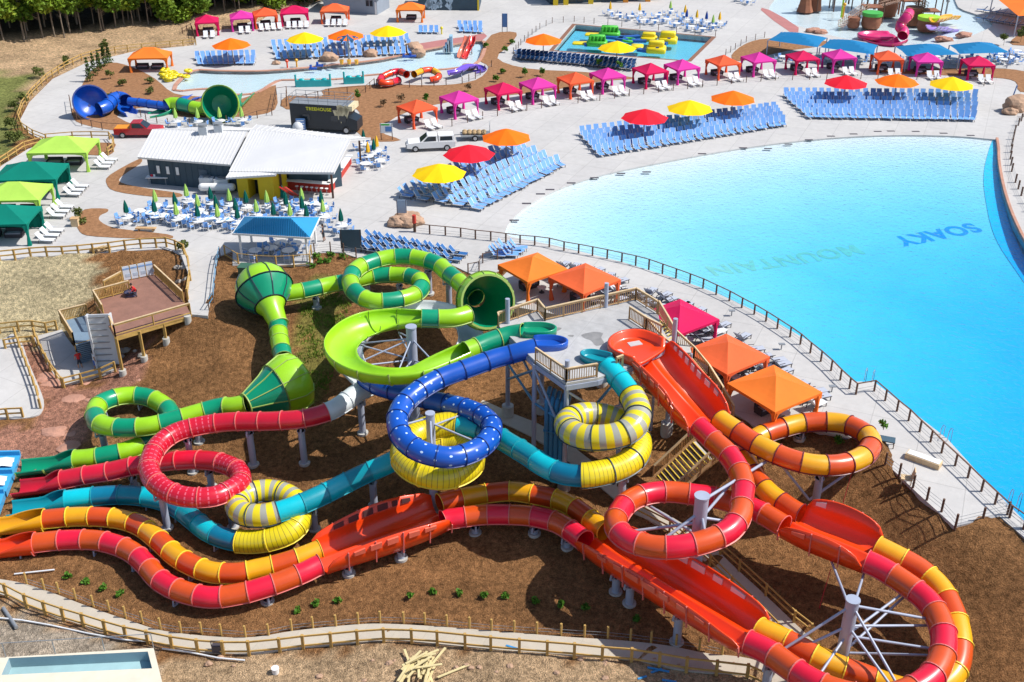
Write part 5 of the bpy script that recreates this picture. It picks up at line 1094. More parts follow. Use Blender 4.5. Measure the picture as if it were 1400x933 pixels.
# food bus
BUSM = mat('bus_black', (.012, .02, .03), .35, .2, 6); CRM = mat('bus_cream', (.62, .54, .34), .6, .2, 20)
bt = thing('food_bus', 'black double deck food bus with yellow lettering and railings on its roof', 'bus', P(440,183,0)); a, c = P(399,179,0), P(478,184,0); u = (c - a).normalized(); n = Vector((-u.y, u.x, 0)); L_ = (c - a).length
q = [a + V(0, 0, .45), c + V(0, 0, .45), c + n * 2.5 + V(0, 0, .45), a + n * 2.5 + V(0, 0, .45)]; b = MB(); b.hexa(q + [v + V(0, 0, 3.0) for v in q], BUSM); b.build('body', bt)
q = [c + V(0, 0, .5), c + u * 1.0 + n * .2 + V(0, 0, .5), c + u * 1.0 + n * 2.3 + V(0, 0, .5), c + n * 2.5 + V(0, 0, .5)]; b = MB(); b.hexa(q + [q[0] + V(0, 0, 1.6), q[1] + V(0, 0, 1.2), q[2] + V(0, 0, 1.2), q[3] + V(0, 0, 1.6)], BUSM); b.build('cab', bt)
b = MB(); rnd = random.Random(2)
for k in range(9): x = L_ - 1.6 + rnd.random() * 1.5; z = 2.6 + rnd.random() * .7; w = .25 + rnd.random() * .3; qq = a + u * x - n * .03; b.add([qq + V(0, 0, z + .3) - u * w, qq + V(0, 0, z - .8 - rnd.random() * .8), qq + V(0, 0, z) + u * w, qq + V(0, 0, z + .35)], [(0, 1, 2, 3)], CRM)
b.beam(c + u * .25 + V(0, 0, 3.2), c + u * .25 + n * 2.5 + V(0, 0, 3.2), .6, .6, CRM); b.build('cream_front_panel', bt)
YLET = mat('yellow_lettering', (.66, .62, .03), .5, .1, 10)
nrm = -n
def plb(x, y, z): q = a + u * (L_ * .50 + x) - n * (.04 + z) + V(0, 0, 2.93 + y); return q
text_mesh('TREEHOUSE', .56, YLET, 'bus_lettering', lambda x, y, z: tuple(plb(x, y, z)), bt)
for s_ in (.22, .70, .84): qq = a + u * L_ * s_ - n * .03; b = MB(); b.beam(qq + V(0, 0, 1.9), qq + u * .9 + V(0, 0, 1.9), .05, .7, GLASS); b.build('window', bt)
b = MB(); zr = 3.45
rp_ = [a, c, c + n * 2.5, a + n * 2.5]
for p0, p1 in zip(rp_, rp_[1:] + rp_[:1]):
    for h in (.5, 1.0): b.beam(p0 + V(0, 0, zr + h), p1 + V(0, 0, zr + h), .05, .05, GREYM)
    k = max(1, int((p1 - p0).length / 1.2))
    for i in range(k): qq = p0 + (p1 - p0) * i / k; b.beam(qq + V(0, 0, zr), qq + V(0, 0, zr + 1.0), .05, .05, GREYM)
b.build('roof_railing', bt)
b = MB(); q = [v + V(0, 0, zr + .02) for v in rp_]; b.hexa(q + [v + V(0, 0, .05) for v in q], GREYM); b.build('roof_deck', bt)
for s_ in (.12, .95):
    for e in (.05, 2.45): wheel(bt, a + u * L_ * s_ + n * e + V(0, 0, .48), n.copy(), .48, .3)
b = MB(); qq = a + u * 1.2 - n * .9; b.sphere(qq + V(0, 0, .75), .75, WM, 14, (.9, .9, 1)); b.top('white_dome_grill', 'white rounded cover standing by the rear of the food bus', 'cover', qq)
# ================================================================== cabanas
def fabric(name, col): 
    m = mat(name, col, .8, .07, 5, spec=.2); return m
CORAL = fabric('canvas_coral', (.78, .10, .035)); MAG = fabric('canvas_magenta', (.62, .035, .30)); CRIMC = fabric('canvas_crimson', (.58, .008, .085)); ORC = fabric('canvas_orange', (.82, .19, .025)); ORR = fabric('canvas_orange_red', (.78, .13, .04)); LIMEC = fabric('canvas_lime', (.38, .62, .09)); TEALC = fabric('canvas_deep_green', (.0, .18, .13))
def cabana(label, x, y, rz, m, w=3.7, d=None, h=2.15, rise=.95, px=None, z=0.0, legs=(1, 1, 1, 1), back=False, group=None):
    d = d or w; loc = px if px is not None else P(x, y, z); t = thing('cabana', label, 'cabana', loc, rz, group); keep = ORG[t.name]; ORG[t.name] = Vector((0, 0, 0))
    X, Y = w / 2, d / 2; b = MB(); k = 6; vs = []; rid = max(0, X - Y) 
    def H(s, t_):   # hip roof with a slight sag between the ridges
        e = max(abs(s), abs(t_)); return h + rise * (1 - e) ** 1.12
    N = 8
    rx, ry = max(0, X - Y) * .8, max(0, Y - X) * .8; K = 6; S = 4; cor = [(-1, -1), (1, -1), (1, 1), (-1, 1)]   # ring k runs from the eaves up to the short ridge
    for k_ in range(K + 1):
        e = 1 - k_ / K
        for q_ in range(4):
            a_, c_ = cor[q_], cor[(q_ + 1) % 4]
            for i in range(S):
                f_ = i / S; sx, sy = a_[0] + (c_[0] - a_[0]) * f_, a_[1] + (c_[1] - a_[1]) * f_; edge_ = 4 * f_ * (1 - f_)
                vs.append((sx * (rx + (X - rx) * e), sy * (ry + (Y - ry) * e), h + rise * (1 - e) ** 1.1 - .05 * edge_ * math.sin(math.pi * e)))
    w_ = 4 * S
    b.add(vs, [(k_ * w_ + i, k_ * w_ + (i + 1) % w_, (k_ + 1) * w_ + (i + 1) % w_, (k_ + 1) * w_ + i) for k_ in range(K) for i in range(w_)], m, False)
    b.build('canopy', t)
    b = MB(); cs = [(-X, -Y), (X, -Y), (X, Y), (-X, Y)]
    for (a0, a1), (b0, b1) in zip(cs, cs[1:] + cs[:1]):
        n = 10
        for i in range(n):
            p0 = (a0 + (b0 - a0) * i / n, a1 + (b1 - a1) * i / n); p1 = (a0 + (b0 - a0) * (i + 1) / n, a1 + (b1 - a1) * (i + 1) / n)
            def dp(q): f = q / n; return .20 + .34 * abs(2 * f - 1) ** 5
            b.add([(*p0, h), (*p1, h), (*p1, h - dp(i + 1)), (*p0, h - dp(i))], [(0, 1, 2, 3)], m)
    b.build('valance', t)
    for q, (sx, sy) in enumerate([(-1, -1), (1, -1), (1, 1), (-1, 1)]):
        if not legs[q]: continue
        b = MB(); cx, cy = sx * (X - .1), sy * (Y - .1); n = 10; vs = []; pr = [(0, .20), (.5, .15), (1.0, .10), (1.5, .16), (h - .15, .34)]
        for z_, r_ in pr:
            for i in range(n): a = 2 * math.pi * i / n; rr = r_ * (1 + .22 * (i % 2)); vs.append((cx - sx * r_ * .6 + rr * math.cos(a), cy - sy * r_ * .6 + rr * math.sin(a), z_))
        b.add(vs, [(j * n + i, j * n + (i + 1) % n, (j + 1) * n + (i + 1) % n, (j + 1) * n + i) for j in range(len(pr) - 1) for i in range(n)], m); b.build('curtain_leg', t)
    if back:
        b = MB(); n = 24; vs = []
        for i in range(n + 1): s = -X + .1 + (w - .2) * i / n; o = .06 * (i % 2); vs += [(s, Y - .08 + o, .05), (s, Y - .08 + o, h)]
        b.add(vs, [(2 * i, 2 * i + 2, 2 * i + 3, 2 * i + 1) for i in range(n)], m); b.build('back_curtain', t)
    ORG[t.name] = keep; return t
# ---- loungers, chairs, tables: one built, the rest copied
SLING = mat('sling_light_blue', (.15, .35, .74), .7, .12, 3); SLDK = mat('sling_dark_blue', (.015, .11, .32), .7, .1, 3); SLW = mat('sling_white', (.70, .72, .75), .7, .06, 3); FRW = mat('frame_white', (.72, .73, .74), .5); FRD = mat('frame_dark', (.06, .05, .06), .6); TAB = mat('table_white', (.74, .75, .76), .5, .05, 6)
def proto_lounger(name, label, sl, fr, back=.9, tilt=58, seat=1.15, w=.62, group=None, loc=(0, 0, -60)):
    t = thing(name, label, 'lounger', (0, 0, 0), group=group); z = .34; tb = R(tilt)
    b = MB(); b.box((0, seat / 2, z), (w, seat, .035), sl); b.build('seat', t)
    b = MB(); b.beam((0, 0, z + .02), (0, -back * math.cos(tb), z + back * math.sin(tb)), w, .035, sl); b.build('backrest', t)
    b = MB()
    for s_ in (-1, 1):
        x = s_ * (w / 2 + .02); b.beam((x, seat, z - .02), (x, -.25, z - .02), .04, .05, fr); b.beam((x, 0, z), (x, -back * math.cos(tb), z + back * math.sin(tb)), .04, .05, fr)
        b.beam((x, seat - .12, z), (x, seat - .05, 0), .04, .04, fr); b.beam((x, -.2, z), (x, -.35, 0), .04, .04, fr); b.beam((x, -.1, z + .22), (x, .45, z + .22), .05, .03, fr); b.beam((x, .42, z + .22), (x, .42, z), .04, .04, fr)
    b.build('frame', t); return t
def proto_simple(name, label, cat, parts):
    b = MB(); parts(b); o = b.top(name, label, cat); return o
def lounge_mesh(sl, fr, back=.9, tilt=58, seat=1.1, w=.62):
    def f(b):
        z = .34; tb = R(tilt); b.box((0, seat / 2, z), (w, seat, .035), sl); b.beam((0, 0, z + .02), (0, -back * math.cos(tb), z + back * math.sin(tb)), w, .035, sl)
        for s_ in (-1, 1):
            x = s_ * (w / 2 + .02); b.beam((x, seat, z - .02), (x, -.25, z - .02), .04, .05, fr); b.beam((x, 0, z), (x, -back * math.cos(tb), z + back * math.sin(tb)), .04, .05, fr)
            b.beam((x, seat - .1, z), (x, seat - .1, 0), .05, .05, FRD); b.beam((x, -.22, z), (x, -.35, 0), .05, .05, FRD); b.beam((x, -.1, z + .2), (x, .42, z + .2), .05, .03, fr)  # legs coloured dark to stand in for the shadowed gaps between loungers
    return f
# large groups of light blue loungers that face the wave pool
GL = 'light blue loungers in rows round the wave pool'
spots = []
def rows(TL, TR, BR, BL, nr, nc, lab, keepf=None, jit=.07, rot=None, z=0.0):
    a, b_, c, d = [P(*q, z) for q in (TL, TR, BR, BL)]; rnd = random.Random(nr * 100 + nc); o = []; RW = ['front', 'second', 'third', 'fourth', 'fifth', 'back']
    for j in range(nc):
        for i in range(nr):
            s, t = (j + .5) / nc, (i + .5) / nr; top = a + (b_ - a) * s; bot = d + (c - d) * s; p = top + (bot - top) * t
            if keepf and not keepf(s, t): continue
            v = bot - top; ang = math.atan2(v.y, v.x) - math.pi / 2 if rot is None else rot
            o.append((p.x + rnd.uniform(-jit, jit), p.y + rnd.uniform(-jit, jit), ang + rnd.uniform(-.12, .12), lab + (', ' + RW[nr - 1 - i] + ' row' if nr > 2 else '')))
    return o
labA = 'light blue lounger in the right block'
labB = 'light blue lounger in the middle block'
labC = 'light blue lounger in the block by the white pickup'
spots += rows((534,270),(700,196),(772,229),(655,290), 5, 20, labC, jit=.12)
spots += rows((788,184),(1060,150),(1076,172),(818,216), 5, 28, labB, jit=.10)
spots += rows((1066,130),(1336,132),(1334,167),(1103,163), 6, 27, labA, jit=.10)
far_s = rows((368,62),(560,52),(566,78),(378,85), 3, 22, 'light blue lounger in the long block beside the kids pool', lambda s, t: True) + rows((265,78),(350,76),(350,91),(270,92), 2, 11, 'light blue lounger in the small block left of the kids pool') + rows((572,42),(600,42),(600,48),(570,48), 1, 4, 'light blue lounger in the short row behind the kids pool') + rows((624,36),(660,36),(660,48),(628,46), 2, 5, 'light blue lounger by the red twin slides of the kids pool')
spots = sorted(spots + far_s, key=lambda s: s[1])
lounge0 = proto_simple('beach_lounger', labC, 'lounger', lounge_mesh(SLING, FRW, .95, 56, 1.1))
for i, (x, y, a, lab) in enumerate(spots[:300]):
    o = lounge0 if i == 0 else lounge0.copy()
    if i: COL.objects.link(o)
    o.location = (x, y, .01); o.rotation_euler = (0, 0, a); o['label'] = lab; o['group'] = GL + ', ' + lab.split(' in ')[-1]
rest = MB(); tmpl = MB(); lounge_mesh(SLING, FRW, .95, 56, 1.1)(tmpl)
for x, y, a, lab in spots[300:]:
    ca_, sa_ = math.cos(a), math.sin(a); rest.add([(x + v[0] * ca_ - v[1] * sa_, y + v[0] * sa_ + v[1] * ca_, v[2] + .01) for v in tmpl.v], tmpl.f, SLING)
    rest.m[-len(tmpl.m):] = tmpl.m
o = rest.build('loungers'); tag(o, 'far rows of light blue loungers under the parasols by the pools', 'loungers', kind='stuff')
# dark blue loungers by the shelter and by the activity pool; white ones at the cabanas
dk0 = proto_simple('pool_lounger', 'dark blue backed white lounger right of the shelter', 'lounger', lounge_mesh(SLDK, FRW, .8, 50, 1.25))
dsp = []
for (x0, y0), (x1, y1), n in (((508,328),(620,350),14), ((499,335),(612,357),14), ((488,342),(600,362),13)):
    for i in range(n):
        if i % 4 == 3 and (y0 != 342): pass
        q = P(x0 + (x1 - x0) * (i + (.18 if i % 2 else -.1)) / (n - 1), y0 + (y1 - y0) * i / (n - 1), 0); dsp.append((q.x, q.y, R(-105)))
for i, (x, y, a) in enumerate(dsp):
    o = dk0 if i == 0 else dk0.copy()
    if i: COL.objects.link(o)
    o.location = (x, y, .01); o.rotation_euler = (0, 0, a); o['group'] = 'dark blue backed loungers beside the shelter'
ds2 = rows((706,72),(870,86),(866,100),(706,84), 3, 26, 'x', rot=R(20))
lab = 'white lounger with dark blue pad near the activity pool'
wp0 = proto_simple('pool_lounger', lab, 'lounger', lounge_mesh(SLDK, FRW, .8, 50, 1.2))
for i, (x, y, a, _) in enumerate(ds2):
    o = wp0 if i == 0 else wp0.copy()
    if i: COL.objects.link(o)
    o.location = (x, y, .01); o.rotation_euler = (0, 0, a); o['label'] = lab; o['group'] = 'loungers beside the activity pool'
wl0 = proto_simple('white_lounger', 'white lounger', 'lounger', lounge_mesh(SLW, FRW, .85, 52, 1.15)); used_w = [0]
def white_lounger(p, a, lab, group):
    o = wl0 if not used_w[0] else wl0.copy()
    if used_w[0]: COL.objects.link(o)
    used_w[0] += 1; o.location = (p.x, p.y, .01); o.rotation_euler = (0, 0, a); o['label'] = lab; o['group'] = group
tb0 = [None]
WICK = mat('wicker_dark', (.045, .04, .05), .8, .2, 30)
def side_table(p, lab, group):
    if tb0[0] is None:
        t = thing('cabana_table', lab, 'table', (0, 0, 0)); b = MB(); b.cyl((0, 0, .48), (0, 0, .53), .42, TAB, n=14); b.build('tabletop', t); b = MB(); b.cyl((0, 0, 0), (0, 0, .48), .06, WICK); b.cyl((0, 0, 0), (0, 0, .04), .25, WICK); b.build('pedestal', t); tb0[0] = t; o = t
    else: o = dup(tb0[0])
    o.location = p; o['label'] = lab; o['group'] = group
sf0 = [None]
def sofa(p, a, lab, group):
    if sf0[0] is None:
        t = thing('cabana_sofa', lab, 'sofa', (0, 0, 0)); b = MB(); b.box((0, 0, .22), (1.7, .75, .34), WICK); b.box((0, .36, .55), (1.7, .14, .5), WICK); b.box((-.82, 0, .42), (.14, .75, .3), WICK); b.box((.82, 0, .42), (.14, .75, .3), WICK); b.build('frame', t)
        b = MB(); b.box((0, -.03, .43), (1.45, .62, .12), mat('cushion_grey', (.28, .30, .36), .8)); b.build('cushion', t); sf0[0] = t; o = t
    else: o = dup(sf0[0])
    o.location = p; o.rotation_euler = (0, 0, a); o['label'] = lab; o['group'] = group
rowc = [ # front row (x, y of the centre of the footprint), angle, colour
 (571,169,38,CORAL,'coral red cabana nearest the white pickup'), (628,156,34,MAG,'magenta cabana second in the long row'), (688,144,30,CRIMC,'crimson cabana third in the long row'),
 (735,136.6,28,MAG,'magenta cabana fourth in the long row'), (786,129.5,27,CORAL,'coral cabana fifth in the long row'), (830,123,25,MAG,'magenta cabana sixth in the long row'),
 (888,116,26,CRIMC,'crimson cabana seventh in the long row'), (931,110.7,25,MAG,'magenta cabana eighth in the long row'), (987,104.5,22,CORAL,'coral cabana by the mulch wedge'),
 (1035,100.3,20,MAG,'magenta cabana under the left end of the blue sails'), (1095,98,12,CRIMC,'crimson cabana below the first blue shade sail'), (1145,96,12,MAG,'magenta cabana below the second blue shade sail'),
 (1210,98,2,CORAL,'coral cabana between the blue sails'), (1263,101,0,MAG,'magenta cabana above the rightmost parasol'), (1333,106,-2,CRIMC,'crimson cabana at the right end of the long row')]
for i, (x, y, a, m, lab) in enumerate(rowc):
    c = P(x, y, 0); cabana(lab, x, y, R(a), m, 3.75, group='cabanas in the long row'); A = R(a); f = Vector((math.sin(A), -math.cos(A), 0)); s_ = Vector((math.cos(A), math.sin(A), 0))
    nm = lab.replace(' cabana', ' one')
    for k in (-.1, .95): white_lounger(c + f * 2.6 + s_ * k + Vector((0, 0, 0)), math.atan2(f.y, f.x) - math.pi / 2, 'white lounger by the ' + lab, 'loungers of cabana ' + str(i + 1))
    sofa(c - f * .9 - s_ * .3, A, 'sofa in the ' + lab, 'cabana sofas'); side_table(c + f * .6 - s_ * .9, 'round table in the ' + lab, 'cabana tables')
topc = [(285,46,12,CRIMC,'crimson cabana leftmost of the far row',3.7), (332,40,14,MAG,'magenta cabana second in the far row',3.7), (364,36,16,CORAL,'coral cabana third in the far row',3.9), (404,33,8,CRIMC,'wider crimson cabana in the far row',4.6), (459,30,2,ORR,'orange cabana in front of the grey hut',4.6), (562,28,-2,ORC,'orange cabana before the navy mural building',4.6)]
for i, (x, y, a, m, lab, w) in enumerate(topc):
    c = P(x, y, 0); cabana(lab, x, y, R(a), m, w, 3.8, group='cabanas in the far row'); A = R(a); f = Vector((math.sin(A), -math.cos(A), 0)); s_ = Vector((math.cos(A), math.sin(A), 0))
    if i < 5:
        for k in ((-1.0, 0, 1.0, 2.0) if i > 1 else (-.3, .8)): white_lounger(c + f * 2.9 + s_ * k, math.atan2(f.y, f.x) - math.pi / 2, 'white lounger by the ' + lab, 'loungers of far cabana ' + str(i + 1))
    sofa(c - f * .7, A, 'sofa in the ' + lab, 'cabana sofas')
big = [(208,95,4,ORC,'long orange cabana by the blue bowl slide',5.6,3.8,2.1), (92,226,2,LIMEC,'large lime cabana nearest the curled fence',6.6,5.0,2.3), (48,263,4,TEALC,'large green cabana behind the front one',6.6,5.0,2.3), (28,292,3,LIMEC,'large lime cabana between two green ones',6.0,4.6,2.3), (8,325,3,TEALC,'large green cabana nearest the deck fence',6.4,4.6,2.3)]
for i, (x, y, a, m, lab, w, d, h) in enumerate(big):
    c = P(x, y, 0); cabana(lab, x, y, R(a), m, w, d, h, 1.15, back=(m is TEALC)); A = R(a)
    for k in (-1.4, .8): sofa(c + V(k, .2, 0), A, 'sofa in the ' + lab, 'sofas of large cabana ' + str(i + 1))
    for k in range(3 if i else 0): white_lounger(c + V(w / 2 + .9, -1.2 + k * 1.2, 0), R(-95), 'white lounger by the ' + lab, 'loungers of large cabana ' + str(i + 1))
near = [(728,396,36,ORC,'orange cabana nearest the green funnel mouth',4.4), (798,412,40,ORR,'red orange cabana behind the tower railing',4.4), (926,466,36,CRIMC,'crimson cabana beside the upper tower stairs',4.5), (990,518,36,ORR,'orange red cabana below the crimson one',4.5), (1054,566,34,ORC,'orange cabana nearest the amber loop',4.7)]
for i, (x, y, a, m, lab, w) in enumerate(near):
    c = P(x, y, 0); cabana(lab, x, y, R(a), m, w, back=False, h=2.2, rise=1.0); A = R(a); f = Vector((math.cos(R(a)), math.sin(R(a)), 0)); s_ = Vector((-f.y, f.x, 0))
    sofa(c + V(-.3, .3, 0), A, 'sofa in the ' + lab, 'near cabana sofas'); side_table(c + V(.8, -.6, 0), 'round table in the ' + lab, 'near cabana tables')
    for k in (-1.2, -.2, .9):
        white_lounger(c + f * 3.0 + s_ * k, math.atan2(f.y, f.x) - math.pi / 2, 'white lounger by the ' + lab, 'loungers of near cabana ' + str(i + 1))
# ================================================================== parasols
PR = fabric('parasol_red', (.78, .012, .03)); PO = fabric('parasol_orange', (.90, .16, .004)); PY = fabric('parasol_yellow', (.90, .58, .003))
def parasol(label, x, y, m, d=5.8, ap=3.75, rz=.2):
    c = P(x, y, ap); t = thing('parasol', label, 'parasol', (c.x, c.y, 0), rz, 'large open parasols'); keep = ORG[t.name]; ORG[t.name] = Vector((0, 0, 0)); n = 8; b = MB(); vs = [(0, 0, ap)]; K = 5; fs = []
    for j in range(1, K + 1):
        rr = d / 2 * j / K
        for i in range(n * 4):
            a = 2 * math.pi * i / (n * 4); e = abs(((i % 4) / 4) * 2 - 1); sc = 1 - .085 * (1 - e ** 2) * (j / K); z = ap - 1.12 * (j / K) ** 1.08 - .05 * (1 - e) * (j / K)
            vs.append((rr * sc * math.cos(a), rr * sc * math.sin(a), z))
    w = n * 4
    fs += [(0, 1 + i, 1 + (i + 1) % w) for i in range(w)] + [(1 + (j - 1) * w + i, 1 + j * w + i, 1 + j * w + (i + 1) % w, 1 + (j - 1) * w + (i + 1) % w) for j in range(1, K) for i in range(w)]
    b.add(vs, fs, m); b.build('canopy', t); b = MB(); b.cyl((0, 0, 0), (0, 0, ap - .1), .07, GREYM, n=10); b.build('pole', t); b = MB(); b.cyl((0, 0, 0), (0, 0, .12), .4, GREYM, n=14); b.build('base', t)
    for i in range(8): a = 2 * math.pi * i / 8; b = MB(); b.cyl((0, 0, ap - .12), (d / 2 * .97 * math.cos(a), d / 2 * .97 * math.sin(a), ap - 1.17), .025, GREYM, n=5); b.build('rib', t)
    ORG[t.name] = keep
for x, y, m, lab in ((600,224,PY,'yellow parasol nearest the front of the left lounger block'), (641,198,PR,'red parasol over the loungers beside the white pickup'), (692,176,PO,'orange parasol over the loungers next to the trailer'), (882,149,PR,'red parasol of the middle block'), (944,137,PY,'yellow parasol of the middle block'), (1003,124,PO,'orange parasol of the middle block'), (1158,103,PR,'red parasol in the right lounger block'), (1228,101,PO,'orange parasol in the right lounger block'), (1303,105,PY,'yellow parasol in the right lounger block'), (743,46,PO,'orange parasol by the left corner of the activity pool'), (844,56,PY,'yellow parasol in front of the activity pool'), (315,52,PO,'orange parasol over the small lounger block by the kids pool'), (416,44,PY,'yellow parasol left in the long block by the kids pool'), (472,40,PO,'orange parasol in the middle of the long block by the kids pool'), (530,35,PY,'yellow parasol right in the long block by the kids pool')):
    parasol(lab, x, y, m, rz=random.uniform(0, .7))
# ================================================================== cafe tables with folded parasols
DGU = fabric('folded_deep_green', (.0, .10, .075)); LGU = fabric('folded_lime', (.35, .58, .12)); YGU = fabric('folded_yellow', (.85, .48, .03)); BGU = fabric('folded_blue', (.01, .06, .30))
def fold_proto(m, nm):
    t = thing('folded_parasol', nm, 'parasol', (0, 0, 0)); b = MB(); b.cyl((0, 0, .8), (0, 0, 2.52), .03, GREYM); b.build('pole', t); b = MB(); vs = []; n = 12; pr = [(1.2, .18), (1.25, .22), (1.65, .20), (2.1, .13), (2.5, .03)]
    for z, r in pr:
        for i in range(n): a = 2 * math.pi * i / n; vs.append((r * (1 + .25 * (i % 2)) * math.cos(a), r * (1 + .25 * (i % 2)) * math.sin(a), z))
    b.add(vs, [(j * n + i, j * n + (i + 1) % n, (j + 1) * n + (i + 1) % n, (j + 1) * n + i) for j in range(4) for i in range(n)], m); b.build('folded_canopy', t); return t
fp = {k: [fold_proto(m, 'x'), 0] for k, m in (('d', DGU), ('l', LGU), ('y', YGU), ('b', BGU))}
def folded(k, p, lab, group):
    o = fp[k][0] if not fp[k][1] else dup(fp[k][0]); fp[k][1] += 1; o.location = p; o['label'] = lab; o['group'] = group
tt = thing('cafe_table', 'x', 'table', (0, 0, 0)); b = MB(); b.cyl((0, 0, .72), (0, 0, .76), .62, TAB, n=18); b.build('tabletop', tt); b = MB(); b.cyl((0, 0, 0), (0, 0, .72), .05, FRW); b.cyl((0, 0, 0), (0, 0, .05), .32, FRW, n=12); b.build('pedestal', tt); tcount = [0]
def cafe_chair_mesh(b):
    b.box((0, 0, .44), (.46, .44, .04), SLING); b.beam((0, -.2, .46), (0, -.3, .92), .46, .03, SLING)
    for sx in (-1, 1):
        b.beam((sx * .24, .2, 0), (sx * .24, .2, .64), .03, .03, FRW); b.beam((sx * .24, -.24, 0), (sx * .24, -.3, .92), .03, .03, FRW); b.beam((sx * .24, .2, .64), (sx * .24, -.27, .66), .04, .03, FRW)
cch = proto_simple('cafe_chair', 'x', 'chair', cafe_chair_mesh); ccount = [0]
def cafe(p, k, lab, group, nch=4, seed=0):
    o = tt if not tcount[0] else dup(tt); tcount[0] += 1; o.location = p; o['label'] = 'round white table ' + lab; o['group'] = group + ', tables'
    if k: folded(k, p, {'d': 'folded deep green', 'l': 'folded lime', 'y': 'folded yellow', 'b': 'folded dark blue'}[k] + ' parasol ' + lab, group + ', folded parasols')
    r = random.Random(seed); a0 = r.random() * 6
    for i in range(nch):
        a = a0 + i * 2 * math.pi / nch + r.uniform(-.3, .3); c = cch if not ccount[0] else cch.copy()
        if ccount[0]: COL.objects.link(c)
        ccount[0] += 1; d = r.uniform(.95, 1.15); c.location = (p.x + d * math.cos(a), p.y + d * math.sin(a), .005); c.rotation_euler = (0, 0, a + math.pi / 2 + r.uniform(-.3, .3)); c['label'] = 'cafe chair ' + lab; c['group'] = group + ', chairs'
cl = [('l',340,555),('l',175,585),('l',567,580),('l',400,610),('l',287,655),('l',505,665),('l',765,590),('l',710,640),('l',888,660),('l',950,575),('l',1062,640),('d',22,645),('d',172,640),('d',280,600),('d',468,570),('d',400,665),('d',497,615),('d',600,630),('d',610,675),('d',655,590),('d',800,655),('d',850,565),('d',866,600),('d',952,620),('d',975,665),('d',1053,590),('d',1157,690)]
def unp(zx, zy): return P(170 + zx / 3.889, 120 + (zy + 78) / 3.889, 0)
for i, (k, x, y) in enumerate(cl): cafe(unp(x, y), k, 'on the snack bar terrace', 'terrace of the snack bar', 4 if k != 'd' or x > 20 else 3, i)
for i, (x, y) in enumerate(((90,690),(150,700),(215,715),(330,720),(420,705),(460,735),(560,735),(240,675),(350,640),(930,655),(1010,650))):
    p = P(170 + x / 3.889, 120 + y / 3.889, 0)
    if x < 600 or y < 680: cafe(p, None, 'on the terrace left of the shelter', 'seating left of the shelter', 4, 40 + i)
for i, (k, x, y) in enumerate((('d',512,218),('y',516,214),('d',498,205),('y',504,222),(None,520,228),(None,500,232))): cafe(P(x, y, 0), k, 'at the right end of the snack bar', 'seating at the right end of the snack bar', 3, 60 + i)
for i, (k, x, y) in enumerate((('y',834,22),(None,846,26),('y',874,24),(None,862,28),('l',916,21),(None,900,26),('y',936,27),('b',938,33),('y',952,34),('b',965,36),('l',974,41),('y',983,37),(None,925,38),(None,945,42),(None,895,34),(None,960,45),(None,880,33),(None,912,32))): cafe(P(x, y, 0), k, 'on the terrace behind the activity pool', 'terrace behind the activity pool', 4, 80 + i)
for i, (x, y) in enumerate(((843,34),(862,33),(895,40),(915,43),(935,46))):
    pass
for i, (x, y) in enumerate(((350,352),(372,349),(395,352),(405,342),(385,341))): cafe(P(x, y, 0), None, 'under the blue shelter roof', 'seating under the blue shelter', 4, 120 + i)
for i, (x, y) in enumerate(((242,174),(272,174),(302,173),(332,172))): cafe(P(x, y, 0), 'l', 'in the row behind the white snack bar roof', 'tables behind the snack bar', 3, 130 + i)
for i, (x, y) in enumerate(((1012,2),(1022,6),(1030,-2))): cafe(P(x, y, 0), None, 'beside the pink paving left of the play pool', 'tables by the pink paving', 4, 150 + i)
for i in range(16): cafe(P(1070 + i * 20.5 + (8 if i > 7 else 0), 84 + (i % 2) * 3, 0), None, 'under the blue shade sails', 'tables under the blue sails', 4, 170 + i)
for i, (x, y) in enumerate(((1365,80),(1380,84),(1395,80),(1372,88),(1390,76))): cafe(P(x, y, 0), None, 'right of the last blue shade sail', 'tables right of the sails', 4, 190 + i)
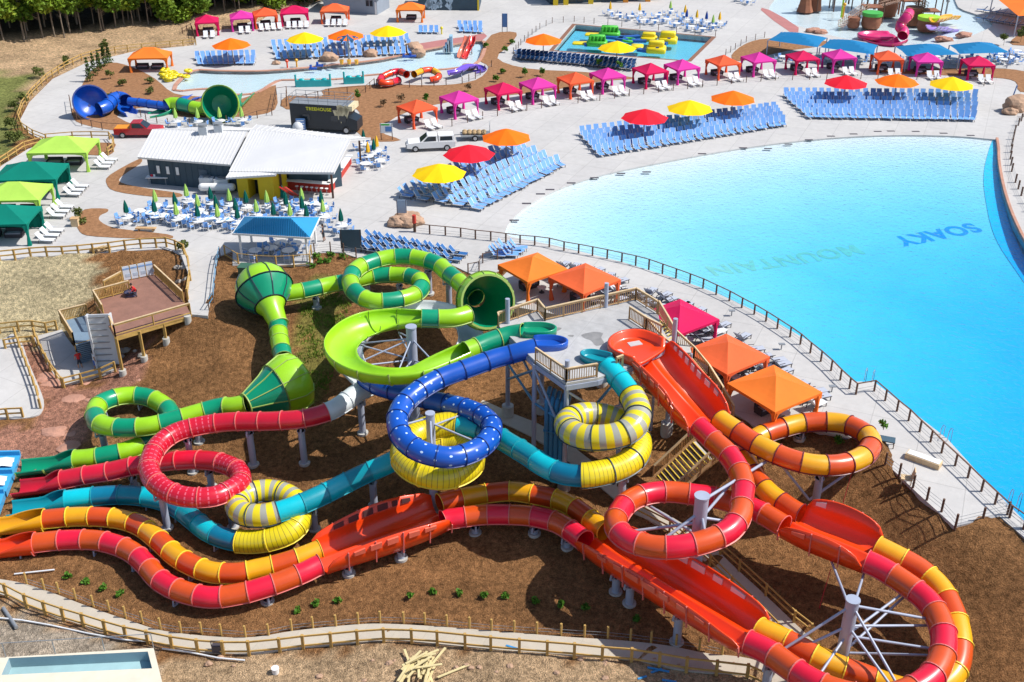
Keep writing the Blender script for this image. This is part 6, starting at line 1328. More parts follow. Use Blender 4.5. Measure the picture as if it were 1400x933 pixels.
# ================================================================== blue shade sails
SAIL = fabric('sail_blue', (.008, .17, .38))
for i, (q, lab) in enumerate((([(1050,58),(1068,47),(1131,55),(1118,68)], 'first'), ([(1121,68),(1135,57),(1200,65),(1195,78)], 'second'), ([(1224,67),(1240,80),(1312,78),(1284,64)], 'third'), ([(1298,65),(1312,77),(1381,75),(1356,62)], 'fourth'))):
    t = thing('shade_sail', f'blue shade sail on steel posts, {lab} in the row before the play pool', 'shade sail', P(*q[0], 0)); z = 2.3; w = [P(x, y - 3, z) for x, y in q]; c = sum(w, Vector()) / 4; c.z += 1.0; mid = [(w[i_] * .5 + w[(i_ + 1) % 4] * .5) - V(0, 0, .15) for i_ in range(4)]
    rdg = [w[0] * .35 + w[3] * .15 + w[1] * .35 + w[2] * .15, 0]; b = MB(); a0 = (w[0] + w[1]) / 2; 
    r0_, r1_ = c + (w[0] + w[1 if i < 2 else 3] - c * 2) * .0 + (w[0] - w[2]) * .18 + (w[3] - w[1]) * .0, c - (w[0] - w[2]) * .18; r0_.z = r1_.z = z + 1.0
    N = 10; vs = []
    for jj in range(N + 1):
        for ii in range(N + 1):
            s, t_ = ii / N, jj / N; p = (w[0] * (1 - s) + w[1] * s) * (1 - t_) + (w[3] * (1 - s) + w[2] * s) * t_; e_ = min(s, 1 - s, t_, 1 - t_) * 2; p = p + V(0, 0, 1.0 * e_ ** .9); p += (c - p) * .04 * (1 - e_) * (1 - abs(2 * s - 1)); vs.append(p)
    b.add(vs, [(jj * (N + 1) + ii, jj * (N + 1) + ii + 1, (jj + 1) * (N + 1) + ii + 1, (jj + 1) * (N + 1) + ii) for jj in range(N) for ii in range(N)], SAIL); b.build('canopy', t)
    for v in w: b = MB(); b.cyl((v.x, v.y, 0), (v.x, v.y, z + .02), .09, STEEL); b.build('post', t)
t = thing('orange_shade_sail', 'large orange shade sail at the top right corner', 'shade sail', P(1380, 30, 0)); w = [P(1358,-6,3.4), P(1392,22,3.4), P(1470,20,3.4), P(1430,-20,3.4)]; c = sum(w, Vector()) / 4 + V(0, 0, 1.2)
b = MB(); b.add(w + [c], [(0, 1, 4), (1, 2, 4), (2, 3, 4), (3, 0, 4)], ORC); b.build('canopy', t)
for v in w: b = MB(); b.cyl((v.x, v.y, 0), (v.x, v.y, 3.4), .1, STEEL); b.build('post', t)
lab = 'dark blue lounger under the orange sail at the top right'
for i in range(14):
    c = dk0.copy(); COL.objects.link(c); c.location = P(1345 + (i % 7) * 9, 16 + (i // 7) * 12 + (i % 7) * 1.5, .01); c.rotation_euler = (0, 0, R(70)); c['label'] = lab; c['group'] = 'loungers under the orange sail'
# ================================================================== woods, shrubs, rocks
BARK = mat('bark_grey', (.20, .16, .12), .9, .3, 12); BARKB = mat('bark_brown', (.12, .08, .05), .9, .3, 12)
def leafmat(name, c1, c2):
    m = mat(name, c1, .6, col2=c2, scale=4, spec=.2); b = m.node_tree.nodes['Principled BSDF']; b.inputs['Transmission Weight'].default_value = 0; return m
LF = [leafmat('leaf_mid', (.13, .22, .02), (.07, .13, .012)), leafmat('leaf_bright', (.20, .30, .02), (.10, .17, .015)), leafmat('leaf_dark', (.06, .11, .015), (.03, .06, .01)), leafmat('leaf_yellow', (.27, .33, .03), (.14, .19, .015))]
def leaves(b, c, r, n, sz, m, rnd, sq=.8):
    for _ in range(n):
        while True:
            v = Vector((rnd.uniform(-1, 1), rnd.uniform(-1, 1), rnd.uniform(-1, 1)))
            if .25 < v.length < 1: break
        p = Vector(c) + Vector((v.x * r, v.y * r, v.z * r * sq)); a = Vector((rnd.gauss(0, 1), rnd.gauss(0, 1), rnd.gauss(0, .7))).normalized(); e = a.cross(Vector((rnd.gauss(0, 1), rnd.gauss(0, 1), rnd.gauss(0, 1)))).normalized(); s = sz * rnd.uniform(.6, 1.3)
        b.add([p - a * s, p + e * s * .55, p + a * s, p - e * s * .55], [(0, 1, 2, 3)], m)
def tree_proto(seed, H_, bare, rad, ms, slender=True, nl=3300, sz=.38):
    rnd = random.Random(seed); t = thing('forest_tree', 'x', 'tree', (0, 0, 0)); b = MB(); lean = Vector((rnd.uniform(-.5, .5), rnd.uniform(-.5, .5), 0)); pts = [Vector((0, 0, -.3))]
    for k in range(1, 6): pts.append(Vector((lean.x * k / 5 + rnd.uniform(-.15, .15), lean.y * k / 5, H_ * .93 * k / 5)))
    for k in range(5): b.cyl(pts[k], pts[k + 1], .13 * (1 - k * .17) * H_ / 14, BARK, .13 * (1 - (k + 1) * .17) * H_ / 14, n=6, cap=False)
    cl = []
    for k in range(15):
        h = bare * H_ + (H_ * 1.0 - bare * H_) * (k / 14) ** .9; a = rnd.uniform(0, 6.28); f = 1 - .55 * ((h / H_ - bare) / (1 - bare)) ** 2; rr = rad * f * rnd.uniform(.35, .95); c = Vector((math.cos(a) * rr + lean.x * h / H_, math.sin(a) * rr + lean.y * h / H_, h)); cl.append((c, rad * rnd.uniform(.38, .62) * f + .35))
        b.cyl(Vector((lean.x * (h - 1) / H_, lean.y * (h - 1) / H_, h - 1.2)), c, .05, BARK, .02, n=4, cap=False)
    for _ in range(7): a = rnd.uniform(0, 6.28); h = H_ * rnd.uniform(.15, bare); b.cyl((lean.x * h / H_, lean.y * h / H_, h), (math.cos(a) * .9, math.sin(a) * .9, h + .5), .03, BARK, .01, n=4, cap=False)
    b.build('trunk', t); b = MB()
    for i, (c, r) in enumerate(cl): leaves(b, c, r, int(nl / 15), sz, ms[i % len(ms)], rnd)
    b.build('crown', t); return t
protos = [tree_proto(11, 15, .33, 2.6, [LF[0], LF[1]]), tree_proto(12, 17, .38, 2.3, [LF[1], LF[3]]), tree_proto(13, 14, .28, 2.8, [LF[0], LF[3], LF[1]]), tree_proto(14, 16, .30, 2.5, [LF[3], LF[1], LF[0]]), tree_proto(15, 11, .12, 2.7, [LF[1], LF[0]])]
edge = [(-60,82),(0,73),(37,66),(100,56),(150,46),(212,37),(260,30),(300,24),(340,18),(380,12),(430,6),(480,-6),(520,-14)]
ew = [P(*q, 0) for q in edge]; rnd = random.Random(21); tr_pts = []
for a, c in zip(ew[:-1], ew[1:]):
    L_ = (c - a).length; k = max(1, int(L_ / 1.5)); nn = Vector((-(c - a).y, (c - a).x, 0)).normalized()
    for i in range(k):
        for row in range(4):
            p = a + (c - a) * ((i + rnd.random()) / k) + nn * (row * 3.6 + rnd.uniform(-1.2, 1.2)); tr_pts.append((p.x, p.y, row))
used_p = [0] * 5; tr_pts.sort(key=lambda q: q[0])
cnt = 0
for x, y, row in tr_pts:
    right = x > P(215, 50, 0).x; j = rnd.choice([4, 4, 2]) if (right and row == 0) else rnd.choice([0, 1, 2, 3])
    z = tz(x, y); o = protos[j] if not used_p[j] else dup(protos[j]); used_p[j] += 1; s = rnd.uniform(.82, 1.15)
    o.location = (x, y, z - .1); o.rotation_euler = (0, 0, rnd.uniform(0, 6.28)); o.scale = (s, s, s * rnd.uniform(.92, 1.1))
    o['label'] = ['slender tree in front row of the woods', 'tree in second row of the woods', 'tree in third row of the woods', 'tree deep in the woods', 'tree at back of the woods'][row]; o['group'] = 'trees of the woods, row ' + str(row + 1)
# distant woods behind
b = MB(); rnd = random.Random(5)
for k in range(260):
    p = Vector((rnd.uniform(-170, -20), 0, 0)); p.y = 232 + rnd.uniform(0, 60) + max(0, (p.x + 60)) * .9
    b.cyl((p.x, p.y, 0), (p.x, p.y, 13), .16, BARK, .05, n=4, cap=False); leaves(b, (p.x, p.y, 11), 3.6, 60, .8, LF[rnd.choice([0, 2, 1])], rnd, 1.3)
o = b.build('far_woods'); tag(o, 'dense dark woods behind the front rows of trees', 'woods', kind='stuff')
b = MB(); rnd = random.Random(6)
for k in range(1500):
    s = rnd.random(); i = rnd.randrange(len(ew) - 1); p = ew[i] + (ew[i + 1] - ew[i]) * s; nn = Vector((-(ew[i + 1] - ew[i]).y, (ew[i + 1] - ew[i]).x, 0)).normalized(); p = p + nn * rnd.uniform(0, 17); leaves(b, (p.x, p.y, .5), .7, 5, .28, LF[rnd.choice([0, 2])], rnd, .7)
o = b.build('undergrowth'); tag(o, 'dark undergrowth between the trunks of the woods', 'undergrowth', kind='stuff')
# small shrubs and young trees
def shrub(p, h, r, m, name, label, cat, n=110, sz=.11, group=None, kindm=None):
    t = thing(name, label, cat, p, group=group); rr = random.Random(int(p.x * 7 + p.y * 13)); b = MB(); b.cyl(p - V(0, 0, .1), p + V(0, 0, h * .6), .03, BARKB, .015, n=5); b.build('stem', t); b = MB()
    if name == 'young_conifer':
        for k in range(7): f = k / 6; leaves(b, p + V(0, 0, h * (.15 + .82 * f)), r * (1 - .8 * f), int(n / 7), sz, m, rr, .9)
    else:
        for k in range(5): a = rr.uniform(0, 6.28); leaves(b, p + V(math.cos(a) * r * .45, math.sin(a) * r * .45, h * rr.uniform(.35, .75)), r * .6, int(n / 5), sz, m, rr, .8)
    b.build('foliage', t)
SG = leafmat('shrub_fresh', (.10, .24, .02), (.05, .13, .012)); SO = leafmat('shrub_olive', (.13, .16, .03), (.07, .09, .02)); SB = leafmat('shrub_dry', (.18, .12, .06), (.11, .07, .035))
for i, (x, y) in enumerate(((93,791),(117,799),(141,807),(165,815))): shrub(PT(x, y), .42, .28, SG, 'small_shrub', 'small fresh green shrub in the mulch at the lower left', 'shrub', group='shrubs at the lower left')
for i, (x, y) in enumerate(((407,838),(432,828),(463,824),(560,818),(592,813),(627,814),(662,817),(691,819),(732,825),(765,829),(800,834),(870,850))): shrub(PT(x, y), .42, .27, SG, 'small_shrub', 'small green shrub in the mulch above the bottom path', 'shrub', group='shrubs above the bottom path')
for x, y in ((1097,596),(1147,606),(1060,606),(1208,586)): shrub(PT(x, y), .6, .4, SG, 'small_shrub', 'small green shrub inside the amber loop', 'shrub', group='shrubs inside the amber loop')
for x, y, h in ((151,108,1.5),(168,118,1.1),(205,115,1.1),(206,129,1.2),(150,135,.8)): shrub(P(x, y, 0), h, .65, SO, 'round_shrub', 'round dark green shrub in the bed behind the blue bowl slide', 'shrub', 220, .14, 'shrubs behind the blue bowl slide')
for x, y, h in ((123,112,3.4),(130,104,3.2),(137,97,3.0),(144,91,3.4),(150,86,2.6)): shrub(P(x, y, 0), h, .6, LF[2], 'young_conifer', 'young dark conifer at the back of the blue slide bed', 'tree', 320, .16, 'young conifers')
for x, y, h in ((31,140,1.8),(15,173,1.6),(20,150,1.7),(25,195,1.9),(54,106,2.0),(88,88,1.6),(12,190,1.5),(143,67,1.8)): q = P(x, y, .2); q.z = tz(q.x, q.y); shrub(q, h, .8, SO, 'round_shrub', 'shrub on the grass outside the curved golden fence', 'shrub', 240, .16, 'shrubs outside the curved fence')
for x, y, h in ((491,141,2.4),(583,140,1.2),(718,106,1.8),(742,104,1.4),(678,112,1.0),(690,72,1.0),(664,66,1.0),(688,101,.8),(819,95,1.8),(847,98,1.8),(700,60,.8)): shrub(P(x, y, .03), h, .5, SG, 'young_shrub', 'young green shrub in the long mulch bed behind the cabanas', 'shrub', 200, .14, 'shrubs in the long bed')
for x, y in ((524,146),(548,140),(560,158),(640,125)): shrub(P(x, y, .03), 1.3, .6, SB, 'dry_shrub', 'dry brown shrub in the mulch bed right of the food bus', 'shrub', 160, .12, 'dry shrubs')
for x, y in ((433,352),(452,350),(437,360),(470,352),(425,366),(448,358)): shrub(PT(x, y), .4, .45, SG, 'low_plant', 'low green plant in the mulch behind the green loops', 'plant', 90, .12, 'low plants by the shelter')
for x, y, h in ((251,345,1.2),(108,300,1.4),(112,306,1.0)): shrub(P(x, y, .02), h, .6, SO, 'grassy_shrub', 'olive shrub at the end of a mulch bed on the left', 'shrub', 200, .14, 'olive shrubs')
for x, y in ((1327,98),(1372,62),(1395,58)): shrub(P(x, y, .02), 2.8, .8, SO, 'young_tree', 'young tree at the right end of the blue sails', 'tree', 260, .18, 'young trees by the sails')
SW = leafmat('weed_green', (.20, .30, .04), (.14, .20, .03))
# weedy patch and straw as ground cover
b = MB(); rnd = random.Random(31); poly = [tuple(P(x, y, -1.6)[:2]) for x, y in ((445,400),(480,425),(470,455),(445,520),(425,535),(402,500),(412,420))]
xs = [p[0] for p in poly]; ys = [p[1] for p in poly]; k = 0
while k < 900:
    x, y = rnd.uniform(min(xs), max(xs)), rnd.uniform(min(ys), max(ys))
    if not inpoly(np.array([x]), np.array([y]), poly)[0] or math.sin(x * 1.3) * math.cos(y * 1.7) < -.25: k += .2; continue
    z = tz(x, y); k += 1
    for _ in range(3): a = rnd.uniform(0, 6.28); d = Vector((math.cos(a), math.sin(a), 0)) * .06; q = Vector((x + rnd.uniform(-.15, .15), y + rnd.uniform(-.15, .15), z)); b.add([q - d, q + d, q + Vector((rnd.uniform(-.08, .08), rnd.uniform(-.08, .08), .22))], [(0, 1, 2)], SW)
o = b.build('weeds'); tag(o, 'patchy green weeds on the mulch inside the green loop', 'weeds', kind='stuff')
# boulders
RK = mat('tan_rock', (.42, .27, .18), .9, .25, 9, bump=.8, fine=7); RKP = mat('pink_rock', (.45, .235, .165), .9, .2, 6, bump=.8, fine=6)
def boulder(p, r, m, label, group=None, sq=(1, .8, .6), seed=1, name='boulder'):
    rr = random.Random(seed); bm = bmesh.new(); bmesh.ops.create_icosphere(bm, subdivisions=3, radius=r); off = Vector((rr.random() * 9, rr.random() * 9, rr.random() * 9))
    from mathutils import noise
    for v in bm.verts:
        n1 = noise.noise(v.co / r * 1.3 + off); n2 = noise.noise(v.co / r * 3.5 + off); v.co *= 1 + .35 * n1 + .14 * n2; v.co = Vector((v.co.x * sq[0], v.co.y * sq[1], v.co.z * sq[2]))
    me = bpy.data.meshes.new(name); bm.to_mesh(me); bm.free(); me.materials.append(m); me.polygons.foreach_set('use_smooth', [rr.random() > 2] * len(me.polygons))
    o = bpy.data.objects.new(name, me); COL.objects.link(o); o.location = Vector(p) + V(0, 0, r * sq[2] * .45); tag(o, label, 'boulder', group)
for i, (x, y, r) in enumerate(((546,308,1.1),(556,308,1.2),(566,306,1.1),(552,301,1.0),(562,300,1.0))): boulder(P(x, y, 0), r, RK, 'tan boulder in the heap at the end of the pool fence', 'boulders at the end of the pool fence', seed=i)
boulder(P(1386,152,0), 1.5, RK, 'large tan boulder at the top of the curved pool wall', sq=(1, .8, .95), seed=9); boulder(P(1380,156,0), 1.0, RK, 'small dark boulder beside the large one at the curved pool wall', seed=10)
for i, (x, y, r) in enumerate(((450,83,1.4),(507,77,1.2),(566,71,1.6),(573,75,1.1),(378,88,.6),(640,95,1.0))): boulder(P(x, y, 0), r, RK, 'tan boulder on the rim of the kids pool', 'boulders on the rim of the kids pool', seed=20 + i)
for i, (x, y, r) in enumerate(((1112,44,1.0),(1122,46,.9),(1287,55,.9),(1295,56,.8),(1318,50,1.0),(1105,10,1.2))): boulder(P(x, y, 0), r, RKP, 'pinkish boulder on the rim of the play pool', 'boulders on the rim of the play pool', (1.3, .8, .5), seed=30 + i)
rnd = random.Random(77)
rocks = 0
for i in range(26):
    x, y = rnd.choice([(rnd.uniform(85, 200), rnd.uniform(505, 545)), (rnd.uniform(0, 110), rnd.uniform(585, 615)), (rnd.uniform(62, 80), rnd.uniform(500, 530))])
    boulder(PT(x, y, -.35), rnd.uniform(.35, .8), RKP, 'low pinkish rock in the rocky bank above the slide ends', 'rocks of the pinkish bank', (1.5, 1.1, .42), seed=50 + i, name='rock')
for i in range(26): boulder(PT(rnd.uniform(230, 1040), rnd.uniform(898, 932), -.05), rnd.uniform(.10, .24), RK, 'small stone on the bare dirt below the bottom path', 'stones below the bottom path', seed=120 + i, name='stone')
for i in range(16): boulder(PT(rnd.uniform(240, 262) if i % 2 else rnd.uniform(150, 200), rnd.uniform(350, 400) if i % 2 else rnd.uniform(478, 492), -.05), rnd.uniform(.2, .45), mat('grey_rock', (.35, .32, .28), .9, .2, 9), 'grey stone around the timber terrace', 'stones around the terrace', seed=160 + i, name='stone')
# ================================================================== kids area slides
def mini(name, label, pts, z0, r, m, cat='slide', op=False, seam='dark', leg=True):
    t = thing(name, label, cat, P(pts[0][0], pts[0][1], 0)); p = Path(pts)
    if op: open_run(p, 0, p.L, arc(r, -80, 80), m, FL[seam], t)
    else: tube_run(p, 0, p.L, r, m if isinstance(m, list) else [m], FL[seam], t, 1.8)
    if leg:
        for a in (p.L * .25, p.L * .7):
            q = p.pos(a)
            if q.z - r > .5: column(t, q, q.z - r, .1)
    return t, p
t = thing('blue_bowl_slide', 'blue slide with a tall open bowl and a curled tube in the upper left bed', 'slide', P(124,148,0)); o_ = P(124,141,1.7); d_ = Vector((.45,-.72,.45)).normalized()
shell(t, 'bowl', o_, -d_, [(-.3, 2.2), (.2, 2.15), (.8, 1.8), (1.25, 1.1), (1.4, .1)], BLUE, FL['blue'])
p = Path([(135,150,1.0),(145,146,1.1),(152,138,1.3),(163,134,1.3),(172,138,1.1),(171,147,.8),(180,152,.6)]); tube_run(p, 0, p.at[4], .85, [BLUE], FL['blue'], t); open_run(p, p.at[4], p.L, arc(.9, -85, 85), BLUE, FL['blue'], t)
p = Path([(176,139,1.2),(195,141,1.1),(215,144,1.0),(232,145,.9)]); tube_run(p, 0, p.L, .55, [BLUE], FL['blue'], t)
p = Path([(232,143,.9),(245,139,.9),(256,131,.8),(266,129,.5),(277,124,.1)]); open_run(p, 0, p.L, arc(.95, -75, 75), BLUE, FL['blue'], t)
t = thing('green_funnel_slide', 'small green and lime slide with a round funnel by the kids pool', 'slide', P(300,150,0)); o_ = P(301,142,2.2); d_ = Vector((.15,-.86,.3)).normalized()
shell(t, 'funnel', o_, -d_, [(-.3, 2.25), (.1, 2.3), (.9, 2.0), (1.9, 1.3), (2.5, .9)], DGREEN, FL['green']); b = MB(); b.lathe(o_, -d_, [(1.9, 1.22), (2.2, .7), (2.3, .02)], GREEN, 20); b.build('funnel_end', t); shell(t, 'funnel_rim', o_, -d_, [(-.5, 2.3), (.3, 2.38)], LIME, None)
p = Path([(282,149,1.0),(268,148,1.0),(252,144,1.1),(236,142,1.1),(228,145,.9)]); tube_run(p, 0, p.L, .85, [LIME, GREEN, LIME], FL['dark'], t, 2.2)
p = Path([(228,146,.8),(218,152,.5),(203,156,.3)]); open_run(p, 0, p.L, arc(.95, -85, 85), GREEN, FL['green'], t)
p = Path([(322,142,1.2),(330,134,.9),(339,126,.3)]); open_run(p, 0, p.L, arc(.8, -85, 85), GREEN, FL['green'], t)
mini('red_curl_slide', 'small red curled tube slide at the edge of the kids pool', [(556,102,1.5),(545,98,1.4),(532,101,1.3),(521,107,1.0),(521,113,.8),(532,114,.6),(545,110,.5)], 0, .48, [ORNG, CRIM])
mini('amber_curl_slide', 'small amber and orange curled tube slide by the kids pool', [(566,102,1.2),(578,97,1.2),(590,96,1.1),(599,101,.8),(598,107,.6),(588,110,.4)], 0, .45, [YELO, ORNG])
PURP = glossy('fibreglass_purple', (.13, .06, .48))
mini('purple_curl_slide', 'small purple slide with a curled end by the kids pool', [(613,97,1.2),(628,94,1.3),(640,88,1.4),(652,88,1.0),(660,93,.6),(648,97,.3)], 0, .6, PURP, op=True)
mini('pink_side_slide', 'pink slide, left one of the pair in the kids pool', [(638,49,2.4),(636,57,1.6),(631,68,.6),(629,76,.1)], 0, .45, glossy('fibreglass_salmon', (.75, .20, .12)), op=True)
mini('red_side_slide', 'red slide, right one of the pair in the kids pool', [(646,48,2.4),(645,57,1.6),(639,68,.6),(635,77,.1)], 0, .45, glossy('fibreglass_scarlet', (.62, .02, .02)), op=True)
t = thing('slide_steps', 'small white stepped climbing frame left of the pair of side slides', 'play frame', P(612,72,0)); 
for i in range(4): q = P(608 + i * 3, 70, 0); b = MB(); b.box((q.x, q.y, .3 + .3 * i), (.5, 1.4, .6 + .6 * i), [WM, mat('pale_blue', (.3, .5, .65), .5)][i % 2]); b.build('step', t)
TW = glossy('fibreglass_aqua', (.0, .38, .40))
for x0, x1, y, lab in ((405,452,119,'long teal splash wall with bumps at the near edge of the kids pool'), (471,497,115,'short teal splash wall at the near edge of the kids pool')):
    a, c = P(x0, y, 0), P(x1, y - 1, 0); t = thing('splash_wall', lab, 'splash wall', a); b = MB(); b.beam(a + V(0, 0, .45), c + V(0, 0, .45), .5, .9, TW); b.build('wall', t); k = int((c - a).length / 1.3)
    for i in range(k): q = a + (c - a) * (i + .5) / k; b = MB(); b.sphere(q + V(0, .1, .9), .42, TW, 12, (1.1, .8, .6)); b.build('bump', t)
    for q in (a, c): b = MB(); b.cyl(q, q + V(0, 0, 1.7), .14, TW); b.build('end_post', t)
t = thing('spray_palm', 'grey water palm with blue leaves and yellow buckets in the kids pool', 'play feature', P(478,90,0)); q = P(478,90,0); b = MB(); b.cyl(q, q + V(0, 0, 4.6), .14, GREYM); b.build('trunk', t)
for i in range(6): a = i * 1.05; b = MB(); e = q + V(math.cos(a) * 1.5, math.sin(a) * 1.5, 3.9); b.add([q + V(0, 0, 4.5), e + V(-math.sin(a) * .4, math.cos(a) * .4, .2), e + V(0, 0, -.3), e - V(-math.sin(a) * .4, math.cos(a) * .4, -.2)], [(0, 1, 2, 3)], mat('leaf_blue_plastic', (.02, .10, .22), .5)); b.build('leaf', t)
for dx in (-1.1, 0, 1.1): b = MB(); b.cyl(q + V(dx, -.3, .3), q + V(dx, -.3, .95), .22, YELO, .34, n=12); b.build('bucket', t)
for i, (x, y, m, lab) in enumerate(((393,93,ORNG,'orange spray post in the kids pool'), (406,92,YELO,'yellow spray post in the kids pool'), (604,47,YEL,'yellow spray post by the side slides'))):
    q = P(x, y, 0); b = MB(); b.cyl(q, q + V(0, 0, .9), .12, m); b.sphere(q + V(0, 0, 1.0), .26, m); b.top('spray_post', lab, 'spray post', q)
for i, (x, y) in enumerate(((428,96),(437,92),(555,80),(564,79))):
    q = P(x, y, 0); b = MB(); b.box(q + V(0, 0, .25), (1.1, .5, .25), BLUE); b.box(q + V(-.3, 0, .55), (.3, .4, .4), BLUE); b.top('water_rider', 'small blue ride-on figure in the kids pool', 'water toy', q, 'blue ride-ons in the kids pool')
def ring(p, R_, r, m, b=None, tilt=0.0):
    b = b or MB(); n, k = 16, 8; vs = []
    for i in range(n):
        a = 2 * math.pi * i / n
        for j in range(k): w = 2 * math.pi * j / k; rr = R_ + r * math.cos(w); vs.append(Vector(p) + V(rr * math.cos(a), rr * math.sin(a) * math.cos(tilt), r * math.sin(w) + rr * math.sin(a) * math.sin(tilt)))
    b.add(vs, [(i * k + j, ((i + 1) % n) * k + j, ((i + 1) % n) * k + (j + 1) % k, i * k + (j + 1) % k) for i in range(n) for j in range(k)], m, True); return b
rnd = random.Random(8)
for i in range(18):
    q = P(rnd.uniform(222, 258), rnd.uniform(99, 112), 0); q.z = .2 + (i % 2) * .35; ring(q, .45, .18, YEL).top('swim_ring', 'yellow swim ring piled beside the orange cabana at the kids pool', 'swim ring', q - V(0, 0, .2), 'yellow swim rings')
# inflatables in the activity pool
INB = mat('inflatable_blue', (.01, .09, .35), .4, .06, 6); ING = mat('inflatable_green', (.08, .50, .04), .4, .06, 6); INY = mat('inflatable_yellow', (.80, .62, .01), .4, .06, 6)
def pad(b, q, sx, sy, sz, m, rz=0.0):
    c = Vector(q); M = Matrix.Rotation(rz, 3, 'Z'); n = 8; vs = []; 
    for z, f in ((0, .94), (sz * .3, 1), (sz * .7, 1), (sz, .92)):
        for dx, dy in ((-1, -.8), (-.8, -1), (.8, -1), (1, -.8), (1, .8), (.8, 1), (-.8, 1), (-1, .8)): vs.append(c + M @ Vector((dx * sx / 2 * f, dy * sy / 2 * f, z)))
    b.add(vs, [(j * n + i, j * n + (i + 1) % n, (j + 1) * n + (i + 1) % n, (j + 1) * n + i) for j in range(3) for i in range(n)] + [tuple(range(3 * n, 4 * n))], m, True)
t = thing('inflatable_course', 'blue, green and yellow inflatable obstacle course floating in the activity pool', 'inflatable', P(850,60,0))
for x, y, sx, sy, h, m, nm in ((833,50,3.4,2.2,1.7,ING,'green_block'), (816,62,3.2,2.2,1.6,ING,'green_block'), (810,48,2.4,1.8,.5,INY,'yellow_pad'), (793,60,2.4,1.8,.5,INY,'yellow_pad'), (887,55,2.6,2.4,1.2,INY,'yellow_arch'), (871,66,1.9,2.2,1.0,INY,'yellow_arch'), (897,71,3.0,2.6,1.7,INY,'yellow_ramp'), (913,58,3.0,2.6,1.7,INY,'yellow_ramp')):
    b = MB(); q = P(x, y, 0); q.z = -.05
    pad(b, q, sx, sy, h * .5, m, R(-10))
    if h > 1: pad(b, q + V(0, .2, h * .5), sx * .8, sy * .55, h * .5, m, R(-10))
    if m is ING:
        for k in range(5): b.cyl(q + V(-sx * .36 + k * sx * .18, -sy * .3, h * .45), q + V(-sx * .36 + k * sx * .18, -sy * .3, h), .16, ING, n=8)
    b.build(nm, t)
    if nm == 'yellow_ramp': b = MB(); b.box(q + V(0, -1.1, .8), (.5, .08, .5), INB); b.build('blue_badge', t)
b = MB(); ring(P(860,55,.15), 1.0, .2, ING, b); b.build('green_ring', t)
for (x0, y0), (x1, y1) in (((803,61),(800,61)), ((824,50),(848,53)), ((806,61),(810,61)), ((848,53),(852,55)), ((868,56),(879,56)), ((893,57),(908,60)), ((826,63),(864,66)), ((877,68),(888,71)), ((851,52),(870,50))):
    b = MB(); a, c = P(x0, y0, .15), P(x1, y1, .15); b.beam(a - V(.5, 0, 0), c + V(.5, 0, 0), 1.1, .4, INB); b.build('blue_walkway', t)
# ================================================================== play structure in the play pool
BAR = mat('barrel_brown', (.26, .10, .05), .75, .2, 12); PINK = glossy('fibreglass_pink', (.66, .02, .16)); PLG = mat('play_green', (.06, .42, .06), .45); PLIME = mat('play_lime', (.35, .65, .03), .45); PLV = glossy('fibreglass_violet', (.30, .20, .62)); ROPE = mat('rope_tan', (.50, .33, .24), .9)
pl = thing('water_play_castle', 'big water play structure with brown barrels, rope bridges and coloured slides in the play pool', 'play structure', P(1220,45,0))
def barrel(x, y, r, h, top, z0=0):
    q = P(x, y, 0) + V(0, 0, z0); b = MB(); b.lathe(q, (0, 0, 1), [(0, r * .86), (h * .3, r), (h * .7, r), (h, r * .9)], BAR, 20); b.build('barrel', pl); b = MB(); b.cyl(q + V(0, 0, h), q + V(0, 0, h + .55), r * 1.05, top, n=20); b.build('barrel_rim', pl)
barrel(1190,38,1.6,2.0,PLG); barrel(1267,42,1.7,1.8,PLIME); barrel(1247,34,1.4,2.4,BAR); barrel(1212,22,1.6,3.0,BAR); barrel(1166,38,1.0,1.2,BAR)
def deck_(x, y, w, d, z): q = P(x, y, 0); b = MB(); b.box((q.x, q.y, z), (w, d, .15), BAR); b.build('play_deck', pl); 
def deckposts(x, y, w, d, z, h, m):
    q = P(x, y, 0)
    for sx in (-1, 1):
        for sy in (-1, 1): b = MB(); b.cyl((q.x + sx * w / 2, q.y + sy * d / 2, 0), (q.x + sx * w / 2, q.y + sy * d / 2, z + h), .11, m); b.build('play_post', pl)
for x, y, w, d, z, h in ((1190,30,3,3,2.6,1.1), (1240,26,3.4,3,3.2,2.2), (1267,34,3,3,2.4,2.6), (1215,16,4,3,3.6,2.4), (1175,10,4,4,3.0,2.5), (1125,14,3,3,2.8,1.6)): deck_(x, y, w, d, z); deckposts(x, y, w, d, z, h, DKW)
def bridge(a, za, c, zc, w=1.1):
    A, C_ = P(*a, 0) + V(0, 0, za), P(*c, 0) + V(0, 0, zc); b = MB(); k = max(3, int((C_ - A).length / .5)); d = (C_ - A).normalized(); s = d.cross(Vector((0, 0, 1))).normalized()
    for i in range(k): p = A + (C_ - A) * (i + .5) / k; b.beam(p - s * w / 2, p + s * w / 2, .3, .08, ROPE)
    for e in (-1, 1):
        for h in (.4, .9): b.beam(A + s * w / 2 * e + V(0, 0, h), C_ + s * w / 2 * e + V(0, 0, h), .06, .06, ROPE)
        for i in range(k): p = A + (C_ - A) * (i + .5) / k + s * w / 2 * e; b.beam(p, p + V(0, 0, .9), .06, .06, ROPE)
    b.build('rope_bridge', pl)
bridge((1148,40), .3, (1182,32), 2.6); bridge((1198,30), 2.6, (1232,26), 3.2); bridge((1200,14), 3.6, (1180,10), 3.0); bridge((1246,28), 3.2, (1262,33), 2.5); bridge((1222,18), 3.6, (1240,24), 3.2); bridge((1134,14), 2.8, (1166,10), 3.0)
p = Path([(1243,18,4.2),(1239,24,3.8),(1233,31,3.0),(1231,38,2.3),(1236,44,1.8),(1234,49,1.4)]); tube_run(p, 0, p.L, .8, [PINK], FL['red'], pl, 1.5, name='pink_tube')
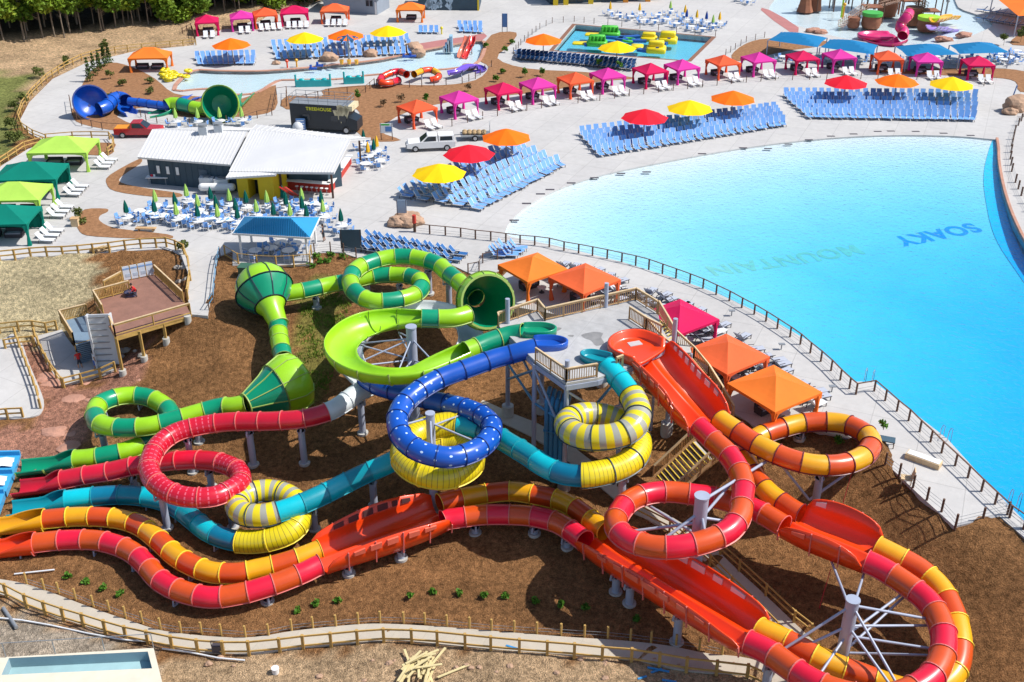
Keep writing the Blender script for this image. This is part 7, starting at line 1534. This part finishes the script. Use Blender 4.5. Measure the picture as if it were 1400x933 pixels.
p = Path([(1234,50,1.3),(1222,55,.9),(1207,56,.6),(1194,53,.45),(1187,49,.4),(1195,46,.35)]); open_run(p, 0, p.L, arc(1.05, -78, 78), PINK, FL['red'], pl, 'pink_trough'); tub(pl, P(1198, 51, .15), 0.0, PINK, 3.0, 2.2, .5, 'pink_basin')
p = Path([(1275,32,2.5),(1285,33,1.7),(1295,35,.9),(1305,37,.3)]); open_run(p, 0, p.L, arc(1.0, -70, 70), PLV, FL['white'], pl, 'violet_slide')
p = Path([(1290,34,.9),(1302,33,.5),(1316,33,.35),(1328,34,.2)]); open_run(p, 0, p.L, arc(1.3, -60, 60), PLV, FL['white'], pl, 'violet_slide')
p = Path([(1277,24,2.8),(1288,23,2.2),(1298,20,1.7),(1308,20,1.3)]); open_run(p, 0, p.L, arc(.75, -85, 85), YELO, FL['yellow'], pl, 'amber_slide')
def cone_roof(x, y, z, r, h, m):
    q = P(x, y, 0) + V(0, 0, z); b = MB(); n = 8; vs = [q + V(0, 0, h)] + [q + V(r * math.cos(i * math.pi / 4), r * math.sin(i * math.pi / 4), 0 if i % 2 else .15) for i in range(n)]
    b.add(vs, [(0, 1 + i, 1 + (i + 1) % n) for i in range(n)], m); b.build('cone_roof', pl)
cone_roof(1267,33,5.0,2.3,1.3,PLG); cone_roof(1215,15,6.2,2.6,1.5,mat('play_blue', (.02, .15, .35), .5)); cone_roof(1246,23,5.4,1.9,1.0,YELO); cone_roof(1138,10,4.4,2.4,.9,mat('play_sky', (.10, .50, .65), .5)); cone_roof(1175,10,5.6,2.4,1.4,BAR)
for x, y, m, h in ((1150,24,PLIME,3.2),(1152,26,YELO,2.4),(1260,40,ORNG,1.3),(1292,24,GREYM,2.8),(1200,20,BAR,5),(1228,20,BAR,5.5),(1185,12,DKW,5.2),(1195,8,BAR,6),(1160,6,DKW,5),(1138,12,GREYM,4.4),(1271,38,PLV,1.6),(1255,12,BAR,5.4),(1225,6,DKW,6.5)):
    q = P(x, y, 0); b = MB(); b.cyl(q, q + V(0, 0, h), .16, m); b.sphere(q + V(0, 0, h), .34, m); b.build('play_pole', pl)
q = P(1100,16,0)
t = thing('rock_tower', 'brown rock-like tower at the left side of the play pool', 'rock tower', q); b = MB(); b.lathe(q, (0, 0, 1), [(0, 1.5), (1.2, 1.1), (2.6, .9), (4.2, .5)], BAR, 9, smooth=False); b.build('rock_body', t); q = P(1113,14,0); b = MB(); b.lathe(q, (0, 0, 1), [(0, 1.3), (1.6, 1.1), (3.4, .8)], BAR, 8, smooth=False); b.build('rock_shoulder', t)
# pink paving strips
PKP = mat('pink_paving', (.40, .16, .15), .85, .1, 6)
for poly in ([(1040,14),(1052,14),(1092,38),(1080,44)], [(560,62),(640,50),(662,46),(660,55),(600,64),(566,70)]): b = MB(); sheet(b, PX(poly, 0, 2), [], .02, PKP); b.struct('pink_paving')
# rim stones of the kids pool
b = MB(); k_ = kidpool; n = len(k_); cx_ = sum(p[0] for p in k_) / n; 
for i in range(n):
    a, c = k_[i], k_[(i + 1) % n]; b.beam((a[0], a[1], .06), (c[0], c[1], .06), .55, .13, RKP)
b.struct('pool_coping')
# ================================================================== signs, small things
SGN = mat('sign_blue', (.08, .22, .50), .5, .1, 6); SGD = mat('sign_dark', (.05, .10, .14), .5)
def board(x, y, w, h, lab, m, z=1.2, rz=0.0, legs=2):
    q = P(x, y, 0) if y < 350 else PT(x, y); t = thing('sign_board', lab, 'sign', q); b = MB(); b.box(q + V(0, 0, z + h / 2), (w, .08, h), m, rz); b.build('panel', t)
    for e in (-1, 1): b = MB(); b.cyl(q + V(e * w * .45 * math.cos(rz), e * w * .45 * math.sin(rz), 0), q + V(e * w * .45 * math.cos(rz), e * w * .45 * math.sin(rz), z + h), .05, BRN); b.build('post', t)
    return t, q
t, q = board(529,192,1.5,1.2,'white sign board with a blue square beside the mulch bed near the white pickup', WP, .9); b = MB(); b.box(q + V(.25, -.06, 1.4), (.75, .04, .6), SGN); b.build('blue_square', t); b = MB(); b.box(q + V(-.1, -.06, 1.95), (1.0, .04, .18), PLG); b.build('green_strip', t)
t, q = board(412,182,1.2,1.5,'blue menu board left of the food bus', SGN, .3)
for i in range(4): b = MB(); b.box(q + V(0, -.06, .6 + i * .32), (.9, .03, .08), WP); b.build('menu_line', t)
board(690,44,.9,2.2,'tall dark blue sign at the tip of the mulch bed near the kids pool', SGN, .8); board(550,303,1.0,1.4,'pale blue sign on the boulder heap at the end of the pool fence', mat('sign_pale', (.30, .40, .52), .5), .9)
board(481,345,2.0,1.9,'dark blue panel standing at the left end of the dark blue loungers', SGD, .4)
q = P(567,317,0); b = MB(); b.cyl(q, q + V(0, 0, 1.6), .14, DKW); b.cyl(q + V(0, 0, .9), q + V(0, 0, 1.75), .2, REDP); b.top('red_post', 'post with a red rescue tube at the start of the pool fence', 'post', q)
q = P(1378,150,0); b = MB(); b.beam(q, q + V(.5, 0, 3.2), .12, .12, SGN); b.top('leaning_pole', 'dark pole leaning at the large boulder by the curved pool wall', 'pole', q)
for x, y, h, lab in ((694,428,2.4,'short'), (828,404,3.5,'tall')): pass
def tablet(x, y, w, d, h, m, lab, rz, name='small_table'):
    q = P(x, y, 0); t = thing(name, lab, 'table', q, rz); keep = ORG[t.name]; ORG[t.name] = Vector(); b = MB(); b.box((0, 0, h), (w, d, .07), m); b.build('tabletop', t)
    for sx in (-1, 1):
        for sy in (-1, 1): b = MB(); b.box((sx * (w / 2 - .06), sy * (d / 2 - .06), h / 2 - .02), (.06, .06, h - .03), DKW); b.build('leg', t)
    ORG[t.name] = keep
tablet(1211,609,1.1,.7,.5,SGD,'small dark blue table on the walkway right of the amber loop', R(-20)); tablet(475,327,1.5,.8,.75,SLING,'pale blue table standing alone right of the shelter', R(15))
t = thing('planter_box', 'long wooden box with a white lid on the walkway by the pool fence', 'box', P(1262,632,0), R(-38)); keep = ORG[t.name]; ORG[t.name] = Vector(); b = MB(); b.box((0, 0, .2), (2.3, .7, .4), WOODL); b.build('box', t); b = MB(); b.box((0, 0, .42), (2.15, .55, .05), WP); b.build('lid', t); ORG[t.name] = keep
t = thing('timber_chair', 'small timber chair standing at the mulch edge fence', 'seat', P(1238,660,0), R(-15)); keep = ORG[t.name]; ORG[t.name] = Vector(); b = MB(); b.box((0, 0, .4), (.7, .6, .07), WOODL); b.build('seat', t); b = MB(); b.beam((.32, 0, .4), (.45, 0, 1.1), .6, .06, WOODL, up=(1, 0, 0)); b.build('backrest', t)
for sx in (-.3, .3):
    for sy in (-.25, .25): b = MB(); b.box((sx, sy, .2), (.06, .06, .4), WOODL); b.build('leg', t)
ORG[t.name] = keep
q = P(137,344,0); b = MB()
for i in range(6): b.box(q + V((i % 3) * .32 - .3, .1 * (i // 3), .12 + .2 * (i // 3)), (1.4, .28, .1), WOODL, R(20 + 7 * i))
b.top('board_stack', 'small stack of pale boards behind the golden deck fence', 'boards', q)
q = P(200,316,0); b = MB(); b.box(q + V(0, 0, .3), (2.0, .5, .12), WOOD, R(-3)); b.box(q + V(-.7, 0, .15), (.1, .4, .3), WOOD); b.box(q + V(.7, 0, .15), (.1, .4, .3), WOOD); b.top('low_bench', 'low brown bench in front of the cafe tables on the left', 'bench', q)
q = P(104,309,0); b = MB(); b.box(q + V(0, 0, .4), (.7, .6, .8), WOODL); b.box(q + V(0, 0, .84), (.8, .7, .06), WOOD); b.top('litter_bin', 'small timber clad bin at the left tip of the lower mulch bed', 'bin', q)
q = PT(340,378); t = thing('green_crate', 'dark green lidded crate on the mulch above the green funnel', 'crate', q); DG2 = mat('crate_green', (.04, .12, .08), .6); b = MB(); b.box(q + V(0, 0, .5), (1.5, 1.0, 1.0), DG2, R(-8)); b.build('body', t); b = MB(); b.box(q + V(0, 0, 1.03), (1.6, 1.1, .1), DG2, R(-8)); b.build('lid', t)
# speaker-like poles along the walkway
for x, y in ((1068,478),(1137,536),(1000,432)): q = P(x, y, 0); b = MB(); b.cyl(q, q + V(0, 0, .5), .05, GREYM); b.box(q + V(0, 0, .5), (.5, .3, .06), GREYM); b.top('low_stand', 'low grey stand on the pool walkway by the white loungers', 'stand', q, 'low grey stands')
gl0 = proto_simple('grey_lounger', 'grey lounger with a dark frame between the near cabanas and the pool walkway', 'lounger', lounge_mesh(mat('sling_grey', (.42, .45, .52), .7, .1, 3), FRD, .8, 48, 1.15)); wp_ = PX([(768,368),(800,372),(835,382),(870,393),(905,408),(940,424),(975,444),(1010,466),(1045,490),(1078,514),(1108,540),(1135,566)]); rnd = random.Random(44); acc = 0; k_ = 0
for a, c in zip(wp_[:-1], wp_[1:]):
    a, c = Vector((*a, 0)), Vector((*c, 0)); d = (c - a); L_ = d.length; d.normalize(); nn = Vector((-d.y, d.x, 0))
    for i in range(max(1, int(L_ / .95))):
        for off in (-.3, -1.9, -3.3):
            if rnd.random() < .22: continue
            o = gl0 if k_ == 0 else gl0.copy()
            if k_: COL.objects.link(o)
            k_ += 1; p = a + d * (i * .95 + rnd.uniform(-.2, .2)) + nn * (off + rnd.uniform(-.35, .35)); o.location = (p.x, p.y, .01); o.rotation_euler = (0, 0, math.atan2(nn.y, nn.x) - math.pi / 2 + rnd.uniform(-.45, .45)); o['group'] = 'grey loungers by the pool walkway'; o['label'] = 'grey lounger between the near cabanas and the walkway'
for i in range(8): q = P(676 + i * 4.2, 352 - (i % 4) * 3.2, 0); c = lounge0.copy(); COL.objects.link(c); c.location = q; c.rotation_euler = (0, 0, R(-100 + 9 * (i % 3))); c['label'] = 'light blue lounger in the small cluster behind the nearest orange cabana'; c['group'] = 'loungers behind the orange cabana'
# pool ladders
def ladder(x, y, rz, lab):
    q = P(x, y, 0); t = thing('pool_ladder', lab, 'pool ladder', q); d = Vector((math.cos(rz), math.sin(rz), 0)); s = Vector((-d.y, d.x, 0)); CH = mat('chrome_tube', (.5, .52, .55), .2, .05, 5, metal=.9)
    for e in (-.28, .28): b = MB(); b.path([q + s * e - d * .3, q + s * e - d * .25 + V(0, 0, .8), q + s * e + V(0, 0, .95), q + s * e + d * .35 + V(0, 0, .7), q + s * e + d * .42 - V(0, 0, .8)], .028, CH); b.build('rail', t)
ladder(1188,519,R(60),'chrome pool ladder at the step of the pool fence'); ladder(1292,599,R(45),'chrome pool ladder near the wooden box'); ladder(1386,688,R(45),'chrome pool ladder at the lower right edge')
# drains on the wave pool beach
for i, (x, y) in enumerate(((703,303),(720,280),(739,267),(752,261),(781,252),(813,245),(849,239),(884,237),(960,212),(1016,204),(1050,205),(1078,199),(1106,193),(1136,188),(1167,185),(1200,181.5),(1218,181),(1252,181.5),(1290,184),(1327,187))):
    q = P(x, y - 1.5, 0); b = MB(); b.box((q.x, q.y, .012), (.95, .35, .02), FRD); o = b.top('floor_grate', 'dark grate along the beach edge of the wave pool', 'grate', q, 'grates of the wave pool')
# ================================================================== building site bits at the bottom
rnd = random.Random(12); PLK = mat('pale_plank', (.62, .52, .27), .8, .15, 20)
base = PT(578,915)
for i in range(22):
    a = rnd.uniform(-.55, .45) + math.pi / 2 if i < 16 else rnd.uniform(.2, 1.0); L_ = rnd.uniform(1.3, 2.5); c = base + V(rnd.uniform(-1.0, .8), rnd.uniform(-.8, .4), .1 + .03 * i); d = V(math.cos(a), math.sin(a), rnd.uniform(-.05, .08)) * L_ / 2; b = MB(); b.beam(c - d, c + d, .14, .05, PLK); b.top('plank', 'pale plank thrown on the lumber pile at the bottom', 'plank', c, 'planks of the lumber pile')
b = MB(); c = PT(620,921, .1); b.beam(c - V(.9, .4, 0), c + V(.9, .6, 0), .14, .05, PLK); b.top('plank', 'single pale plank lying right of the lumber pile', 'plank', c)
q = PT(377,921); b = MB(); b.cyl(q, q + V(0, 0, .45), .2, WP, .23, n=14); b.top('white_bucket', 'white bucket on the bare dirt below the bottom path', 'bucket', q)
PVC = mat('white_pipe', (.70, .72, .74), .4)
for pts, lab in ((((-10,846),(30,850),(70,857),(120,868),(170,877),(215,880)),'long thin white pipe lying on the dirt at the lower left'), (((222,889),(260,894),(300,902),(335,905)),'thin white pipe lying right of the basin'), (((20,787),(75,781)),'short white pipe lying on the mulch at the left')):
    w = [PT(*p, .12) for p in pts]; b = MB(); b.path(w, .055, PVC); b.top('white_pipe', lab, 'pipe', w[0])
w = [PT(5,833,.1), PT(23,860,.1)]; b = MB(); b.cyl(w[0], w[1], .12, GREYM); b.top('grey_pipe', 'grey pipe end lying on the dirt at the lower left', 'pipe', w[0])
for i, (x0, y0, x1, y1) in enumerate(((885,914,915,920),(890,921,905,916),(872,930,884,926),(905,931,925,934),(692,884,712,890))): w = [PT(x0, y0, .08), PT(x1, y1, .08)]; b = MB(); b.beam(w[0], w[1], .12, .06, mat('blue_strap', (.03, .25, .55), .5)); b.top('blue_strip', 'blue plastic strip lying in the shade below the bottom path', 'strip', w[0], 'blue strips')
q = PT(299,892); t = thing('compressor', 'small dark machine standing against the bottom path fence', 'machine', q); b = MB(); b.box(q + V(0, 0, .45), (.6, .5, .5), FRD); b.build('engine', t); b = MB(); b.cyl(q + V(-.35, 0, .2), q + V(.35, 0, .2), .2, GREYM); b.build('tank', t); b = MB(); b.path([q + V(-.3, -.2, .7), q + V(-.3, -.2, 1.1), q + V(.3, -.2, 1.1), q + V(.3, -.2, .7)], .03, FRD); b.build('handle', t)
RST = mat('red_strap', (.6, .03, .05), .6)
for a, c, lab in ((rs, (1120,832), 'red strap hanging from the small open bowl'), (ys, (1151,693), 'red strap hanging under the amber loop')):
    g = PT(*c); top_ = g + V(.5, .6, 2.6); b = MB(); b.cyl(g, top_, .025, RST, n=5); b.top('red_strap', lab, 'strap', g)
# coping of the curved pool wall at the right, with its concrete block wall
cw = PX(wallpx, 0, 5, False); b = MB(); wl_ = MB()
for a, c in zip(cw[:-1], cw[1:]):
    d = (Vector(c) - Vector(a)).normalized(); nr = Vector((d.y, -d.x)) * -.35
    b.beam((a[0] + .15, a[1], .12), (c[0] + .15, c[1], .12), .28, .30, RKP)
b.top('curved_wall', 'curved rock faced pool wall at the right edge', 'wall', (cw[0][0], cw[0][1], 0))
# ================================================================== people
SKIN = mat('skin', (.42, .22, .14), .6, .05, 20); HAIR = mat('hair_dark', (.03, .02, .015), .8)
def person(x, y, shirt, pants, label, rz=0.0, ter=True, crouch=False, z=None):
    q = PT(x, y) if ter else P(x, y, z or 0); t = thing('person', label, 'person', q, rz)
    if crouch: J = dict(p=(0, 0, .45), c=(0, .22, .85), n=(0, .32, 1.02), h=(0, .4, 1.2), kl=(-.18, .35, .5), kr=(.18, .35, .5), fl=(-.17, .05, .06), fr=(.17, .05, .06), tl=(-.17, .2, .03), tr=(.17, .2, .03), sl=(-.2, .25, .95), sr=(.2, .25, .95), el=(-.26, .45, .7), er=(.26, .45, .7), hl=(-.14, .65, .55), hr=(.14, .65, .55))
    else: J = dict(p=(0, 0, .93), c=(0, .02, 1.3), n=(0, .02, 1.5), h=(0, .04, 1.66), kl=(-.11, .04, .5), kr=(.12, -.02, .5), fl=(-.13, -.02, .08), fr=(.14, -.12, .08), tl=(-.14, .14, .03), tr=(.15, .05, .03), sl=(-.2, 0, 1.42), sr=(.2, 0, 1.42), el=(-.27, .02, 1.13), er=(.27, .0, 1.13), hl=(-.26, .14, .9), hr=(.28, .1, .88))
    names = list(J); E = [('p', 'c'), ('c', 'n'), ('n', 'h'), ('p', 'kl'), ('kl', 'fl'), ('fl', 'tl'), ('p', 'kr'), ('kr', 'fr'), ('fr', 'tr'), ('c', 'sl'), ('sl', 'el'), ('el', 'hl'), ('c', 'sr'), ('sr', 'er'), ('er', 'hr')]
    rad = dict(p=.15, c=.15, n=.06, h=.06, kl=.075, kr=.075, fl=.05, fr=.05, tl=.04, tr=.04, sl=.075, sr=.075, el=.045, er=.045, hl=.03, hr=.03)
    me = bpy.data.meshes.new('body'); me.from_pydata([J[k] for k in names], [(names.index(a), names.index(c)) for a, c in E], []); o = bpy.data.objects.new('body', me); COL.objects.link(o)
    md = o.modifiers.new('s', 'SKIN'); me.skin_vertices[0].data[0].use_root = True
    for i, k in enumerate(names): me.skin_vertices[0].data[i].radius = (rad[k], rad[k] * (.75 if k in 'pc' else 1))
    o.modifiers.new('u', 'SUBSURF').levels = 1
    dg = bpy.context.evaluated_depsgraph_get(); dg.update(); m2 = bpy.data.meshes.new_from_object(o.evaluated_get(dg)); o.modifiers.clear(); o.data = m2; m2.materials.clear()
    for m in (SKIN, shirt, pants, FRD): m2.materials.append(m)
    hz = J['n'][2]; pz = J['p'][2]
    for p in m2.polygons:
        c = p.center; arm = abs(c.x) > .235 and c.z < J['sl'][2] - .12
        if crouch: p.material_index = 0 if (c.z > hz or (c.y > .5)) else (1 if c.z > .55 else (2 if c.z > .1 else 3))
        else: p.material_index = 0 if c.z > hz - .02 or arm else (1 if c.z > pz - .02 else (2 if c.z > .45 else (0 if c.z > .1 else 3)))
        p.use_smooth = True
    setpar(o, t); b = MB(); hc = J['h']; b.sphere((hc[0], hc[1], hc[2]), .115, SKIN, 14, (.82, .95, 1.15)); b.sphere((hc[0], hc[1] + .11, hc[2] - .01), .02, SKIN, 6); ob = b.build('head', t, org=(0, 0, 0)); b = MB(); b.sphere((hc[0], hc[1] - .02, hc[2] + .035), .12, HAIR, 14, (.88, .95, 1.05)); ob = b.build('hair', t, org=(0, 0, 0))
    for sx in (-1, 1):
        b = MB(); h0 = Vector(J['hl' if sx < 0 else 'hr'])
        for f in range(5): a = (f - 2) * .018; b.cyl(h0 + V(a, 0, 0), h0 + V(a * 1.5, .03, -.075 + .012 * abs(f - 2)), .009, SKIN, .006, n=5)
        b.sphere(h0 - V(0, 0, .01), .035, SKIN, 8); b.build('hand', t, org=(0, 0, 0))
RSH = mat('shirt_red', (.55, .02, .02), .8); WSH = mat('shirt_white', (.7, .7, .7), .8); BSH = mat('shirt_blue', (.05, .12, .4), .8); DPT = mat('trousers_dark', (.03, .035, .05), .8)
person(110,504,RSH,DPT,'person in a red shirt standing at the foot of the terrace stairs', R(40)); person(131,505,WSH,BSH,'person in white and blue beside the conveyor foot', R(-60))
person(188,405,RSH,DPT,'person in a red shirt crouching on the timber terrace', R(120), False, True, .03)
person(443,330,DPT,DPT,'person in dark clothes near the panel right of the shelter', R(90), False)
q = P(179,404,.03); b = MB(); b.lathe(q, (0, 0, 1), [(.0, .42), (.3, .55), (.38, .56)], mat('tub_black', (.03, .03, .05), .5), 16); b.cyl(q + V(0, 0, .02), q + V(0, 0, .3), .5, mat('tub_fill', (.06, .06, .12), .8), n=16); b.top('black_tub', 'black tub on the timber terrace next to the crouching person', 'tub', q)
# ================================================================== labels that single things out
def pix(o):
    p = o.matrix_world.translation - Vector((0, 0, CAMH)); f = p.y * CP - p.z * SP; return 700 + F * p.x / f, 466.5 - F * (p.y * SP + p.z * CP) / f
ONES = ['', 'first', 'second', 'third', 'fourth', 'fifth', 'sixth', 'seventh', 'eighth', 'ninth', 'tenth', 'eleventh', 'twelfth', 'thirteenth', 'fourteenth', 'fifteenth', 'sixteenth', 'seventeenth', 'eighteenth', 'nineteenth']
TENS = {2: ('twentieth', 'twenty'), 3: ('thirtieth', 'thirty'), 4: ('fortieth', 'forty'), 5: ('fiftieth', 'fifty'), 6: ('sixtieth', 'sixty'), 7: ('seventieth', 'seventy'), 8: ('eightieth', 'eighty'), 9: ('ninetieth', 'ninety')}
def ordw(n):
    if n < 20: return ONES[n]
    if n >= 100: return 'hundred' + ('th' if n == 100 else ' and ' + ordw(n - 100))
    return TENS[n // 10][0] if n % 10 == 0 else TENS[n // 10][1] + '-' + ONES[n % 10]
bpy.context.view_layer.update()
by = {}
for o in COL.objects:
    if o.parent is None and o.get('label') and o.get('kind') is None: by.setdefault(o['label'], []).append(o)
for lab, os_ in by.items():
    if len(os_) < 2: continue
    os_.sort(key=lambda o: pix(o)[0])
    for i, o in enumerate(os_):
        o['label'] = lab + (', ' + ordw(i + 1) + ' from the left' if i + 1 < len(os_) or len(os_) > 60 else ', rightmost one') if i else lab + ', leftmost one'
        if 'group' not in o: o['group'] = lab.split(' in ')[0]

for o in COL.objects:
    l_ = o.get('label')
    if l_ and len(l_.replace('-', ' ').split()) > 15: o['label'] = l_.replace(' in the far row', ' of the far row').replace('by the ', 'by ')
